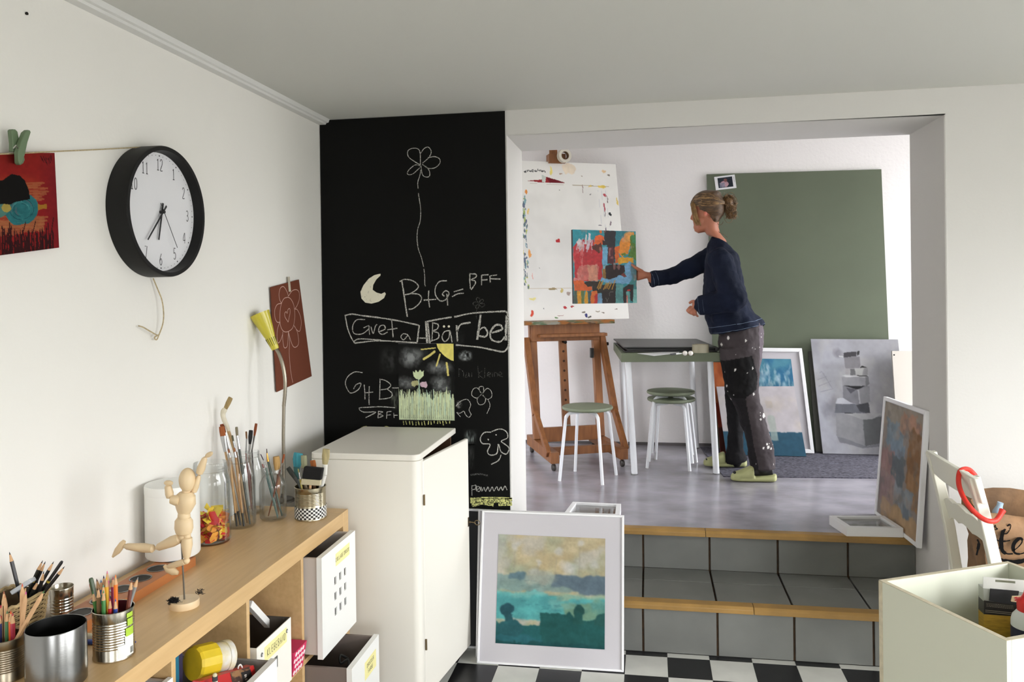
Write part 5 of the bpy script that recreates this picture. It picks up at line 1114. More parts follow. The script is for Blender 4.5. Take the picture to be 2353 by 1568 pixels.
a.ell(*sp(650, 720), .17, .075, (160, 164, 152), .12, al=.8, soft=.5)
a.rect(*sp(280, 850), *sp(1160, 1080), (84, 164, 164), wp=.05); a.rect(*sp(780, 855), *sp(1160, 905), (150, 168, 142), wp=.08, al=.8); a.rect(*sp(280, 830), *sp(700, 875), (104, 182, 182), wp=.06, al=.8)
a.poly([sp(820, 930), sp(1160, 900), sp(1160, 1060), sp(840, 1060)], (118, 150, 122), .08, al=.85); a.mottle((70, 138, 142), .55, .6, (8, 6), soft=.1, y0=.52, y1=.82); a.mottle((126, 180, 172), .6, .5, (14, 5), soft=.1, y0=.5, y1=.75); a.blur(2)
a.rect(*sp(270, 1090), *sp(1165, 1330), (38, 96, 98), wp=.07); a.poly([sp(640, 1010), sp(860, 1000), sp(900, 1060), sp(1160, 1050), sp(1160, 1330), sp(640, 1330)], (36, 88, 86), .07)
a.poly([sp(1050, 1060), sp(1100, 1000), sp(1165, 985), sp(1165, 1100), sp(1050, 1100)], (40, 86, 82), .04); a.rect(*sp(280, 1180), *sp(640, 1260), (44, 100, 110), wp=.12, al=.8); a.rect(*sp(280, 1230), *sp(1160, 1330), (32, 78, 80), wp=.08)
a.ell(*sp(375, 985), .070, .062, (40, 80, 90), .04); a.rect(*sp(355, 1030), *sp(420, 1110), (42, 84, 92), wp=.04); a.ell(*sp(400, 1130), .12, .07, (42, 92, 98), .06)
a.ell(*sp(935, 985), .055, .055, (40, 84, 80), .04); a.rect(*sp(895, 1000), *sp(975, 1080), (38, 86, 82), wp=.04)
for y0, y1, c in ((905, 990, (58, 120, 126)), (740, 850, (104, 130, 130))):
    for k in range(9): x = random.uniform(430, 760); y = random.uniform(y0, y1); a.line([sp(x, y), sp(x+random.uniform(20, 60), y+random.uniform(-8, 8))], .006, c, .7)
a.blur(2); a.a = a.a*.9+a.a.mean(2, keepdims=True)*.06; a.shade(.09, (16, 10)); a.shade(.05, (60, 60))
framed('large white-framed turquoise sea picture with white mount leaning below the chalkboard', q, .016, .014, a, (.125, .157, .128, .133), t=.018)
qm = [at(1099, 1171, 'y', -.052), at(1416, 1182, 'y', -.052), at(1418, 1540, 'z', .001)+Vector((0, .055, 0)), at(1093, 1512, 'z', .001)]
framed('pale framed picture mostly hidden right behind the sea picture', qm, .014, .012, None, None, t=.012, proud=.003)
xl, xr = .672, 1.12; yb_, yt_ = -.075, -.022; z1 = at(1093, 1170, 'y', yt_).z
framed('dark framed sheet with white rim standing behind the sea picture beside the cabinet', [(xl, yt_, z1), (xr, yt_, z1-.006), (xr, yb_, .001), (xl, yb_, .001)], .018, .016, None, None, t=.012, proud=.004, mount=mat('dark slate sheet', (44, 46, 48), .5))
# ------------------------------------------------------------------ box frames and big picture on the platform edge
def boxframe(label, c4, h, t, sheet, art=None):
    """c4: four floor corners (z = ZP) anticlockwise"""
    P = [Vector(p) for p in c4]; cen = sum(P, Vector())/4; b = thing('box_frame', label, 'picture frame', (cen.x, cen.y, ZP), 'white box frames on the upper floor')
    I = [p+(cen-p)*t for p in P]; mb = MB(); up = Vector((0, 0, h))
    for i in range(4):
        j = (i+1) % 4; mb.hexa([P[i], P[j], I[j], I[i], P[i]+up, P[j]+up, I[j]+up, I[i]+up])
    mb.build('frame', FW, b, bevel=.0015)
    MB().prism([p+Vector((0, 0, .004)) for p in I], (0, 0, .004)).build('backing_sheet', sheet, b, smooth=False)
    if art is not None: painted(art, [I[3]+Vector((0, 0, .009)), I[2]+Vector((0, 0, .009)), I[1]+Vector((0, 0, .009)), I[0]+Vector((0, 0, .009))], 'print', MATTE, b, .0006)
    MB().prism([p+Vector((0, 0, h*.72)) for p in I], (0, 0, .002)).build('glass', GLZ, b, smooth=False)
    return b
def fl(px, py, h): p = at(px, py, 'z', ZP+h); p.z = ZP; return p
h_ = .045
a = Art(60, 70, (176, 178, 166)); a.poly([(.25, .62), (.5, .3), (.62, .3), (.85, .62)], (110, 118, 110), .05); a.rect(.22, .62, .86, .72, (88, 100, 100), wp=.03); a.shade(.1)
boxframe('white box frame with a small grey picture lying at the edge of the steps', [fl(1945, 1211, h_), fl(2076, 1214, h_), fl(2031, 1185, h_), fl(1905, 1185, h_)], h_, .2, mat('pale sheet', (190, 190, 180), .8), a)
boxframe('white box frame lying on the upper floor behind the sea picture', [fl(1294, 1182, h_), fl(1424, 1186, h_), fl(1427, 1158, h_), fl(1316, 1153, h_)], h_, .18, mat('grey-beige sheet', (176, 172, 164), .8))
a = Art(150, 90, (138, 130, 126)); R_ = a.rect
R_(0, 0, 1, .2, (150, 142, 132), wp=.06); R_(.1, .15, .55, .38, (128, 140, 150), wp=.12); R_(.45, .06, .95, .2, (172, 136, 118), wp=.12); R_(.68, .15, 1, .6, (132, 102, 76), wp=.1); R_(.25, .3, .6, .5, (124, 138, 152), wp=.1); R_(0, .4, .35, .62, (146, 120, 118), wp=.1); R_(.3, .42, .62, .7, (100, 106, 112), wp=.1)
R_(.72, .5, 1, .78, (150, 118, 88), wp=.1); R_(0, .6, .45, .85, (142, 122, 122), wp=.12); R_(.42, .66, .85, .86, (134, 140, 146), wp=.12); R_(.1, .84, 1, 1, (168, 142, 112), wp=.1); R_(.66, .78, .8, .9, (110, 118, 128), wp=.08); a.blur(2); a.mottle((160, 140, 126), .56, .5, (8, 6), soft=.15); a.mottle((110, 108, 110), .6, .4, (10, 8), soft=.1); a.shade(.1)
framed('tall narrow-framed muted rose and blue abstract leaning in the right side of the opening', [(2.694, .835, 1.016), (2.700, .226, 1.036), (2.668, .255, ZP+.002), (2.632, .795, ZP+.002)], .035, .03, a, (.045, .035, .05, .03), t=.016)
# ------------------------------------------------------------------ white chair with red rope and paper bag
CHW = mat('white chair paint', (230, 228, 214), .4)
ch = thing('chair', 'white wooden chair with a carved back slat and a red cord looped over it', 'chair', (2.83, -.42, 0))
def post(y): # back post, reclined
    return [Vector((2.74, y, 0)), Vector((2.70, y, .25)), Vector((2.665, y, .45)), Vector((2.635, y, .66)), Vector((2.60, y, .83)), Vector((2.572, y, .945))]
def barprof(pts, wx, wy):
    rg = []
    for i, p in enumerate(pts):
        t = (pts[min(i+1, len(pts)-1)]-pts[max(i-1, 0)]).normalized(); ax = Vector((t.z, 0, -t.x))
        rg.append([p+ax*wx/2+Vector((0, wy/2, 0)), p-ax*wx/2+Vector((0, wy/2, 0)), p-ax*wx/2-Vector((0, wy/2, 0)), p+ax*wx/2-Vector((0, wy/2, 0))])
    return MB().rings(rg)
yA, yB2 = -.215, -.62
for y in (yA, yB2): barprof(post(y), .036, .030).build('back_leg', CHW, ch, bevel=.003)
# curved top rail, wider than the posts
def railpts(z, y0, y1, n=9, xo=0.0, bow=.018):
    out = []
    for i in range(n):
        t = i/(n-1); y = y0+(y1-y0)*t; zt = z; x = 2.572+(.945-z)*.27+xo-bow*math.sin(PI*t); out.append(Vector((x, y, zt)))
    return out
def railmesh(z0f, z1f, th, n=17, y0=yA+.03, y1=yB2-.035, bow=.018):
    mb = MB(); rg = []
    for i in range(n):
        t = i/(n-1); y = y0+(y1-y0)*t; zb_, zt = z0f(t), z1f(t)
        def X(z): return 2.572+(.945-z)*.27-bow*math.sin(PI*t)
        rg.append([Vector((X(zt)+th/2, y, zt)), Vector((X(zt)-th/2, y, zt)), Vector((X(zb_)-th/2, y, zb_)), Vector((X(zb_)+th/2, y, zb_))])
    return mb.rings(rg)
railmesh(lambda t: .862, lambda t: .945+.012*math.sin(PI*t), .020).build('top_rail', CHW, ch, bevel=.003)
def wav(t): return .022*math.sin(PI*t)+.010*abs(math.sin(3*PI*t))
railmesh(lambda t: .690-.0+wav(t)*1.1, lambda t: .765+wav(t), .018, y0=yA-.012, y1=yB2+.012, bow=.01, n=25).build('carved_slat', CHW, ch, bevel=.002)
MB().box((2.66, yB2-.01, .425), (3.07, yA+.01, .452)).build('seat', CHW, ch, bevel=.006)
for y in (yA-.01, yB2+.01): MB().tube([Vector((3.04, y, .425)), Vector((3.05, y, 0))], [.020, .015], 12).build('front_leg', CHW, ch)
for y in (yA-.005, yB2+.005): MB().beam((2.72, y, .22), (3.04, y, .22), .018, .026).build('stretcher', CHW, ch)
MB().box((2.69, yB2+.018, .37), (3.03, yB2+.036, .4248)).build('apron', CHW, ch); MB().box((2.69, yA-.036, .37), (3.03, yA-.018, .4248)).build('apron', CHW, ch)
# red cord
RED = mat('red cord', (214, 48, 34), .5, bump=.3, bscale=300)
def rp(x, y, Y): return at(2130+x/6.03, 1060+y/6.03, 'y', Y)
pts = [rp(672, 205, -.50), rp(600, 128, -.505), rp(530, 108, -.525), rp(462, 140, -.55), rp(438, 230, -.57), rp(448, 350, -.60), rp(500, 490, -.635), rp(590, 630, -.665), rp(700, 745, -.68), rp(800, 812, -.69), rp(880, 835, -.69), rp(950, 825, -.68), rp(1000, 770, -.67), rp(1050, 680, -.66)]
tag(MB().tube(smoothpath(pts), [.0082]*(len(smoothpath(pts))-4)+[.0086, .0092, .010, .0105], 14).build('red_cord', RED), 'thick red cord looped over the top rail of the white chair', 'cord')
# paper bag
KR = mat('brown kraft paper', (150, 114, 80), .8, var=.28, vscale=12, bump=1.0, bscale=22)
bag = thing('paper_bag', 'brown paper carrier bag with black script lettering standing on the white chair', 'bag', (2.88, -.40, .452))
bx0_, bx1_, by0_, by1_, bz0, bz1 = 2.662, 3.03, -.50, -.34, .4525, .835
mb = MB(); rg = []; n = 12; rr_ = np.random.default_rng(3)
def bagring(t, off=0.0):
    z = bz0+(bz1-bz0)*t; out = []; K = 8
    cs = [(bx0_-.02*t, by0_-.015*t), (bx1_+.03*t, by0_-.02*t), (bx1_+.03*t, by1_+.02*t), (bx0_-.02*t, by1_+.01*t)]
    for i in range(4):
        a_, b_ = cs[i], cs[(i+1) % 4]
        for k in range(K):
            u = k/K; x = a_[0]+(b_[0]-a_[0])*u; y = a_[1]+(b_[1]-a_[1])*u
            w = .014*math.sin(9*t+i*2+u*7)*t+.008*math.sin(23*t+u*11+i)*t; zz = z-(.055*t**6*(.7+.3*math.sin(u*6)) if i == 0 else .03*t**6*u if i == 3 else .03*t**6*(1-u) if i == 1 else 0)+(.008*math.sin(u*9+i) if t > .98 else 0)
            nx, ny = (0, -1) if i == 0 else (1, 0) if i == 1 else (0, 1) if i == 2 else (-1, 0)
            out.append(Vector((x+nx*(w-off), y+ny*(w-off), zz)))
    return out
mb.rings([bagring(i/n) for i in range(n+1)]+[bagring(1-i/n, .003) for i in range(n+1)]+[bagring(.01, .003)], cap=True)
mb.build('bag_body', KR, bag, ang=60)
mb = MB(); 
# script letters on the face
yF = by0_-.020
BINK = mat('black bag print', (9, 8, 8), .8, spec=.1); kst = 0
def bgp(x, y, o=0): return at(2130+x/6.03, 1060+y/6.03, 'y', yF-.004)
for wds, pts in ((( .004, .012, .014, .012, .005), [(1150, 890), (1110, 900), (1060, 960), (1030, 1080), (1030, 1180), (1050, 1250), (1110, 1285), (1190, 1285)]), ((.004, .003, .003, .004), [(1060, 1010), (1110, 1000), (1150, 940), (1160, 890), (1140, 875), (1110, 905)]),
    ((.004, .006, .004), [(960, 1090), (1010, 1110), (1080, 1110), (1150, 1100)]), ((.003, .004, .009, .012, .012, .007, .004), [(1190, 1240), (1250, 1200), (1310, 1130), (1310, 1080), (1270, 1075), (1210, 1130), (1190, 1200), (1215, 1270), (1290, 1285), (1400, 1250)]),
    ((.008, .012, .012, .006), [(905, 1000), (925, 1040), (915, 1100), (890, 1140)]), ((.004,), [(960, 1250), (1000, 1200), (1020, 1150)]), ((.008, .014, .012, .008), [(960, 1330), (1100, 1385), (1230, 1390), (1380, 1350)]), ((.008, .012, .010), [(1150, 1400), (1260, 1400), (1400, 1365)]),
    ((.003, .004, .003), [(868, 920), (890, 905), (905, 885), (890, 880), (876, 905), (890, 935), (915, 925)]), ((.003, .004, .003), [(915, 925), (940, 885), (948, 920), (968, 935), (945, 948), (930, 940)]), ((.006, .010, .006), [(690, 1080), (712, 1130), (700, 1210), (680, 1300)])):
    kst += 1; m2 = MB(); ribbon(m2, [bgp(*p) for p in pts], wds, ND, .0004*kst, True, 6); m2.build('script_stroke', BINK, bag, smooth=False)
cp_ = tag(MB().lathe([(0, 0), (.016, 0), (.018, .02), (.018, .09), (.010, .11), (.010, .125), (0, .125)], at(2292, 1150, 'y', -.41)-Vector((.02, 0, .128)), 20, (.22, -.05, .97)).build('small_bottle', mat('pale blue bottle', (170, 196, 220), .4)), 'small pale blue bottle peeping out of the paper bag', 'bottle')
# ------------------------------------------------------------------ white crate in front with craft supplies
zt = .84
A_, B_, D_ = at(2019, 1334, 'z', zt), at(2316, 1291, 'z', zt), at(2344, 1469, 'z', zt)
eu = (B_-A_); lu = eu.length; eu.normalize(); ev = Vector((eu.y, -eu.x, 0)); lv = (D_-A_).dot(ev)
zb0 = .455
crt = thing('open_crate', 'open white wooden crate in front of the chair, holding craft packs', 'crate', A_+eu*lu/2+ev*lv/2+Vector((0, 0, zb0-zt)))
CR_ = mat('white crate board', (208, 210, 193), .5); tk = .013
def cpt(u, v, z): p = A_+eu*u+ev*v; return Vector((p.x, p.y, z))
def cbox(n, u0, u1, v0, v1, z0, z1, m=CR_): return MB().hexa([cpt(u0, v0, z0), cpt(u1, v0, z0), cpt(u1, v1, z0), cpt(u0, v1, z0), cpt(u0, v0, z1), cpt(u1, v0, z1), cpt(u1, v1, z1), cpt(u0, v1, z1)]).build(n, m, crt, bevel=.001)
cbox('side_board', 0, tk, 0, lv, zb0, zt); cbox('side_board', lu-tk, lu, 0, lv, zb0, zt); cbox('end_board', tk+.0003, lu-tk-.0003, 0, tk, zb0, zt); cbox('end_board', tk+.0003, lu-tk-.0003, lv-tk, lv, zb0, zt)
cbox('bottom_board', tk+.0003, lu-tk-.0003, tk+.0003, lv-tk-.0003, zb0, zb0+.01)
for (u0, u1, v0, v1) in ((0, tk, 0, lv), (lu-tk, lu, 0, lv), (tk, lu-tk, 0, tk), (tk, lu-tk, lv-tk, lv)):
    e_ = .0003; MB().hexa([cpt(u0+e_, v0+e_, zt+.0002), cpt(u1-e_, v0+e_, zt+.0002), cpt(u1-e_, v1-e_, zt+.0002), cpt(u0+e_, v1-e_, zt+.0002), cpt(u0+e_, v0+e_, zt+.001), cpt(u1-e_, v0+e_, zt+.001), cpt(u1-e_, v1-e_, zt+.001), cpt(u0+e_, v1-e_, zt+.001)]).build('raw_edge', CHIP, crt, smooth=False)
MB().hexa([cpt(-.0008, .0005, zb0), cpt(-.0001, .0005, zb0), cpt(-.0001, tk, zb0), cpt(-.0008, tk, zb0), cpt(-.0008, .0005, zt), cpt(-.0001, .0005, zt), cpt(-.0001, tk, zt), cpt(-.0008, tk, zt)]).build('raw_edge', CHIP, crt, smooth=False)
# low stand under the crate
st = thing('low_stand', 'low white stand carrying the open crate', 'stand', crt.location-Vector((0, 0, zb0)))
def spt(u, v, z): return cpt(u, v, z)
MB().hexa([cpt(.02, .02, zb0-.03), cpt(lu-.02, .02, zb0-.03), cpt(lu-.02, lv-.02, zb0-.03), cpt(.02, lv-.02, zb0-.03), cpt(.02, .02, zb0-.0003), cpt(lu-.02, .02, zb0-.0003), cpt(lu-.02, lv-.02, zb0-.0003), cpt(.02, lv-.02, zb0-.0003)]).build('stand_top', WHITEW, st)
for u in (.05, lu-.05):
    for v in (.05, lv-.05): MB().tube([cpt(u, v, zb0-.0305), cpt(u, v, 0)], .018, 12).build('leg', WHITEW, st)
# packs in the crate
def c4(x, y, X=None, Y=-1.30): return at(2200+x/5.64, 1290+y/5.64, 'y', Y)
zfl = zb0+.0105
pk1 = thing('hang_pack', 'clear hanging pack with black and yellow printed card in the crate', 'package', cpt(lu*.62, lv*.60, zfl))
Yp = -1.335
tab = [c4(335, 205, Y=Yp), c4(1010, 262, Y=Yp), c4(1010, 420, Y=Yp), c4(335, 352, Y=Yp)]
HT = mat('clear milky plastic', (206, 206, 200), .35)
# tab with euro slot: built as rails round the slot
s0_, s1_, s2_, s3_ = c4(490, 240, Y=Yp), c4(750, 262, Y=Yp), c4(750, 292, Y=Yp), c4(490, 272, Y=Yp)
mb = MB()
for q4_ in ([tab[0], tab[1], s1_, s0_], [s1_, tab[1], tab[2], s2_], [s3_, s2_, tab[2], tab[3]], [tab[0], s0_, s3_, tab[3]]): mb.hexa([q4_[3], q4_[2], q4_[1], q4_[0]]+[p+Vector((0, .002, 0)) for p in (q4_[3], q4_[2], q4_[1], q4_[0])])
mb.build('hang_tab', HT, pk1, smooth=False)
zc0 = zfl
def quadz(p_tl, p_tr, p_br, p_bl, t): return MB().slab([p_tl, p_tr, p_br, p_bl], t)
quadz(c4(335, 352, Y=Yp), c4(1010, 420, Y=Yp), c4(1010, 600, Y=Yp), c4(340, 520, Y=Yp), .03).build('clear_box', mat('grey clear box', (150, 152, 142), .3), pk1)
b_l, b_r = c4(345, 512, Y=Yp-.002), c4(1010, 600, Y=Yp-.002)
quadz(b_l, b_r, c4(1010, 735, Y=Yp-.002), c4(343, 690, Y=Yp-.002), .034).build('black_card', mat('black card print', (38, 34, 30), .4), pk1)
yl = [c4(343, 690, Y=Yp-.002), c4(1010, 735, Y=Yp-.002)]; yl += [Vector((yl[1].x, yl[1].y, zfl)), Vector((yl[0].x, yl[0].y, zfl))]
MB().slab(yl, .034).build('yellow_card', mat('mustard card', (178, 140, 44), .5, var=.2, vscale=50, stretch=(1, 1, 6)), pk1)
quadz(c4(430, 360, Y=Yp-.003), c4(800, 392, Y=Yp-.003), c4(760, 575, Y=Yp-.003), c4(415, 515, Y=Yp-.003), .003).build('black_insert', mat('black insert', (22, 21, 22), .6), pk1)
mb = MB(); rr2 = random.Random(4)
for ln in range(3):
    x = 375
    while x < 720:
        w = rr2.uniform(8, 26); y = 545+ln*18+(x-345)*.10; ribbon(mb, [c4(x, y, Y=Yp-.003), c4(x+w, y+w*.1, Y=Yp-.003)], .0012, ND, .0004, False); x += w+7
for ln in range(2):
    ribbon(mb, [c4(360, 635+ln*22, Y=Yp-.003), c4(720, 672+ln*22, Y=Yp-.003)], .0016, ND, .0004, False)
tx_ = mb.build('fine_print', mat('grey print', (120, 112, 96), .6), pk1, smooth=False); tx_['kind'] = 'stuff'
# glue bottle with red cap
gb0 = at(2200+930/5.64, 1290+800/5.64, 'y', -1.43); GB = Vector((gb0.x, -1.43, zfl)); gh = at(2360, 1290+620/5.64, 'y', -1.43).z-zfl; gt = at(2360, 1290+420/5.64, 'y', -1.43).z-zfl
gl_ = thing('glue_bottle', 'white bottle with a red cap and navy label in the crate', 'bottle', GB)
rg_ = .038
gm_ = at(2320, 1290+770/5.64, 'y', -1.43).z-zfl
MB().lathe([(0, 0), (rg_, 0), (rg_, gm_), (rg_*.92, gm_+.012), (rg_*.56, gh), (rg_*.5, gh+.004)], GB, 36).build('body', mat('milky bottle', (212, 214, 212), .35), gl_)
MB().lathe([(rg_*1.01, gm_-.055), (rg_*1.012, gm_-.012)], GB, 36).build('label', mat('navy label', (24, 26, 52), .4), gl_)
MB().lathe([(rg_*.66, gh-.004), (rg_*.68, gh+.02), (rg_*.45, gt-.012), (rg_*.3, gt), (rg_*.14, gt+.025), (0, gt+.026)], GB, 24).build('cap', mat('red plastic cap', (206, 36, 34), .35), gl_)
wp_ = tag(MB().obox(cpt(lu*.45, lv*.58, zfl+.03), eu*.03, ev*.035, Vector((0, 0, .03))).build('small_box', HT, bevel=.002), 'small pale plastic box low in the crate before the pack', 'box')
yp_ = thing('label_pack', 'small pack with a red mark on its pale label beside the red cap', 'package', at(2200+760/5.64, 1290+490/5.64, 'y', -1.36))
qd = [c4(715, 458, Y=-1.372), c4(860, 455, Y=-1.372), c4(850, 545, Y=-1.372), c4(700, 525, Y=-1.372)]; MB().slab(qd, .004).build('card', mat('cream label card', (216, 190, 150), .6), yp_, smooth=False)
mb = MB(); ribbon(mb, [c4(738, 480, Y=-1.373), c4(772, 470, Y=-1.373), c4(778, 490, Y=-1.373), c4(745, 512, Y=-1.373)], .003, ND, .0004); mb.build('red_mark', mat('red print', (190, 40, 50), .6), yp_, smooth=False)
# ------------------------------------------------------------------ upper room: rug and pictures
rug = [at(1664, 1098, 'z', ZP), at(2075, 1101, 'z', ZP), at(2100, 1040, 'z', ZP), at(1606, 1034, 'z', ZP)]
rug[2] = Vector((3.45, 2.40, ZP)); rug[3] = Vector((1.86, 2.40, ZP)); rug[1] = Vector((3.30, 1.60, ZP)); rug[0] = Vector((1.945, 1.505, ZP))
RG = mat('dark fleece rug', (104, 102, 116), .98, var=.5, vscale=60, col2=(30, 29, 36), bump=.8, bscale=80, stretch=(1, 1.8, 1))
tag(MB().prism(rug, (0, 0, .006)).build('rug', RG), 'dark grey-violet flecked rug under the leaning canvases on the upper floor', 'rug')
zr = ZP+.0095
SAGE = mat('sage green paint', (100, 109, 86), .5); GRN = mat('sage green board', (94, 102, 84), .75, var=.05, vscale=2.5)
gq = [Vector((1.932, 2.435, 2.41)), Vector((3.128, 2.435, 2.40)), Vector((3.160, 2.335, zr)), Vector((1.968, 2.335, zr))]
gb = thing('green_board', 'huge plain sage green board leaning on the far wall behind the woman', 'board', (gq[2]+gq[3])/2)
MB().slab(gq, .02).build('board', GRN, gb, bevel=.001)
def gpt(px, py, off=.004):
    n = (gq[1]-gq[0]).cross(gq[3]-gq[0]).normalized(); o = Vector(CAM); d = at(px, py, 'y', 2.0)-o; t = (gq[0]-n*off-o).dot(n)/d.dot(n); return o+d*t
pq = [gpt(1641, 407), gpt(1688, 401), gpt(1692.5, 432), gpt(1645, 437.5)]
ip = thing('instant_photo', 'small white-rimmed instant photo stuck to the top corner of the green board', 'photo', sum(pq, Vector())/4)
MB().slab(pq, .001).build('print', mat('photo paper', (226, 226, 230), .5), ip, smooth=False)
a = Art(40, 50, (44, 50, 58)); a.ell(.42, .65, .28, .3, (176, 140, 150), .05); a.ell(.52, .3, .12, .16, (120, 80, 78), .05); a.rect(.1, .5, .45, .95, (130, 130, 150), wp=.08, al=.8); a.rect(.7, .2, 1, .9, (40, 44, 52), wp=.05); a.shade(.15)
painted(a, inset(pq, .15, .12, .14, .13), 'photo_image', MATTE, ip, .0008)
mb = MB()
for k in range(5): c0 = lerp(lerp(pq[0], pq[1], .92), lerp(pq[3], pq[2], .92), .25+k*.08); ribbon(mb, [c0, c0+Vector((.004, 0, .006)), c0+Vector((-.002, 0, .008))], .0012, ND, .0012)
hw_ = mb.build('handwriting', PEN, ip, smooth=False); hw_['kind'] = 'stuff'
def canvas(label, quad, art, t=.02, side=(226, 222, 216), name='canvas', res=None, ml=(0, 0, 0, 0)):
    q = [Vector(p) for p in quad]; c = thing(name, label, 'painting', (q[2]+q[3])/2)
    MB().slab(q, t).build('stretcher', mat('canvas edge %d %d %d' % side, side, .8), c, bevel=.0015)
    if art is not None: painted(art, inset(q, *ml) if any(ml) else q, 'painting', MATTE, c, .0012)
    return c
# orange canvas
a = Art(80, 60, (150, 78, 46)); a.mottle((176, 102, 60), .5, .8, (5, 4), soft=.2); a.rect(0, .45, 1, 1, (110, 40, 28), wp=.1, al=.9); a.rect(0, .7, 1, 1, (52, 30, 26), wp=.1, al=.8); a.shade(.12)
canvas('rust orange and dark red canvas behind the pale one, beside the table leg', [(1.942, 2.255, 1.055), (2.20, 2.255, 1.055), (2.235, 2.175, zr), (1.985, 2.175, zr)], a, side=(120, 40, 30))
# white frame with blue painting
a = Art(90, 90, (84, 138, 158)); a.mottle((52, 104, 142), .48, .8, (3, 4), soft=.2); a.put(np.clip(1-a.X*2.6, 0, 1)*.7, (74, 128, 128))
for k in range(90):
    x = random.random(); y = random.uniform(.15, .95); w = random.uniform(.02, .06); a.ell(x, y, w, random.uniform(.06, .16), random.choice([(206, 220, 226), (150, 184, 196), (190, 206, 214)]), .06, al=.25+.5*y, soft=.6)
a.shade(.08)
bq_ = [Vector((2.122, 2.305, 1.155)), Vector((2.555, 2.305, 1.150)), Vector((2.618, 2.238, zr)), Vector((2.180, 2.238, zr))]
framed('white framed picture of a misty blue wood behind the standing woman', bq_, .055, .036, a, (.10, .105, .185, .40), t=.028, proud=.012)
# pale canvas with blue foot
a = Art(120, 140, (206, 200, 204)); a.mottle((196, 190, 190), .5, .6, (4, 5), soft=.2); a.mottle((216, 206, 196), .55, .6, (5, 4), soft=.2); a.rect(.60, .22, .68, .31, (196, 182, 160), wp=.04, al=.4)
a.rect(0, .66, 1.02, 1.02, (58, 94, 114), wp=.012); a.rect(.60, .42, .685, .78, (182, 194, 184), wp=.02, al=.7); a.blur(1); a.a = a.a*.93; a.shade(.06)
for_ = a
canvas('pale grey canvas with a slate blue foot leaning behind the legs of the woman', [(1.965, 2.205, .889), (2.484, 2.205, .896), (2.545, 2.125, zr), (2.020, 2.125, zr)], for_, t=.018, side=(90, 90, 92))
# grey boxes painting
a = Art(260, 195, (176, 176, 182)); a.put(np.clip(1-a.X*1.6, 0, 1)*.7, (200, 202, 214)); a.mottle((160, 160, 164), .52, .6, (4, 4), soft=.2); a.mottle((190, 188, 186), .55, .5, (5, 5), soft=.15)  # left side paler and bluer: fall of daylight put into the colours
def bx(x, y): v = (y-75)/1410; return ((x-115-v*185)/(1075-v*55+25), v)
P = lambda pts, c, **k: a.poly([bx(*p) for p in pts], c, **{**dict(wp=.012, var=.05), **k})
a.ell(*bx(470, 250), .06, .05, (128, 126, 132), .05, al=.6, soft=.6); a.ell(*bx(380, 950), .12, .1, (138, 138, 146), .08, al=.6, soft=.6); a.ell(*bx(420, 850), .1, .08, (146, 144, 150), .08, al=.5, soft=.7)
P([(535, 245), (695, 230), (698, 292), (540, 305)], (84, 82, 86)); P([(705, 228), (735, 220), (732, 270), (710, 285)], (66, 66, 66)); P([(478, 280), (535, 295), (530, 305), (480, 295)], (214, 214, 216)); P([(540, 308), (740, 292), (748, 415), (735, 435), (560, 440)], (142, 140, 144))
P([(555, 440), (620, 440), (610, 510), (555, 515)], (172, 170, 172)); P([(620, 440), (680, 440), (690, 520), (625, 520)], (118, 118, 120)); P([(675, 440), (790, 430), (835, 430), (832, 520), (690, 525)], (190, 190, 188)); P([(790, 432), (835, 430), (836, 522), (770, 520)], (160, 160, 162)); P([(740, 432), (770, 405), (830, 430)], (60, 60, 58)); P([(520, 528), (560, 520), (740, 535), (845, 520), (830, 545), (560, 545)], (208, 208, 210)); P([(690, 525), (838, 522), (835, 535), (740, 538)], (62, 62, 62))
P([(510, 545), (810, 545), (815, 650), (530, 655)], (158, 158, 162)); P([(812, 545), (845, 535), (862, 620), (835, 655), (812, 655)], (128, 128, 132)); P([(530, 652), (810, 652), (860, 660), (868, 845), (745, 885), (540, 835)], (136, 136, 142)); P([(718, 700), (860, 660), (870, 845), (745, 885)], (150, 150, 154)); P([(545, 655), (805, 655), (710, 695)], (48, 48, 50)); P([(570, 670), (700, 695), (630, 745)], (92, 92, 98)); P([(712, 700), (730, 695), (750, 880), (738, 885)], (186, 186, 190))
P([(445, 870), (470, 805), (535, 800), (660, 872)], (202, 204, 212)); P([(445, 872), (670, 875), (745, 888), (850, 855), (872, 990), (440, 985)], (118, 120, 128)); P([(700, 885), (850, 858), (868, 990), (740, 960)], (84, 85, 90)); a.line([bx(560, 988), bx(870, 992)], .008, (70, 70, 74))
P([(450, 990), (870, 1000), (1010, 1010), (1020, 1340), (820, 1385), (465, 1265)], (160, 160, 164)); P([(780, 1060), (1090, 1000), (1090, 1330), (815, 1385)], (112, 114, 116)); P([(560, 990), (1020, 985), (900, 1055), (780, 1065)], (180, 180, 182)); P([(465, 1265), (820, 1385), (1090, 1330), (1090, 1375), (780, 1410), (500, 1340)], (132, 132, 140), al=.8)
for l in (((240, 500), (265, 480), (400, 680)), ((220, 580), (330, 540)), ((235, 660), (380, 600)), ((260, 730), (420, 690)), ((290, 500), (380, 660))): a.line([bx(*p) for p in l], .006, (150, 150, 158), .8)
a.blur(1); a.a = a.a*.86; a.shade(.05, (20, 16))
canvas('grey painting of stacked boxes leaning right of the blue framed picture', [(2.618, 2.315, 1.214), (3.19, 2.315, 1.210), (3.235, 2.235, zr), (2.675, 2.235, zr)], a, t=.014, side=(120, 120, 118))
canvas('dark canvas edge showing just behind the stacked boxes painting', [(2.608, 2.343, 1.127), (2.95, 2.343, 1.127), (2.98, 2.275, zr), (2.638, 2.275, zr)], None, t=.016, side=(70, 70, 64))
cp2 = thing('cream_panel', 'plain cream panel standing by the right edge of the opening', 'panel', (3.35, 2.15, ZP))
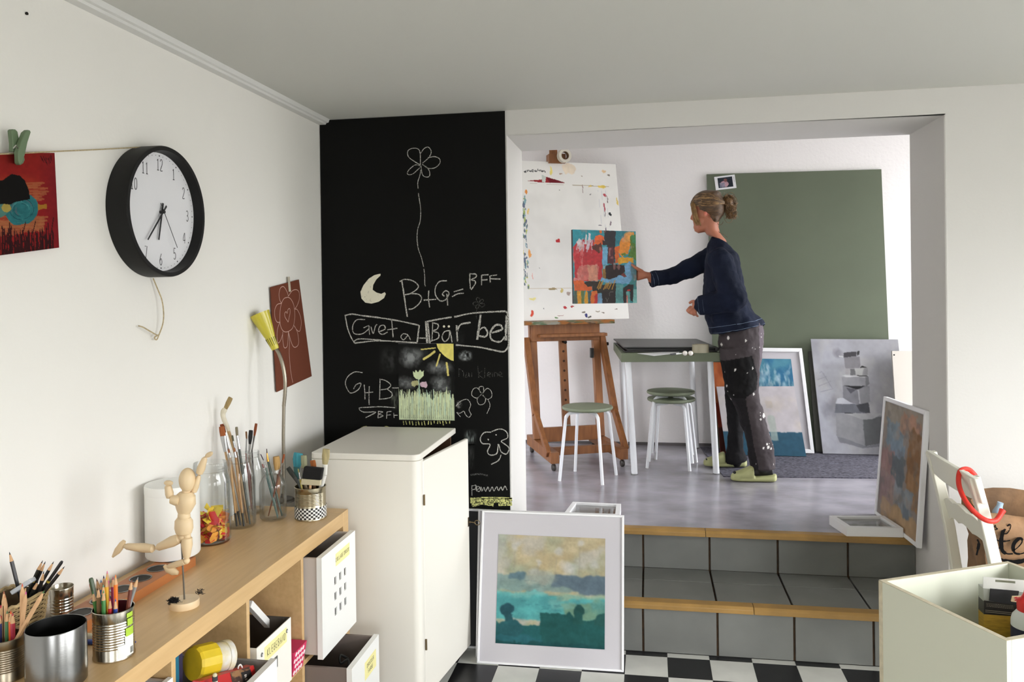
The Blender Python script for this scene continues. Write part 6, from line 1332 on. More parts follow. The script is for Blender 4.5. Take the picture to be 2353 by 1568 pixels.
MB().slab([(3.118, 2.20, 1.140), (3.60, 2.20, 1.140), (3.62, 2.12, zr), (3.13, 2.12, zr)], .018).build('board', mat('cream board', (206, 200, 190), .7), cp2, bevel=.001)
pq2 = at(2054.5, 816, 'y', 2.19); MB().lathe([(0, 0), (.005, 0), (.005, .002), (0, .002)], pq2, 10, (0, -1, 0)).build('screw', mat('dark iron', (40, 38, 36), .4, 1), cp2)
# ------------------------------------------------------------------ easel
OAK = mat('oiled beech', (146, 94, 52), .5, var=.16, vscale=6, stretch=(6, 6, .8), col2=(118, 72, 38))
EA = Vector((.927, .375, 0)); EN = Vector((.375, -.927, 0)); LEAN = .13
EO = Vector((.945, 2.03, 0))
def ept(u, n, z, lean=True): s = -(z-.5)*LEAN if lean else 0; p = EO+EA*u+EN*(n+s); return Vector((p.x, p.y, z))
es = thing('studio_easel', 'large brown wooden studio easel on castors with a ledge', 'easel', (EO.x, EO.y, ZP))
zf0, zf1 = ZP+.055, ZP+.125
def ebeam(name, a, b, w, h, up=None): return MB().beam(a, b, w, h, up=up or (0, 0, 1)).build(name, OAK, es, bevel=.003)
PU = .232
for sgn in (-1, 1):
    ebeam('foot', ept(sgn*PU, -.20, (zf0+zf1)/2, False), ept(sgn*PU, .47, (zf0+zf1)/2, False), .055, zf1-zf0)
    ebeam('post', ept(sgn*(PU-.0), .0, zf1), ept(sgn*(PU-.0), .0, 1.335), .05, .05, up=EN)
    ebeam('strut', ept(sgn*(PU+.048), .0, 1.24), ept(sgn*(PU+.048), .16, .74, False), .042, .05, up=EN)
    ebeam('strut', ept(sgn*(PU+.048), .15, .76, False), ept(sgn*(PU+.03), .42, zf1-.02, False), .03, .05, up=EN)
    MB().lathe([(.012, -.012), (.012, .012), (0, .012)], ept(sgn*(PU+.075), .02, 1.19), 14, EA).build('bolt', mat('dark iron', (40, 38, 36), .4, 1), es)
    for n_ in (.43, -.16):
        c = ept(sgn*PU, n_, ZP+.024, False); w = MB().lathe([(0, -.012), (.018, -.012), (.0235, -.006), (.0235, .006), (.018, .012), (0, .012)], c, 22, EA).build('caster_wheel', mat('dark rubber', (52, 46, 42), .5), es)
        MB().beam(c+Vector((0, 0, .005)), Vector((c.x, c.y, zf0)), .034, .012).build('caster_fork', mat('castor brass', (130, 110, 84), .4, 1), es)
ebeam('front_beam', ept(-PU+.028, .30, zf0+.045, False), ept(PU-.028, .30, zf0+.045, False), .045, .05)
ebeam('rear_beam', ept(-PU+.026, .03, zf1+.035, False), ept(PU-.026, .03, zf1+.035, False), .03, .10)
ebeam('apron', ept(-PU-.02, .036, 1.285), ept(PU+.02, .036, 1.285), .022, .13)
ebeam('tool_tray', ept(-PU+.03, .072, 1.262), ept(PU+.055, .072, 1.262), .075, .022)
lg = ebeam('ledge', ept(-.40, .065, 1.352), ept(.345, .065, 1.352), .085, .028)
a = Art(16, 120, (150, 98, 56)); a.mottle((120, 110, 96), .5, .8, (2, 12)); a.rect(.2, 0, .45, 1, (150, 156, 150), wp=.1, al=.7); a.mottle((70, 96, 70), .6, .7, (2, 14)); a.mottle((60, 50, 44), .62, .7, (3, 20))
painted(a, [ept(-.40, .11, 1.366)-Vector((0, 0, 0)), ept(.345, .11, 1.366), ept(.345, .11, 1.339), ept(-.40, .11, 1.339)], 'paint_stains', MATTE, lg, .0012)
# mast with holes
mast = MB().beam(ept(-.01, -.02, zf1+.02), ept(-.01, -.02, 2.66), .055, .03, up=EN).build('mast', OAK, es, bevel=.002)
mb = []
for k in range(10):
    z = .60+k*.068; c = ept(-.01, -.0045, z); MB().lathe([(.0085, 0), (.0085, .001), (0, .001)], c, 14, EN).build('peg_hole', mat('dark bore', (58, 34, 20), .9), mast, smooth=False)
MB().obox(ept(-.01, .0, zf1+.045), EA*.022, EN*.003, Vector((0, 0, .045))).build('metal_plate', mat('zinc plate', (170, 166, 156), .4, 1), mast)
MB().lathe([(.010, 0), (.012, .02), (0, .022)], ept(.0, .005, 1.21), 12, EN).build('hook', mat('dark iron', (40, 38, 36), .4, 1), es)
MB().obox(ept(PU-.045, .035, 1.13), EA*.010, EN*.016, Vector((0, 0, .035))).build('clamp_lever', mat('black plastic', (26, 26, 26), .5), es, bevel=.003)
MB().obox(ept(-.01, .045, 2.530), EA*.062, EN*.045, Vector((0, 0, .034))).build('top_clamp', OAK, es, bevel=.004)
# white painting board on the easel
bt_, bb_ = 2.515, 1.3675
wq = [ept(-.47, .055, bt_), ept(.44, .055, bt_-.015), ept(.475, .055, bb_), ept(-.47, .055, bb_)]
eb = thing('painting_board', 'large white board on the easel, spotted with paint marks', 'board', ept(0, .05, bb_))
MB().slab(wq, .012).build('board', mat('white hardboard', (236, 234, 230), .5), eb, bevel=.002)
a = Art(330, 270, (236, 234, 230)); 
def eb_(x, y):   # photo pixel to board fraction: board spans px 1413..1441 right, 363..742
    n = EN.copy(); n = (wq[1]-wq[0]).cross(wq[3]-wq[0]).normalized(); o = Vector(CAM); d = at(x, y, 'y', 2.0)-o; t = (wq[0]-o).dot(n)/d.dot(n); p = o+d*t
    v = (wq[0].z-p.z)/(wq[0].z-wq[3].z); l = lerp(wq[0], wq[3], v); r = lerp(wq[1], wq[2], v); return ((p-l).dot((r-l).normalized())/(r-l).length, v)
def e3(x, y): return eb_(1190+x/3.268, 300+y/3.268)
def dab(x, y, rx, ry, c, al=.9, wp=.02): u, v = e3(x, y); a.ell(u, v, rx/900, ry/1180, c, wp, al=al, fr=(40, 40))
a.mottle((222, 220, 216), .55, .6, (4, 4), soft=.2)
a.poly([e3(*p) for p in ((75, 378), (180, 362), (215, 345), (355, 390), (200, 388))], (150, 48, 52), .008); a.poly([e3(*p) for p in ((210, 345), (290, 365), (355, 388), (240, 390))], (112, 36, 44), .008); a.poly([e3(*p) for p in ((178, 330), (212, 340), (208, 388), (182, 385))], (206, 214, 206), .01); a.line([e3(410, 402), e3(680, 412)], .0035, (150, 130, 90), .8); a.line([e3(90, 395), e3(480, 408)], .002, (190, 180, 170), .8)
for k in range(34): dab(45+k*4.8, 300+random.uniform(-8, 8), random.uniform(3, 7), random.uniform(2, 6), (70, 70, 72))
for x, y, rx, ry, c in ((385, 280, 50, 40, (238, 222, 200)), (250, 300, 8, 30, (236, 220, 120)), (640, 300, 16, 10, (230, 196, 150)), (62, 455, 8, 16, (230, 140, 60)), (80, 610, 6, 30, (226, 190, 110)), (630, 415, 30, 10, (226, 196, 90)), (540, 412, 14, 6, (226, 196, 110)), (485, 430, 3, 34, (110, 70, 66)), (650, 478, 18, 10, (186, 70, 80)), (670, 510, 3, 26, (110, 90, 90)), (645, 570, 6, 36, (170, 60, 76)), (650, 620, 3, 26, (90, 80, 90)), (692, 618, 14, 18, (40, 44, 46)), (745, 520, 6, 30, (214, 186, 90)), (693, 688, 8, 20, (120, 100, 110)), (660, 730, 3, 18, (70, 60, 84)), (615, 712, 14, 3, (120, 120, 130)), (90, 925, 10, 30, (232, 160, 90)), (110, 1090, 4, 24, (232, 170, 160)), (300, 825, 18, 16, (186, 44, 48)), (260, 1190, 34, 8, (150, 130, 90)), (330, 1200, 12, 12, (200, 180, 110)), (110, 1265, 24, 10, (230, 220, 140)), (105, 1370, 10, 24, (206, 70, 50)), (355, 1328, 12, 10, (180, 50, 56)), (408, 1318, 14, 8, (160, 40, 40)), (515, 1392, 8, 16, (52, 54, 110)), (540, 1398, 12, 10, (70, 70, 66)), (320, 1385, 26, 3, (170, 120, 120)), (290, 1405, 12, 6, (90, 130, 80)), (490, 1360, 14, 5, (110, 100, 90)), (600, 1355, 12, 5, (140, 130, 110)), (640, 1365, 10, 6, (120, 110, 100)), (735, 1335, 14, 4, (120, 100, 90)), (380, 1226, 14, 10, (170, 150, 140)), (313, 440, 5, 6, (120, 120, 120)), (545, 474, 8, 4, (90, 90, 90)), (160, 1028, 3, 3, (60, 60, 60)), (195, 1340, 4, 4, (100, 100, 100)), (475, 335, 6, 4, (140, 120, 100)), (320, 322, 12, 5, (170, 140, 120)), (680, 320, 6, 8, (120, 110, 100))): dab(x, y, rx, ry, c)
for k in range(70):
    y = random.uniform(480, 1250); x = 36+(y-480)*.035+random.uniform(-8, 24); dab(x, y, random.uniform(2, 8), random.uniform(6, 22), random.choice([(70, 90, 100), (120, 160, 170), (210, 200, 100), (80, 90, 120), (150, 170, 80)]), .8)
for x0 in (600, 625, 655): a.line([e3(x0, 440), e3(x0+30, 720)], .002, (196, 198, 206), .8)
a.line([e3(85, 1185), e3(420, 1180)], .0025, (190, 170, 140), .7)
painted(a, wq, 'paint_marks', MATTE, eb, .0012)
tr_ = at(1295, 357, 'y', EO.y-.0); tp = ept(.035, .115, 2.545)
tp = ept(.03, .0925, 2.545)
rl = thing('tape_roll', 'roll of tape hung on the top clamp of the easel', 'tape roll', tp)
MB().lathe([(.030, 0), (.049, 0), (.049, .038), (.030, .038)], tp, 40, EN+Vector((.2, 0, -.0)), closed=True).build('tape', mat('milky tape', (206, 200, 186), .4), rl)
MB().lathe([(.0275, .001), (.0298, .001), (.0298, .037), (.0275, .037)], tp, 36, EN+Vector((.2, 0, -.0)), closed=True).build('core', mat('brown card core', (120, 92, 66), .8), rl)
# ------------------------------------------------------------------ table, stools and things on the table
TUBE = mat('white tube steel', (228, 230, 234), .3)
T0 = Vector((1.332, 1.45, 1.186)); tu = Vector((.600, .056, 0)); tv = Vector((-.088, .94, 0)); tt = .056
tb2 = thing('table', 'sage green table on white tube legs beside the woman', 'table', (1.58, 1.95, ZP))
def tp4(u, v, z): p = T0+tu*u+tv*v; return Vector((p.x, p.y, z))
MB().hexa([tp4(0, 0, T0.z-tt), tp4(1, 0, T0.z-tt), tp4(1, 1, T0.z-tt), tp4(0, 1, T0.z-tt), tp4(0, 0, T0.z), tp4(1, 0, T0.z), tp4(1, 1, T0.z), tp4(0, 1, T0.z)]).build('tabletop', SAGE, tb2, bevel=.002)
for (u, v), ft in (((.075, .06), fl(1458, 1091, 0)), ((.915, .06), fl(1646, 1090, 0)), ((.09, .93), None), ((.92, .93), None)):
    a_ = tp4(u, v, T0.z-tt); b_ = ft if ft is not None else Vector((a_.x+(.02 if u < .5 else .03), a_.y, ZP))
    MB().tube([a_, b_+Vector((0, 0, .006))], .0195, 20).build('leg', TUBE, tb2); MB().tube([b_+Vector((0, 0, .007)), b_], .0205, 16).build('foot_cap', mat('grey rubber foot', (120, 120, 120), .7), tb2)
def stool(label, c, z0, phi, group):
    s = thing('stool', label, 'stool', (c[0], c[1], z0), group); C_ = Vector((c[0], c[1], 0)); zs = z0+.447
    MB().lathe([(0, zs-.024), (.142, zs-.024), (.154, zs-.018), (.157, zs-.010), (.153, zs-.002), (.140, zs), (0, zs)], C_, 56).build('seat', mat('sage green seat', (120, 128, 106), .5), s)
    for k in range(4):
        a = phi+k*PI/2; d = Vector((math.cos(a), math.sin(a), 0))
        pts = [C_+d*.030+Vector((0, 0, zs-.037)), C_+d*.100+Vector((0, 0, zs-.037)), C_+d*.126+Vector((0, 0, zs-.042)), C_+d*.142+Vector((0, 0, zs-.060)), C_+d*.150+Vector((0, 0, zs-.09)), C_+d*.193+Vector((0, 0, z0+.004))]
        MB().tube(smoothpath(pts, 4), .0100, 14).build('leg', TUBE, s); MB().tube([C_+d*.1926+Vector((0, 0, z0+.0045)), C_+d*.1932+Vector((0, 0, z0))], .0104, 12).build('foot_cap', mat('white foot cap', (226, 226, 226), .6), s)
    return s
stool('single round sage green stool with white legs in front of the easel', (1.124, 1.388), ZP, math.radians(-60), 'sage stools'); stool('lower stool of the pair stacked under the table', (1.643, 1.80), ZP, math.radians(-57), 'sage stools'); stool('upper stool of the pair stacked under the table', (1.640, 1.805), ZP+.046, math.radians(-49), 'sage stools')
ztp = T0.z+.0005
po = thing('portfolio', 'big black portfolio case lying on the sage green table', 'portfolio', (1.6, 1.95, ztp))
PB = mat('black leatherette', (26, 25, 26), .38, bump=.15, bscale=200)
def pol(off, z, ins=0.0): return [Vector((1.352+ins, 1.495+ins, z)), Vector((1.918-ins, 1.560+ins, z)), Vector((1.838-ins, 2.330-ins, z)), Vector((1.262+ins, 2.270-ins, z))]
MB().prism(pol(0, ztp), (0, 0, .009)).build('lower_cover', PB, po, bevel=.002); MB().prism([p+Vector((.004, .006, 0)) for p in pol(0, ztp+.0095, .012)], (0, 0, .012)).build('inner_sheets', mat('dark grey sheets', (60, 60, 60), .7), po); 
up_ = pol(0, ztp+.022); up_[0] += Vector((-.006, 0, .004)); up_[3] += Vector((-.012, 0, .006)); MB().prism(up_, (0, 0, .008)).build('upper_cover', PB, po, bevel=.002)
MB().tube([p+Vector((.002, 0, .016)) for p in (pol(0, ztp)[1], pol(0, ztp)[2])], .013, 12).build('spine', PB, po)
def tz_(px, py, h=0): return at(px, py, 'z', T0.z+h)
sh_ = [tz_(1464, 813), tz_(1563, 807.5), tz_(1560, 812), tz_(1503, 818.5)]
MB().prism([p+Vector((0, 0, .0004)) for p in sh_], (0, 0, .0012)).build('paper_sheet', mat('white paper', (226, 226, 226), .8)); tag(bpy.data.objects['paper_sheet'], 'white paper sheet lying on the table before the portfolio', 'paper')
pn_ = thing('pen', 'black capped pen lying on the white paper on the table', 'pen', tz_(1555, 814, .004)); a_, b_ = tz_(1541, 815, .006), tz_(1566, 812.5, .006); 
MB().tube([a_, lerp(a_, b_, .45)], .0052, 10).build('cap', mat('black plastic', (26, 26, 26), .5), pn_); MB().tube([lerp(a_, b_, .45), b_], [.0045, .003], 10).build('barrel', mat('white barrel', (220, 220, 220), .4), pn_)
for k, (px, lb_) in enumerate(((1574, 'white ball knob on the table, the one nearer the pen'), (1587, 'white ball knob on the table, the one nearer the tape roll'))):
    p = tz_(px, 812, .0155); b = thing('ball_knob', lb_, 'knob', p-Vector((0, 0, .015)), 'white ball knobs'); MB().ball(p, .0145, 18, 12).build('ball', mat('white china', (230, 226, 220), .25), b); MB().tube([p+Vector((.010, 0, -.006)), p+Vector((.020, .0, -.0115))], .0035, 8).build('screw', BRS, b)
p = tz_(1611, 812, 0); tr2 = thing('tape_roll', 'wide roll of clear packing tape lying on the table corner', 'tape roll', p+Vector((0, 0, .0006)))
MB().lathe([(.037, 0), (.051, 0), (.051, .050), (.037, .050)], p+Vector((0, .05, .0006)), 40, closed=True).build('tape', mat('amber clear tape', (160, 154, 132), .25), tr2); MB().lathe([(.034, .001), (.0368, .001), (.0368, .049), (.034, .049)], p+Vector((0, .05, .0006)), 36, closed=True).build('core', mat('card core', (190, 178, 150), .8), tr2)
# ------------------------------------------------------------------ abstract canvas held by the woman
HQ = [at(1315.5, 527.5, 'y', 1.47), at(1460.5, 532, 'y', 1.635), at(1463.5, 696.5, 'y', 1.635), at(1318.5, 698.5, 'y', 1.47)]
a = Art(240, 208, (60, 150, 160))
def hp(x, y): t = (x-130)/1130; l = 135+35*t; b_ = 1470-5*t; return ((x-125-(y-135)*.022)/1128, (y-l)/(b_-l))
P = lambda pts, c, **k: a.poly([hp(*p) for p in pts], c, **{**dict(wp=.02, var=.08, fr=(22, 22)), **k})
P([(120, 130), (660, 150), (640, 420), (140, 460)], (44, 146, 160)); P([(880, 170), (1110, 170), (1010, 300), (950, 400), (880, 420)], (48, 130, 144))
P([(140, 460), (210, 350), (300, 300), (350, 330), (420, 340), (500, 310), (520, 420), (650, 450), (660, 1020), (560, 1060), (180, 1060), (150, 700)], (190, 44, 52), wp=.03)
for k in range(30):
    x = random.uniform(200, 490); y = random.uniform(300, 440); a.line([hp(x, y), hp(x-random.uniform(0, 25), y+random.uniform(40, 110))], random.uniform(.008, .022), random.choice([(216, 212, 218), (206, 190, 200)]), .85)
P([(335, 330), (365, 215), (385, 250), (378, 400), (330, 400)], (216, 218, 220)); P([(395, 330), (415, 205), (450, 215), (440, 330)], (216, 214, 220)); P([(190, 360), (240, 290), (300, 330), (290, 450), (240, 450)], (214, 208, 212), wp=.04)
P([(500, 400), (520, 270), (600, 230), (690, 280), (690, 400), (560, 420)], (222, 98, 44), wp=.04); P([(590, 150), (640, 150), (630, 210), (600, 205)], (226, 116, 50)); P([(470, 430), (640, 380), (650, 520), (580, 560), (480, 500)], (96, 42, 30), wp=.04); P([(640, 330), (880, 330), (870, 420), (660, 420)], (52, 26, 30), wp=.04)
P([(680, 160), (890, 160), (880, 750), (750, 760), (740, 420), (690, 330)], (44, 40, 46), wp=.025); P([(755, 450), (850, 450), (860, 760), (755, 750)], (90, 36, 44), wp=.03); P([(760, 460), (810, 460), (800, 600), (765, 600)], (180, 120, 116), wp=.05, al=.6)
P([(655, 455), (748, 450), (745, 775), (655, 775)], (116, 176, 210), wp=.015)
P([(880, 440), (960, 440), (960, 740), (880, 750)], (220, 104, 44), wp=.03); P([(950, 400), (1010, 290), (1100, 200), (1220, 180), (1215, 250), (1160, 420), (1120, 560), (1000, 640), (960, 560)], (232, 146, 52), wp=.04); P([(1010, 320), (1080, 190), (1210, 180), (1170, 320), (1080, 370)], (236, 168, 92), wp=.05, al=.8)
P([(1160, 260), (1250, 230), (1260, 700), (1210, 640), (1110, 620), (1150, 450)], (86, 128, 48), wp=.04); P([(1180, 250), (1250, 250), (1250, 400), (1180, 380)], (70, 140, 100), wp=.05, al=.8); P([(930, 640), (1210, 640), (1215, 740), (1080, 740), (940, 760)], (224, 164, 44), wp=.03); P([(990, 590), (1070, 570), (1075, 620), (1000, 615)], (104, 132, 40), wp=.05)
P([(660, 790), (740, 780), (720, 1050), (660, 1060)], (150, 110, 50), wp=.02); P([(660, 790), (715, 790), (700, 850), (665, 850)], (130, 176, 190), wp=.03)
P([(720, 790), (880, 770), (1060, 790), (1070, 900), (960, 1000), (820, 1040), (710, 1010)], (42, 24, 26), wp=.03)
P([(1060, 760), (1130, 710), (1210, 760), (1200, 1000), (1150, 1110), (1000, 1120), (820, 1110), (620, 1060), (640, 1010), (800, 1040), (960, 960), (1060, 1010)], (124, 176, 216), wp=.03); P([(990, 950), (1040, 910), (1090, 990), (1060, 1010)], (130, 60, 56), wp=.03); P([(1180, 760), (1260, 760), (1270, 1060), (1180, 1120)], (96, 132, 140), wp=.05, al=.8); P([(1130, 1080), (1270, 1000), (1275, 1250), (1130, 1250)], (74, 140, 140), wp=.05, al=.8)
P([(250, 780), (560, 770), (590, 850), (580, 1050), (240, 1060), (190, 900)], (206, 130, 116), wp=.06, al=.75); P([(400, 780), (570, 780), (575, 1060), (410, 1060)], (214, 150, 124), wp=.04, al=.9); P([(150, 1000), (240, 1010), (260, 1090), (160, 1090)], (222, 130, 130), wp=.04)
a.mottle((220, 150, 140), .66, .5, (8, 14), soft=.06)
P([(150, 1060), (260, 1040), (470, 1130), (480, 1220), (160, 1250)], (222, 100, 44), wp=.04); P([(340, 1090), (420, 1065), (640, 1070), (640, 1160), (400, 1165)], (44, 34, 26), wp=.02); P([(470, 1160), (900, 1100), (900, 1480), (660, 1480), (650, 1280), (500, 1290)], (46, 40, 34), wp=.02); P([(640, 1250), (890, 1250), (890, 1480), (660, 1480)], (38, 28, 30), wp=.01)
for x in (590, 610, 640, 700, 730, 760, 790, 850): a.line([hp(x+30, 1050+random.uniform(0, 60)), hp(x-20, 1200+random.uniform(-20, 20))], .014, (206, 150, 52), .9)
P([(160, 1230), (220, 1230), (215, 1480), (160, 1480)], (78, 96, 84)); P([(215, 1240), (280, 1240), (300, 1400), (290, 1480), (220, 1480)], (226, 160, 44), wp=.02); P([(280, 1240), (345, 1240), (330, 1480), (295, 1480)], (96, 120, 70)); P([(350, 1270), (375, 1235), (405, 1270), (405, 1480), (340, 1480)], (230, 166, 44), wp=.02); P([(405, 1240), (465, 1240), (450, 1480), (410, 1480)], (70, 96, 100)); P([(460, 1240), (560, 1240), (560, 1480), (450, 1480)], (228, 116, 46), wp=.03); P([(530, 1280), (580, 1280), (575, 1480), (520, 1480)], (206, 50, 48), wp=.03); P([(575, 1290), (650, 1290), (660, 1470), (580, 1470)], (124, 170, 206), wp=.02)
P([(900, 1130), (1030, 1120), (1020, 1480), (895, 1480)], (96, 158, 158), wp=.02); P([(1030, 1180), (1130, 1130), (1220, 1130), (1215, 1440), (1160, 1420), (1150, 1260), (1100, 1250), (1080, 1480), (1030, 1480)], (50, 42, 44), wp=.025); P([(1090, 1260), (1150, 1250), (1150, 1400), (1160, 1480), (1090, 1480)], (112, 176, 172), wp=.03); P([(1090, 1320), (1110, 1320), (1110, 1480), (1090, 1480)], (224, 130, 116)); P([(1100, 1225), (1150, 1215), (1150, 1245), (1100, 1250)], (206, 60, 56)); P([(1215, 1220), (1275, 1210), (1275, 1480), (1210, 1480)], (140, 206, 200), wp=.02)
for pts in (((790, 1330), (780, 1290), (800, 1260), (850, 1260)), ((720, 1370), (750, 1430)), ((770, 1370), (735, 1430))): a.line([hp(*p) for p in pts], .007, (120, 116, 112), .9)
a.a = a.a*.92; a.shade(.12, (40, 34)); a.shade(.08, (12, 10))
hc_ = thing('canvas', 'small colourful abstract canvas with dark edges held up by the woman', 'painting', (HQ[2]+HQ[3])/2)
MB().slab(HQ, .032).build('stretcher', mat('dark canvas edge', (38, 34, 36), .6), hc_, bevel=.002); painted(a, HQ, 'abstract_painting', PAINT, hc_, .0012)
# ------------------------------------------------------------------ the woman
def fuse(mb, name, m, parent, voxel=.007, it=6, fac=.5, colf=None, loc=None):
    """closed shapes -> one continuous surface"""
    o_ = wpos(parent) if parent is not None else Vector(loc)
    me = bpy.data.meshes.new(name); me.from_pydata([tuple(v-o_) for v in mb.v], [], mb.f); me.update()
    bm = bmesh.new(); bm.from_mesh(me); bmesh.ops.recalc_face_normals(bm, faces=bm.faces); bm.to_mesh(me); bm.free()
    t = bpy.data.objects.new(name+'_raw', me); COL.objects.link(t)
    r = t.modifiers.new('r', 'REMESH'); r.mode = 'VOXEL'; r.voxel_size = voxel; r.use_smooth_shade = True
    if it: s = t.modifiers.new('s', 'SMOOTH'); s.iterations = it; s.factor = fac
    dg = bpy.context.evaluated_depsgraph_get(); ev = t.evaluated_get(dg); nm = bpy.data.meshes.new_from_object(ev)
    bpy.data.objects.remove(t); bpy.data.meshes.remove(me); nm.name = name; nm.materials.clear(); nm.materials.append(m); nm.shade_smooth()
    if colf is not None:
        n = len(nm.vertices); co = np.empty(n*3); nm.vertices.foreach_get('co', co); co = co.reshape(-1, 3)+np.array(o_)
        ca = nm.color_attributes.new('Col', 'FLOAT_COLOR', 'POINT'); c = np.ones((n, 4)); c[:, :3] = s2l(np.clip(colf(co), 0, 255)); ca.data.foreach_set('color', c.ravel())
    o = bpy.data.objects.new(name, nm); COL.objects.link(o)
    if parent is not None: o.parent = parent
    else: o.location = o_
    return o
YM = 1.60
def w(px, py, y=YM): return at(px, py, 'y', y)
PXM = (w(1700, 800)-w(1600, 800)).length/100       # metres per photo pixel at her depth
wm = thing('person', 'woman with fair bun, navy sweater and paint-splashed trousers holding up a canvas', 'person', (2.10, YM, ZP))
SKIN = mat('skin', (196, 128, 100), .5, sss=.08, var=.06, vscale=20); 
def ring_e(c, hx, hy, tilt=0.0, n=28, e=1.0):
    """horizontal-ish ellipse: half sizes along x and y, tilt = dz per dx"""
    out = []
    for i in range(n):
        a = 2*PI*i/n; x = hx*math.copysign(abs(math.cos(a))**e, math.cos(a)); y = hy*math.copysign(abs(math.sin(a))**e, math.sin(a))
        out.append(Vector((c.x+x, c.y+y, c.z+x*tilt)))
    return out
def loft(mb, spec, n=28, e=1.0):
    mb.rings([ring_e(w(px, py, y), hx*PXM, hy, t, n, e) for px, py, y, hx, hy, t in spec])
def seg(mb, a, b, r0, r1, n=14): mb.tube([a, lerp(a, b, .5), b], [r0, (r0+r1)/2, r1], n); mb.ball(a, r0*.99, 12, 8); mb.ball(b, r1*.99, 12, 8)
# joints
shN, elN, crN = w(1652, 596, 1.43), w(1690, 690, 1.37), w(1607, 703, 1.41)
shF, elF, crF = w(1640, 594, 1.77), w(1562, 626, 1.745), w(1497, 642, 1.69)
hipN, knN, anN = w(1702, 800, 1.50), w(1704, 905, 1.47), w(1752, 1078, 1.435)
hipF, knF, anF = w(1692, 800, 1.70), w(1692, 915, 1.74), w(1692, 1062, 1.755)
# --- body: one continuous surface
b = MB()
loft(b, [(1654, 560, YM, 14, .055, -.2), (1656, 582, YM, 23, .11, -.2), (1662, 600, YM, 33, .155, -.15), (1666, 650, YM, 38, .15, -.1), (1674, 700, YM, 36, .135, 0), (1690, 745, YM, 40, .155, 0), (1700, 790, YM, 42, .165, 0), (1700, 822, YM, 36, .15, 0)])
seg(b, shN, elN, .046, .038); seg(b, elN, crN, .037, .026); seg(b, shF, elF, .046, .037); seg(b, elF, crF, .036, .025)
seg(b, hipN, knN, .072, .050); seg(b, knN, anN, .048, .034); seg(b, hipF, knF, .072, .050); seg(b, knF, anF, .046, .034)
# neck and head (profile facing -x, slightly bowed and turned away)
def h3(x, y, dy=0.0): return w(1570+x/12.06, 430+y/12.06, YM+dy)
YH = YM+.0
b.rings([[c+Vector((math.cos(a)*rx, math.sin(a)*ry, math.cos(a)*rx*tl)) for a in [2*PI*i/24 for i in range(24)]] for c, rx, ry, tl in (
    (h3(930, 1440), .062, .070, -.5), (h3(880, 1330), .066, .062, -.5), (h3(760, 1180), .058, .054, -.45), (h3(720, 1020), .056, .053, -.4), (h3(720, 860), .06, .056, -.3))])
hs = PXM/12.06
# cranium, face wedge, jaw, chin, nose, lips, brow
b.ball(h3(690, 520), (450*hs, .078, 400*hs), 28, 20); b.ball(h3(520, 700), (285*hs, .066, 330*hs), 24, 16); b.ball(h3(455, 900), (190*hs, .052, 300*hs), 22, 14)
b.tube([h3(700, 960), h3(560, 1090), h3(400, 1140), h3(345, 1120)], [.040, .040, .033, .024], 16, flat=1.15); b.ball(h3(352, 1110), (72*hs, .022, 78*hs), 14, 10); b.ball(h3(385, 1115), (105*hs, .030, 105*hs), 16, 12); b.ball(h3(470, 1120), (120*hs, .038, 110*hs), 16, 12)
b.tube([h3(330, 690), h3(285, 780), h3(245, 860)], [.010, .012, .0125], 12); b.ball(h3(232, 878), (40*hs, .012, 38*hs), 12, 8)
for dy in (-.009, .009): b.ball(h3(285, 893, dy), (36*hs, .008, 26*hs), 10, 8)
b.ball(h3(312, 985), (36*hs, .020, 26*hs), 12, 8); b.ball(h3(318, 1035), (34*hs, .018, 26*hs), 12, 8); b.ball(h3(300, 640), (70*hs, .050, 50*hs), 14, 8)
# ears
for dy in (-.066, .066):
    q_ = Quaternion((0, 1, 0), .30); b.ball(h3(598, 745, dy), (62*hs, .011, 105*hs), 14, 10, rot=q_)
# hands: palm, four bent fingers and a thumb each
def finger(mb, pts, r0=.0088, r1=.0068):
    P = [Vector(p) for p in pts]; n = len(P); mb.tube(P, [r0+(r1-r0)*i/(n-1) for i in range(n)], 10); [mb.ball(p, (r0+(r1-r0)*i/(n-1))*1.0, 10, 8) for i, p in enumerate(P)]
def c2(x, y, Y): return at(1300+x/7.84, 510+y/7.84, 'y', Y)
# far hand: grips the right edge of the canvas, thumb in front, fingers behind
b.tube([crF, c2(1500, 965, 1.675), c2(1420, 960, 1.662)], [.026, .0225, .024], 16, flat=.85)
b.rings([[c+Vector((0, math.sin(a)*ry, math.cos(a)*rz)) for a in [2*PI*i/20 for i in range(20)]] for c, rz, ry in ((c2(1430, 960, 1.66), .024, .020), (c2(1370, 950, 1.655), .033, .020), (c2(1310, 945, 1.655), .041, .017), (c2(1275, 950, 1.66), .040, .014))])
finger(b, [c2(1370, 890, 1.645), c2(1300, 850, 1.627), c2(1240, 815, 1.620), c2(1195, 775, 1.617)], .0125, .0092)
for k, (y0, dx) in enumerate(((860, 50), (915, 20), (970, 20), (1020, 55))):
    finger(b, [c2(1285, y0+15, 1.668), c2(1240+dx*.3, y0, 1.686), c2(1150+dx, y0-8, 1.686), c2(1080+dx*1.6, y0-4, 1.678)], .0092, .0072)
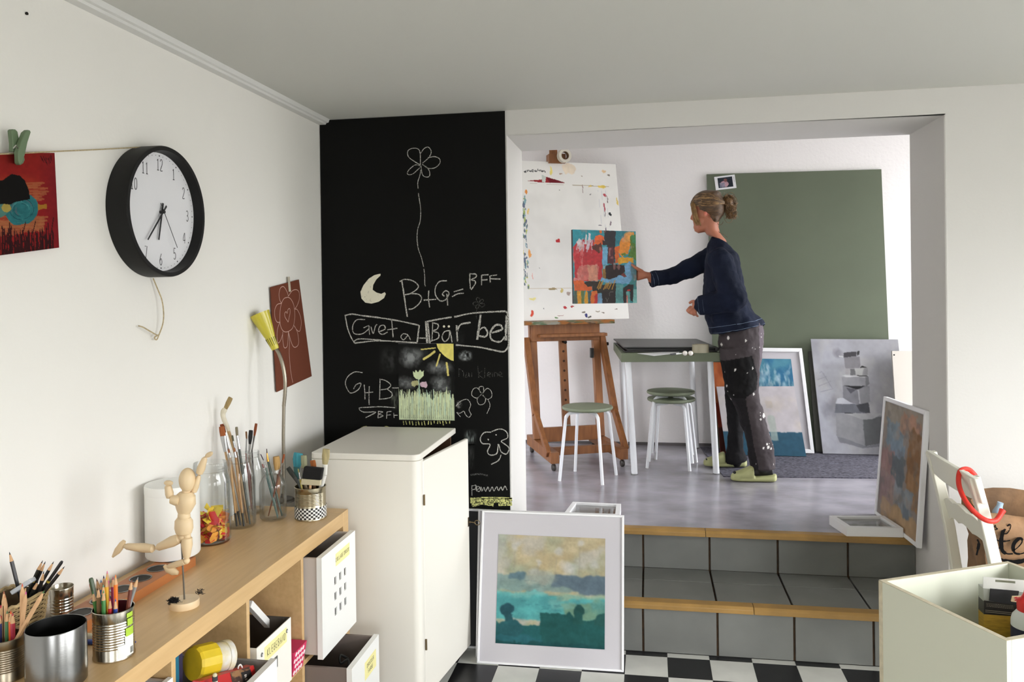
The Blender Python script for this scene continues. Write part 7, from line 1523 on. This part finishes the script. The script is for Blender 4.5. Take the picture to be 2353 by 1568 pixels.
# near hand: loosely curled below the cuff
def c4h(x, y, Y): return at(1560+x/13.07, 640+y/13.07, 'y', Y)
b.tube([crN, c4h(530, 800, 1.415), c4h(470, 800, 1.425)], [.027, .0255, .028], 16)
b.rings([[c+Vector((math.cos(a)*rx*.72, math.sin(a)*ry, math.cos(a)*rx)) for a in [2*PI*i/20 for i in range(20)]] for c, rx, ry in ((c4h(510, 790, 1.42), .027, .022), (c4h(430, 830, 1.43), .037, .019), (c4h(370, 880, 1.445), .038, .016))])
finger(b, [c4h(455, 690, 1.445), c4h(410, 690, 1.462), c4h(355, 715, 1.47), c4h(325, 735, 1.474)], .0110, .0085)
for x0, y0, x1, y1, x2, y2, yy in ((310, 890, 245, 960, 300, 1025, 1.435), (350, 930, 300, 1010, 370, 1065, 1.43), (420, 960, 400, 1060, 455, 1105, 1.425), (500, 960, 510, 1080, 565, 1140, 1.42)):
    finger(b, [c4h(x0+40, y0-30, yy+.008), c4h(x0, y0, yy), c4h(x1, y1, yy+.004), c4h(x2, y2, yy+.022)], .0095, .0076)
# feet (socked, inside the clogs)
def c5(x, y, Y): return at(1560+x/3.92, 740+y/3.92, 'y', Y)
for an, Yt, toe, heel in ((anN, 1.44, (520, 1425), (830, 1420)), (anF, 1.77, (280, 1300), (565, 1295))):
    t_, h_2 = c5(*toe, Yt), c5(*heel, Yt); t_.z = ZP+.036; h_2.z = ZP+.056
    b.tube([h_2+Vector((.01, 0, 0)), lerp(h_2, t_, .45)+Vector((0, 0, .005)), lerp(h_2, t_, .8), t_], [.032, .032, .028, .020], 14, flat=.85); seg(b, an, Vector((an.x+.005, an.y, ZP+.075)), .036, .034)
LIP = np.array(h3(310, 1010))
def skincol(co):
    c = np.tile(np.array([172., 108., 82.]), (len(co), 1)); d = np.linalg.norm((co-LIP)*[1, .6, 1.3], axis=1); c[d < .016] = [160, 84, 76]
    e_ = np.array(h3(600, 760)); d = np.linalg.norm((co-e_)*[1, .25, 1], axis=1); c[d < .022] = [196, 112, 92]
    c[co[:, 2] < ZP+.20] = [24, 23, 24]; return c
body = fuse(b, 'body', mat('skin tone', (190, 124, 98), .5, attr=True, sss=.06), wm, .0048, 3, .5, skincol)
# eyes
for dy in (-.030, .030):
    e = MB(); e.ball(h3(352, 735, dy), (26*hs, .011, 22*hs), 12, 8); e.build('eye', mat('eye white', (220, 214, 208), .25), wm)
    e = MB(); e.ball(h3(333, 737, dy*1.02), (9*hs, .006, 12*hs), 10, 8); e.build('iris', mat('iris', (70, 84, 90), .2), wm)
# --- hair
HAIR = mat('dark blond hair', (104, 76, 46), .45, var=.35, vscale=26, stretch=(1, 3, 5), col2=(54, 38, 24), bump=.5, bscale=90)
HAIRL = mat('fair hair strands', (172, 136, 86), .42, var=.3, vscale=40, col2=(118, 86, 50))
hb_ = MB()
def cap_ring(c, rx, ry, n=24): return [c+Vector((math.cos(2*PI*i/n)*rx, math.sin(2*PI*i/n)*ry, 0)) for i in range(n)]
hb_.ball(h3(680, 490), (480*hs, .090, 420*hs), 30, 20); hb_.ball(h3(860, 620), (290*hs, .082, 330*hs), 22, 16); hb_.ball(h3(850, 820), (170*hs, .066, 250*hs), 18, 14)
hb_.ball(h3(830, 200), (230*hs, .07, 110*hs), 16, 10)
def cut(mb):
    return mb
hair = fuse(hb_, 'hair', HAIR, wm, .006, 3, .5)
# clear the face and the ear: drop hair vertices in front of the hairline
bm = bmesh.new(); bm.from_mesh(hair.data); o_ = wpos(wm); kill = []
def hl(z):  # hairline x (crop) as a function of crop y
    return np.interp(z, [100, 250, 350, 480, 560, 640, 720, 800, 900, 1000, 1060], [-400, -400, 300, 340, 400, 430, 640, 735, 760, 800, 860])
p0, p1 = h3(0, 0), h3(1000, 1000); sx_ = (p1.x-p0.x)/1000; sz_ = (p1.z-p0.z)/1000; shz = (h3(1000, 0).z-p0.z)/1000
for v in bm.verts:
    p = v.co+o_; cx_ = (p.x-p0.x)/sx_; cy_ = (p.z-p0.z-shz*cx_)/sz_
    if cx_ < hl(cy_)-8 and cy_ > 260: kill.append(v)
bmesh.ops.delete(bm, geom=kill, context='VERTS'); bm.to_mesh(hair.data); bm.free(); hair.data.shade_smooth()
# strands swept back to the bun, streaked fair
rs = np.random.default_rng(5); st1 = MB(); st2 = MB()
tie = h3(1080, 520)
for k in range(230):
    s = rs.random(); side = -1 if rs.random() < .62 else 1
    x0 = 250+rs.random()*380; y0 = 470+rs.random()*120-(x0-250)*.55*(1 if s > .4 else 0.2)
    el = rs.random()*1.5
    # points on the cap: from hairline over the skull to the tie
    C0_ = h3(690, 490); pts = []
    a0 = PI*(1.0-.10*rs.random()); el0 = rs.uniform(-.25, 1.35)
    for t in np.linspace(0, 1, 7):
        th = a0*(1-t)+.02*t; lat = el0*(1-t)+.02*t
        d = Vector((math.cos(th)*1.0, side*math.sin(th)*math.cos(lat)*1.0, math.sin(th)*math.sin(lat)))
        d = Vector((math.cos(th), side*math.sin(th)*math.cos(lat), math.sin(th)*math.sin(lat))).normalized()
        pts.append(C0_+Vector((d.x*486*hs, d.y*.0915, d.z*426*hs))+Vector(rs.normal(size=3))*.0012)
    pts[-1] = lerp(pts[-1], tie, .6)
    (st2 if rs.random() < .30 else st1).tube(pts, [.0012, .0019, .0021, .0021, .002, .0018, .001], 5)
o1 = st1.build('hair_strands', mat('mid hair strands', (92, 66, 38), .45, var=.3, vscale=40), wm); o2 = st2.build('fair_hair_strands', HAIRL, wm); o1['kind'] = o2['kind'] = 'stuff'
# fringe falling over the face
fr = MB()
for k in range(46):
    side = -1 if k % 3 else 1; u = rs.random()
    x0 = 330+u*150; xs = [x0+60, 232+u*110+rs.normal()*8, 232+u*130+rs.normal()*10, 270+u*130, 300+u*150+rs.normal()*14, 345+u*140+rs.normal()*20]
    ys = [300+u*40, 480, 640, 800, 930, 1000+rs.random()*90]; yy = [.030, .050+.012*u, .056+.014*u, .056+.012*u, .052, .047]
    nn = 6 if rs.random() < .8 else 5
    fr.tube(smoothpath([h3(xs[i], ys[i], side*(yy[i]+rs.normal()*.003)) for i in range(nn)], 3), .0017, 5)
o3 = fr.build('fringe', HAIRL, wm); o3['kind'] = 'stuff'
# bun of loose loops
bn = MB(); bcn = h3(1275, 520)
for k in range(170):
    a = rs.random()*6.28; q_ = Quaternion(Vector(rs.normal(size=3)).normalized(), rs.random()*2.0)
    c = bcn+Vector((rs.normal()*60*hs, rs.normal()*.012, rs.normal()*100*hs)); r = (90+rs.random()*70)*hs
    pts = [c+q_ @ Vector((math.cos(a+t)*r*.8, math.sin(a+t)*.4*r, math.sin(a+t)*r*1.2)) for t in np.linspace(0, 3.6, 8)]
    bn.tube(pts, .0015, 5)
for k in range(90):
    x = 1180+rs.random()*250; pts = [h3(1150+rs.random()*120, 380+rs.random()*180, rs.normal()*.02), h3(x, 560+rs.random()*80, rs.normal()*.025), h3(x+30+rs.normal()*30, 700+rs.random()*60, rs.normal()*.02), h3(x+40+rs.normal()*50, 800+rs.random()*100, rs.normal()*.018)]
    bn.tube(smoothpath(pts, 3), .0014, 5)
for k in range(16): x = 1080+rs.random()*240; bn.tube(smoothpath([h3(1080, 420, rs.normal()*.01), h3(x, 240+rs.random()*60, rs.normal()*.02), h3(x+90, 220+rs.random()*80, rs.normal()*.02), h3(x+150, 340, rs.normal()*.02)], 3), .002, 5)
o4 = bn.build('bun', mat('bun hair', (138, 104, 62), .45, var=.5, vscale=50, col2=(66, 44, 26)), wm); o4['kind'] = 'stuff'
core = MB(); core.ball(h3(1250, 470), (150*hs, .038, 210*hs), 18, 12); core.ball(h3(1320, 620), (110*hs, .030, 190*hs), 14, 10); core.ball(h3(1290, 760), (90*hs, .022, 130*hs), 12, 10); core.build('bun_core', _M['bun hair'], wm)
tq = MB(); ax_ = (h3(1275, 520)-h3(1000, 480)).normalized(); tq.lathe([(.020, -.008), (.026, -.006), (.027, .0), (.026, .006), (.020, .008)], h3(1095, 500), 20, ax_, closed=True); tq.build('hair_tie', mat('black hair tie', (22, 20, 22), .7), wm)
wsp = MB()
for p in ([(940, 1000), (1000, 1050), (1070, 1030), (1110, 960)], [(900, 1060), (950, 1180), (1010, 1260), (1090, 1300), (1180, 1360), (1240, 1400)], [(900, 1080), (940, 1200), (1000, 1270)], [(880, 1000), (960, 960), (1080, 820), (1130, 740)]): wsp.tube(smoothpath([h3(x, y, -.03) for x, y in p], 4), .0016, 5)
o5 = wsp.build('loose_strands', HAIR, wm); o5['kind'] = 'stuff'
# --- sweater
NV = mat('navy knit', (30, 40, 66), .85, attr=True, bump=.35, bscale=150, spec=.2); THR = mat('pale seam thread', (112, 128, 150), .8)
s = MB()
loft(s, [(1654, 553, YM, 20, .070, -.42), (1657, 562, YM, 26, .098, -.40), (1660, 578, YM, 36, .150, -.30), (1661, 600, YM, 41, .182, -.2), (1661, 640, YM, 45.5, .186, -.12), (1666, 685, YM, 50, .182, -.02), (1677, 722, YM, 56, .190, .08), (1689, 745, YM, 60.5, .198, .16), (1693, 757, YM, 61.5, .200, .19)], 36, .92)
seg(s, shN, lerp(shN, elN, .5)+Vector((0, -.005, 0)), .076, .074); seg(s, lerp(shN, elN, .5)+Vector((0, -.005, 0)), elN, .074, .074); seg(s, elN, lerp(elN, crN, .55), .073, .062); seg(s, lerp(elN, crN, .55), w(1614, 702, 1.41), .062, .056)
s.tube([w(1634, 700, 1.40), w(1618, 702, 1.408), w(1606, 703, 1.412)], [.060, .0605, .059], 20)
seg(s, shF, elF, .082, .054); s.tube([elF, w(1535, 636, 1.728), w(1512, 641, 1.706), w(1495, 643, 1.69)], [.053, .050, .052, .053], 20)
def knit(co):
    c = np.tile(np.array([19., 26., 44.]), (len(co), 1)); return c*(1+.10*np.sin(co[:, 0:1]*31+co[:, 2:3]*17)*np.sin(co[:, 1:2]*23))
sw = fuse(s, 'sweater', NV, wm, .0075, 5, .5, knit)
# fold ripples
dt = bpy.data.textures.new('folds', 'CLOUDS'); dt.noise_scale = .11
dm = sw.modifiers.new('folds', 'DISPLACE'); dm.texture = dt; dm.strength = .036; dm.mid_level = .5; dm.texture_coords = 'LOCAL'
# seam threads at hem and cuffs
def seam(o):
    m_ = o.modifiers.new('lie_on_knit', 'SHRINKWRAP'); m_.target = sw; m_.wrap_method = 'NEAREST_SURFACEPOINT'; m_.offset = .0012
def ringtube(c, hx, hy, tl, r=.0011, n=48): 
    p = ring_e(c, hx, hy, tl, n, .92); MB_ = MB(); MB_.tube(p+[p[0]], r, 5, cap=False); return MB_
for py, hx in ((757, 61.8), (744, 61.0)): seam(ringtube(w(1693-(757-py)*.32, py-3), (hx+1.2)*PXM, .204, .19).build('hem_seam', THR, wm))
for (c, ax_, r) in ((w(1606.5, 703, 1.412), w(1634, 700, 1.40)-w(1606, 703, 1.412), .0585), (w(1618, 702, 1.408), w(1634, 700, 1.40)-w(1606, 703, 1.412), .0605), (w(1497, 643, 1.69), elF-crF, .0535), (w(1507, 642, 1.70), elF-crF, .0525)):
    seam(MB().lathe([(r, -.001), (r+.0022, 0), (r, .001)], c, 36, ax_, closed=True).build('cuff_seam', THR, wm))
# --- trousers
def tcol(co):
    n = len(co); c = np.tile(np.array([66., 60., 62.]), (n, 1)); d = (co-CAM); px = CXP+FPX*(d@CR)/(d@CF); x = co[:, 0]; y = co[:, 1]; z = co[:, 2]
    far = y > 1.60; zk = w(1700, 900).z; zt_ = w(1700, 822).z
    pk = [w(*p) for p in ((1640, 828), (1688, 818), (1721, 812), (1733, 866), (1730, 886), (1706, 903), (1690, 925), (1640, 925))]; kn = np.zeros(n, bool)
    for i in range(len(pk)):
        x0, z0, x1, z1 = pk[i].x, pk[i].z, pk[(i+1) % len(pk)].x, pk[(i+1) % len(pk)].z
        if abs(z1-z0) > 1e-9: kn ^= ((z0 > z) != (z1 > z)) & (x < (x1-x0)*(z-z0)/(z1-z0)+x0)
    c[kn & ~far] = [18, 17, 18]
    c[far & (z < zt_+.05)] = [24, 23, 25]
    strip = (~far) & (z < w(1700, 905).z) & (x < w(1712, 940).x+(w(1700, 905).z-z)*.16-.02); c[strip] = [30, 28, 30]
    seam = (~far) & (x > w(1738, 800).x) & (z > w(1700, 850).z); c[seam] = [92, 84, 90]  # back of the near thigh lightened: window light put into the colour
    rr_ = np.random.default_rng(9); sel = np.flatnonzero(y < 1.62)
    cen = co[rr_.choice(sel, 170)]; rad = .0018+.0042*rr_.random(170)**3
    zz = cen[:, 2]; dens = np.interp(zz, [ZP, ZP+.25, ZP+.55, ZP+.8, ZP+1.0], [.35, .2, .25, .6, .75]); keep = rr_.random(170) < dens
    for p, r in zip(cen[keep], rad[keep]):
        m = np.linalg.norm((co-p)*[1, 1, .8], axis=1) < r; c[m] = [206, 204, 200]
    for px_, py_, r in ((1756, 956, .010), (1689, 850, .006), (1714, 783, .006), (1718, 752, .006), (1676, 778, .008), (1764, 1026, .008), (1761, 1019, .006), (1656, 785, .010), (1661, 795, .007), (1770, 1030, .005)):
        p = np.array(w(px_, py_, 1.42)); m = (np.linalg.norm((co-p)[:, [0, 2]]*[1.3, .8], axis=1) < r) & (y < 1.55); c[m] = [214, 212, 208]
    return c
t = MB()
loft(t, [(1701, 740, YM, 50, .165, .05), (1702, 765, YM, 51, .175, .05), (1702, 790, YM, 51.5, .182, .03), (1702, 815, YM, 47, .178, 0), (1702, 832, YM, 40, .160, 0)], 32)
loft(t, [(1702, 800, 1.505, 49, .085, 0), (1703, 830, 1.495, 45, .090, 0), (1703, 870, 1.485, 40, .085, 0), (1706, 900, 1.475, 37, .080, 0), (1716, 925, 1.468, 32, .074, 0), (1731, 970, 1.455, 29, .070, 0), (1744, 1015, 1.445, 28, .070, 0), (1751, 1050, 1.44, 28.5, .072, 0), (1752, 1076, 1.437, 28.5, .074, .05)], 26)
loft(t, [(1694, 800, 1.695, 42, .085, 0), (1694, 840, 1.71, 37, .086, 0), (1694, 880, 1.725, 30, .080, 0), (1690, 915, 1.735, 25, .072, 0), (1689, 960, 1.745, 20, .062, 0), (1691, 1005, 1.75, 17.5, .058, 0), (1689, 1035, 1.755, 22, .062, 0), (1690, 1052, 1.755, 25.5, .068, .2), (1692, 1062, 1.755, 26, .070, .25)], 24)
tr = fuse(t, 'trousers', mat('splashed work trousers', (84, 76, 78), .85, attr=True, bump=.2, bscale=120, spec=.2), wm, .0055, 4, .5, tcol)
dt2 = bpy.data.textures.new('creases', 'CLOUDS'); dt2.noise_scale = .07
dm = tr.modifiers.new('creases', 'DISPLACE'); dm.texture = dt2; dm.strength = .020; dm.mid_level = .5; dm.texture_coords = 'LOCAL'
# --- clogs
LIME = mat('pale green clog', (170, 172, 122), .6, bump=.15, bscale=200)
def clog(name, toe, heel, Y, wd=.046):
    T_, H_ = c5(*toe, Y), c5(*heel, Y); T_.z = H_.z = ZP; d = (H_-T_); L = d.length; d.normalize(); n_ = Vector((-d.y, d.x, 0)); m_ = MB()
    def sect(s, hw, z0, z1, k=18): 
        c = T_+d*(L*s); return [c+n_*hw*math.copysign(abs(math.cos(a))**.7, math.cos(a))+Vector((0, 0, (z0+z1)/2-ZP+(z1-z0)/2*math.copysign(abs(math.sin(a))**.8, math.sin(a)))) for a in [2*PI*i/k for i in range(k)]]
    zz = zr if False else ZP
    m_.rings([sect(.0, .018, zz+.006, zz+.030), sect(.05, .032, zz+.001, zz+.034), sect(.2, wd, zz, zz+.030), sect(.5, wd*.92, zz, zz+.032), sect(.8, wd*.86, zz, zz+.038), sect(.95, wd*.74, zz+.001, zz+.046), sect(1.0, wd*.4, zz+.008, zz+.046)])
    m_.rings([sect(.01, .016, zz+.014, zz+.036), sect(.08, .036, zz+.010, zz+.052), sect(.2, wd*1.04, zz+.010, zz+.062), sect(.34, wd*1.06, zz+.010, zz+.080), sect(.45, wd*1.06, zz+.010, zz+.094), sect(.50, wd*1.02, zz+.010, zz+.092)])
    return fuse(m_, name, LIME, wm, .005, 4, .5)
clog('clog', (468, 1430), (880, 1420), 1.425); c2_ = clog('clog', (222, 1300), (612, 1300), 1.775); c2_.location.z += .0065
for Yt, toe in ((1.425, (492, 1394)), (1.775, (246, 1274))):
    p = c5(*toe, Yt-.0); MB().ball(Vector((p.x+.006, Yt-.005, ZP+.050)), (.010, .026, .007), 12, 8).build('toe_opening', mat('dark clog opening', (24, 24, 24), .8), wm)
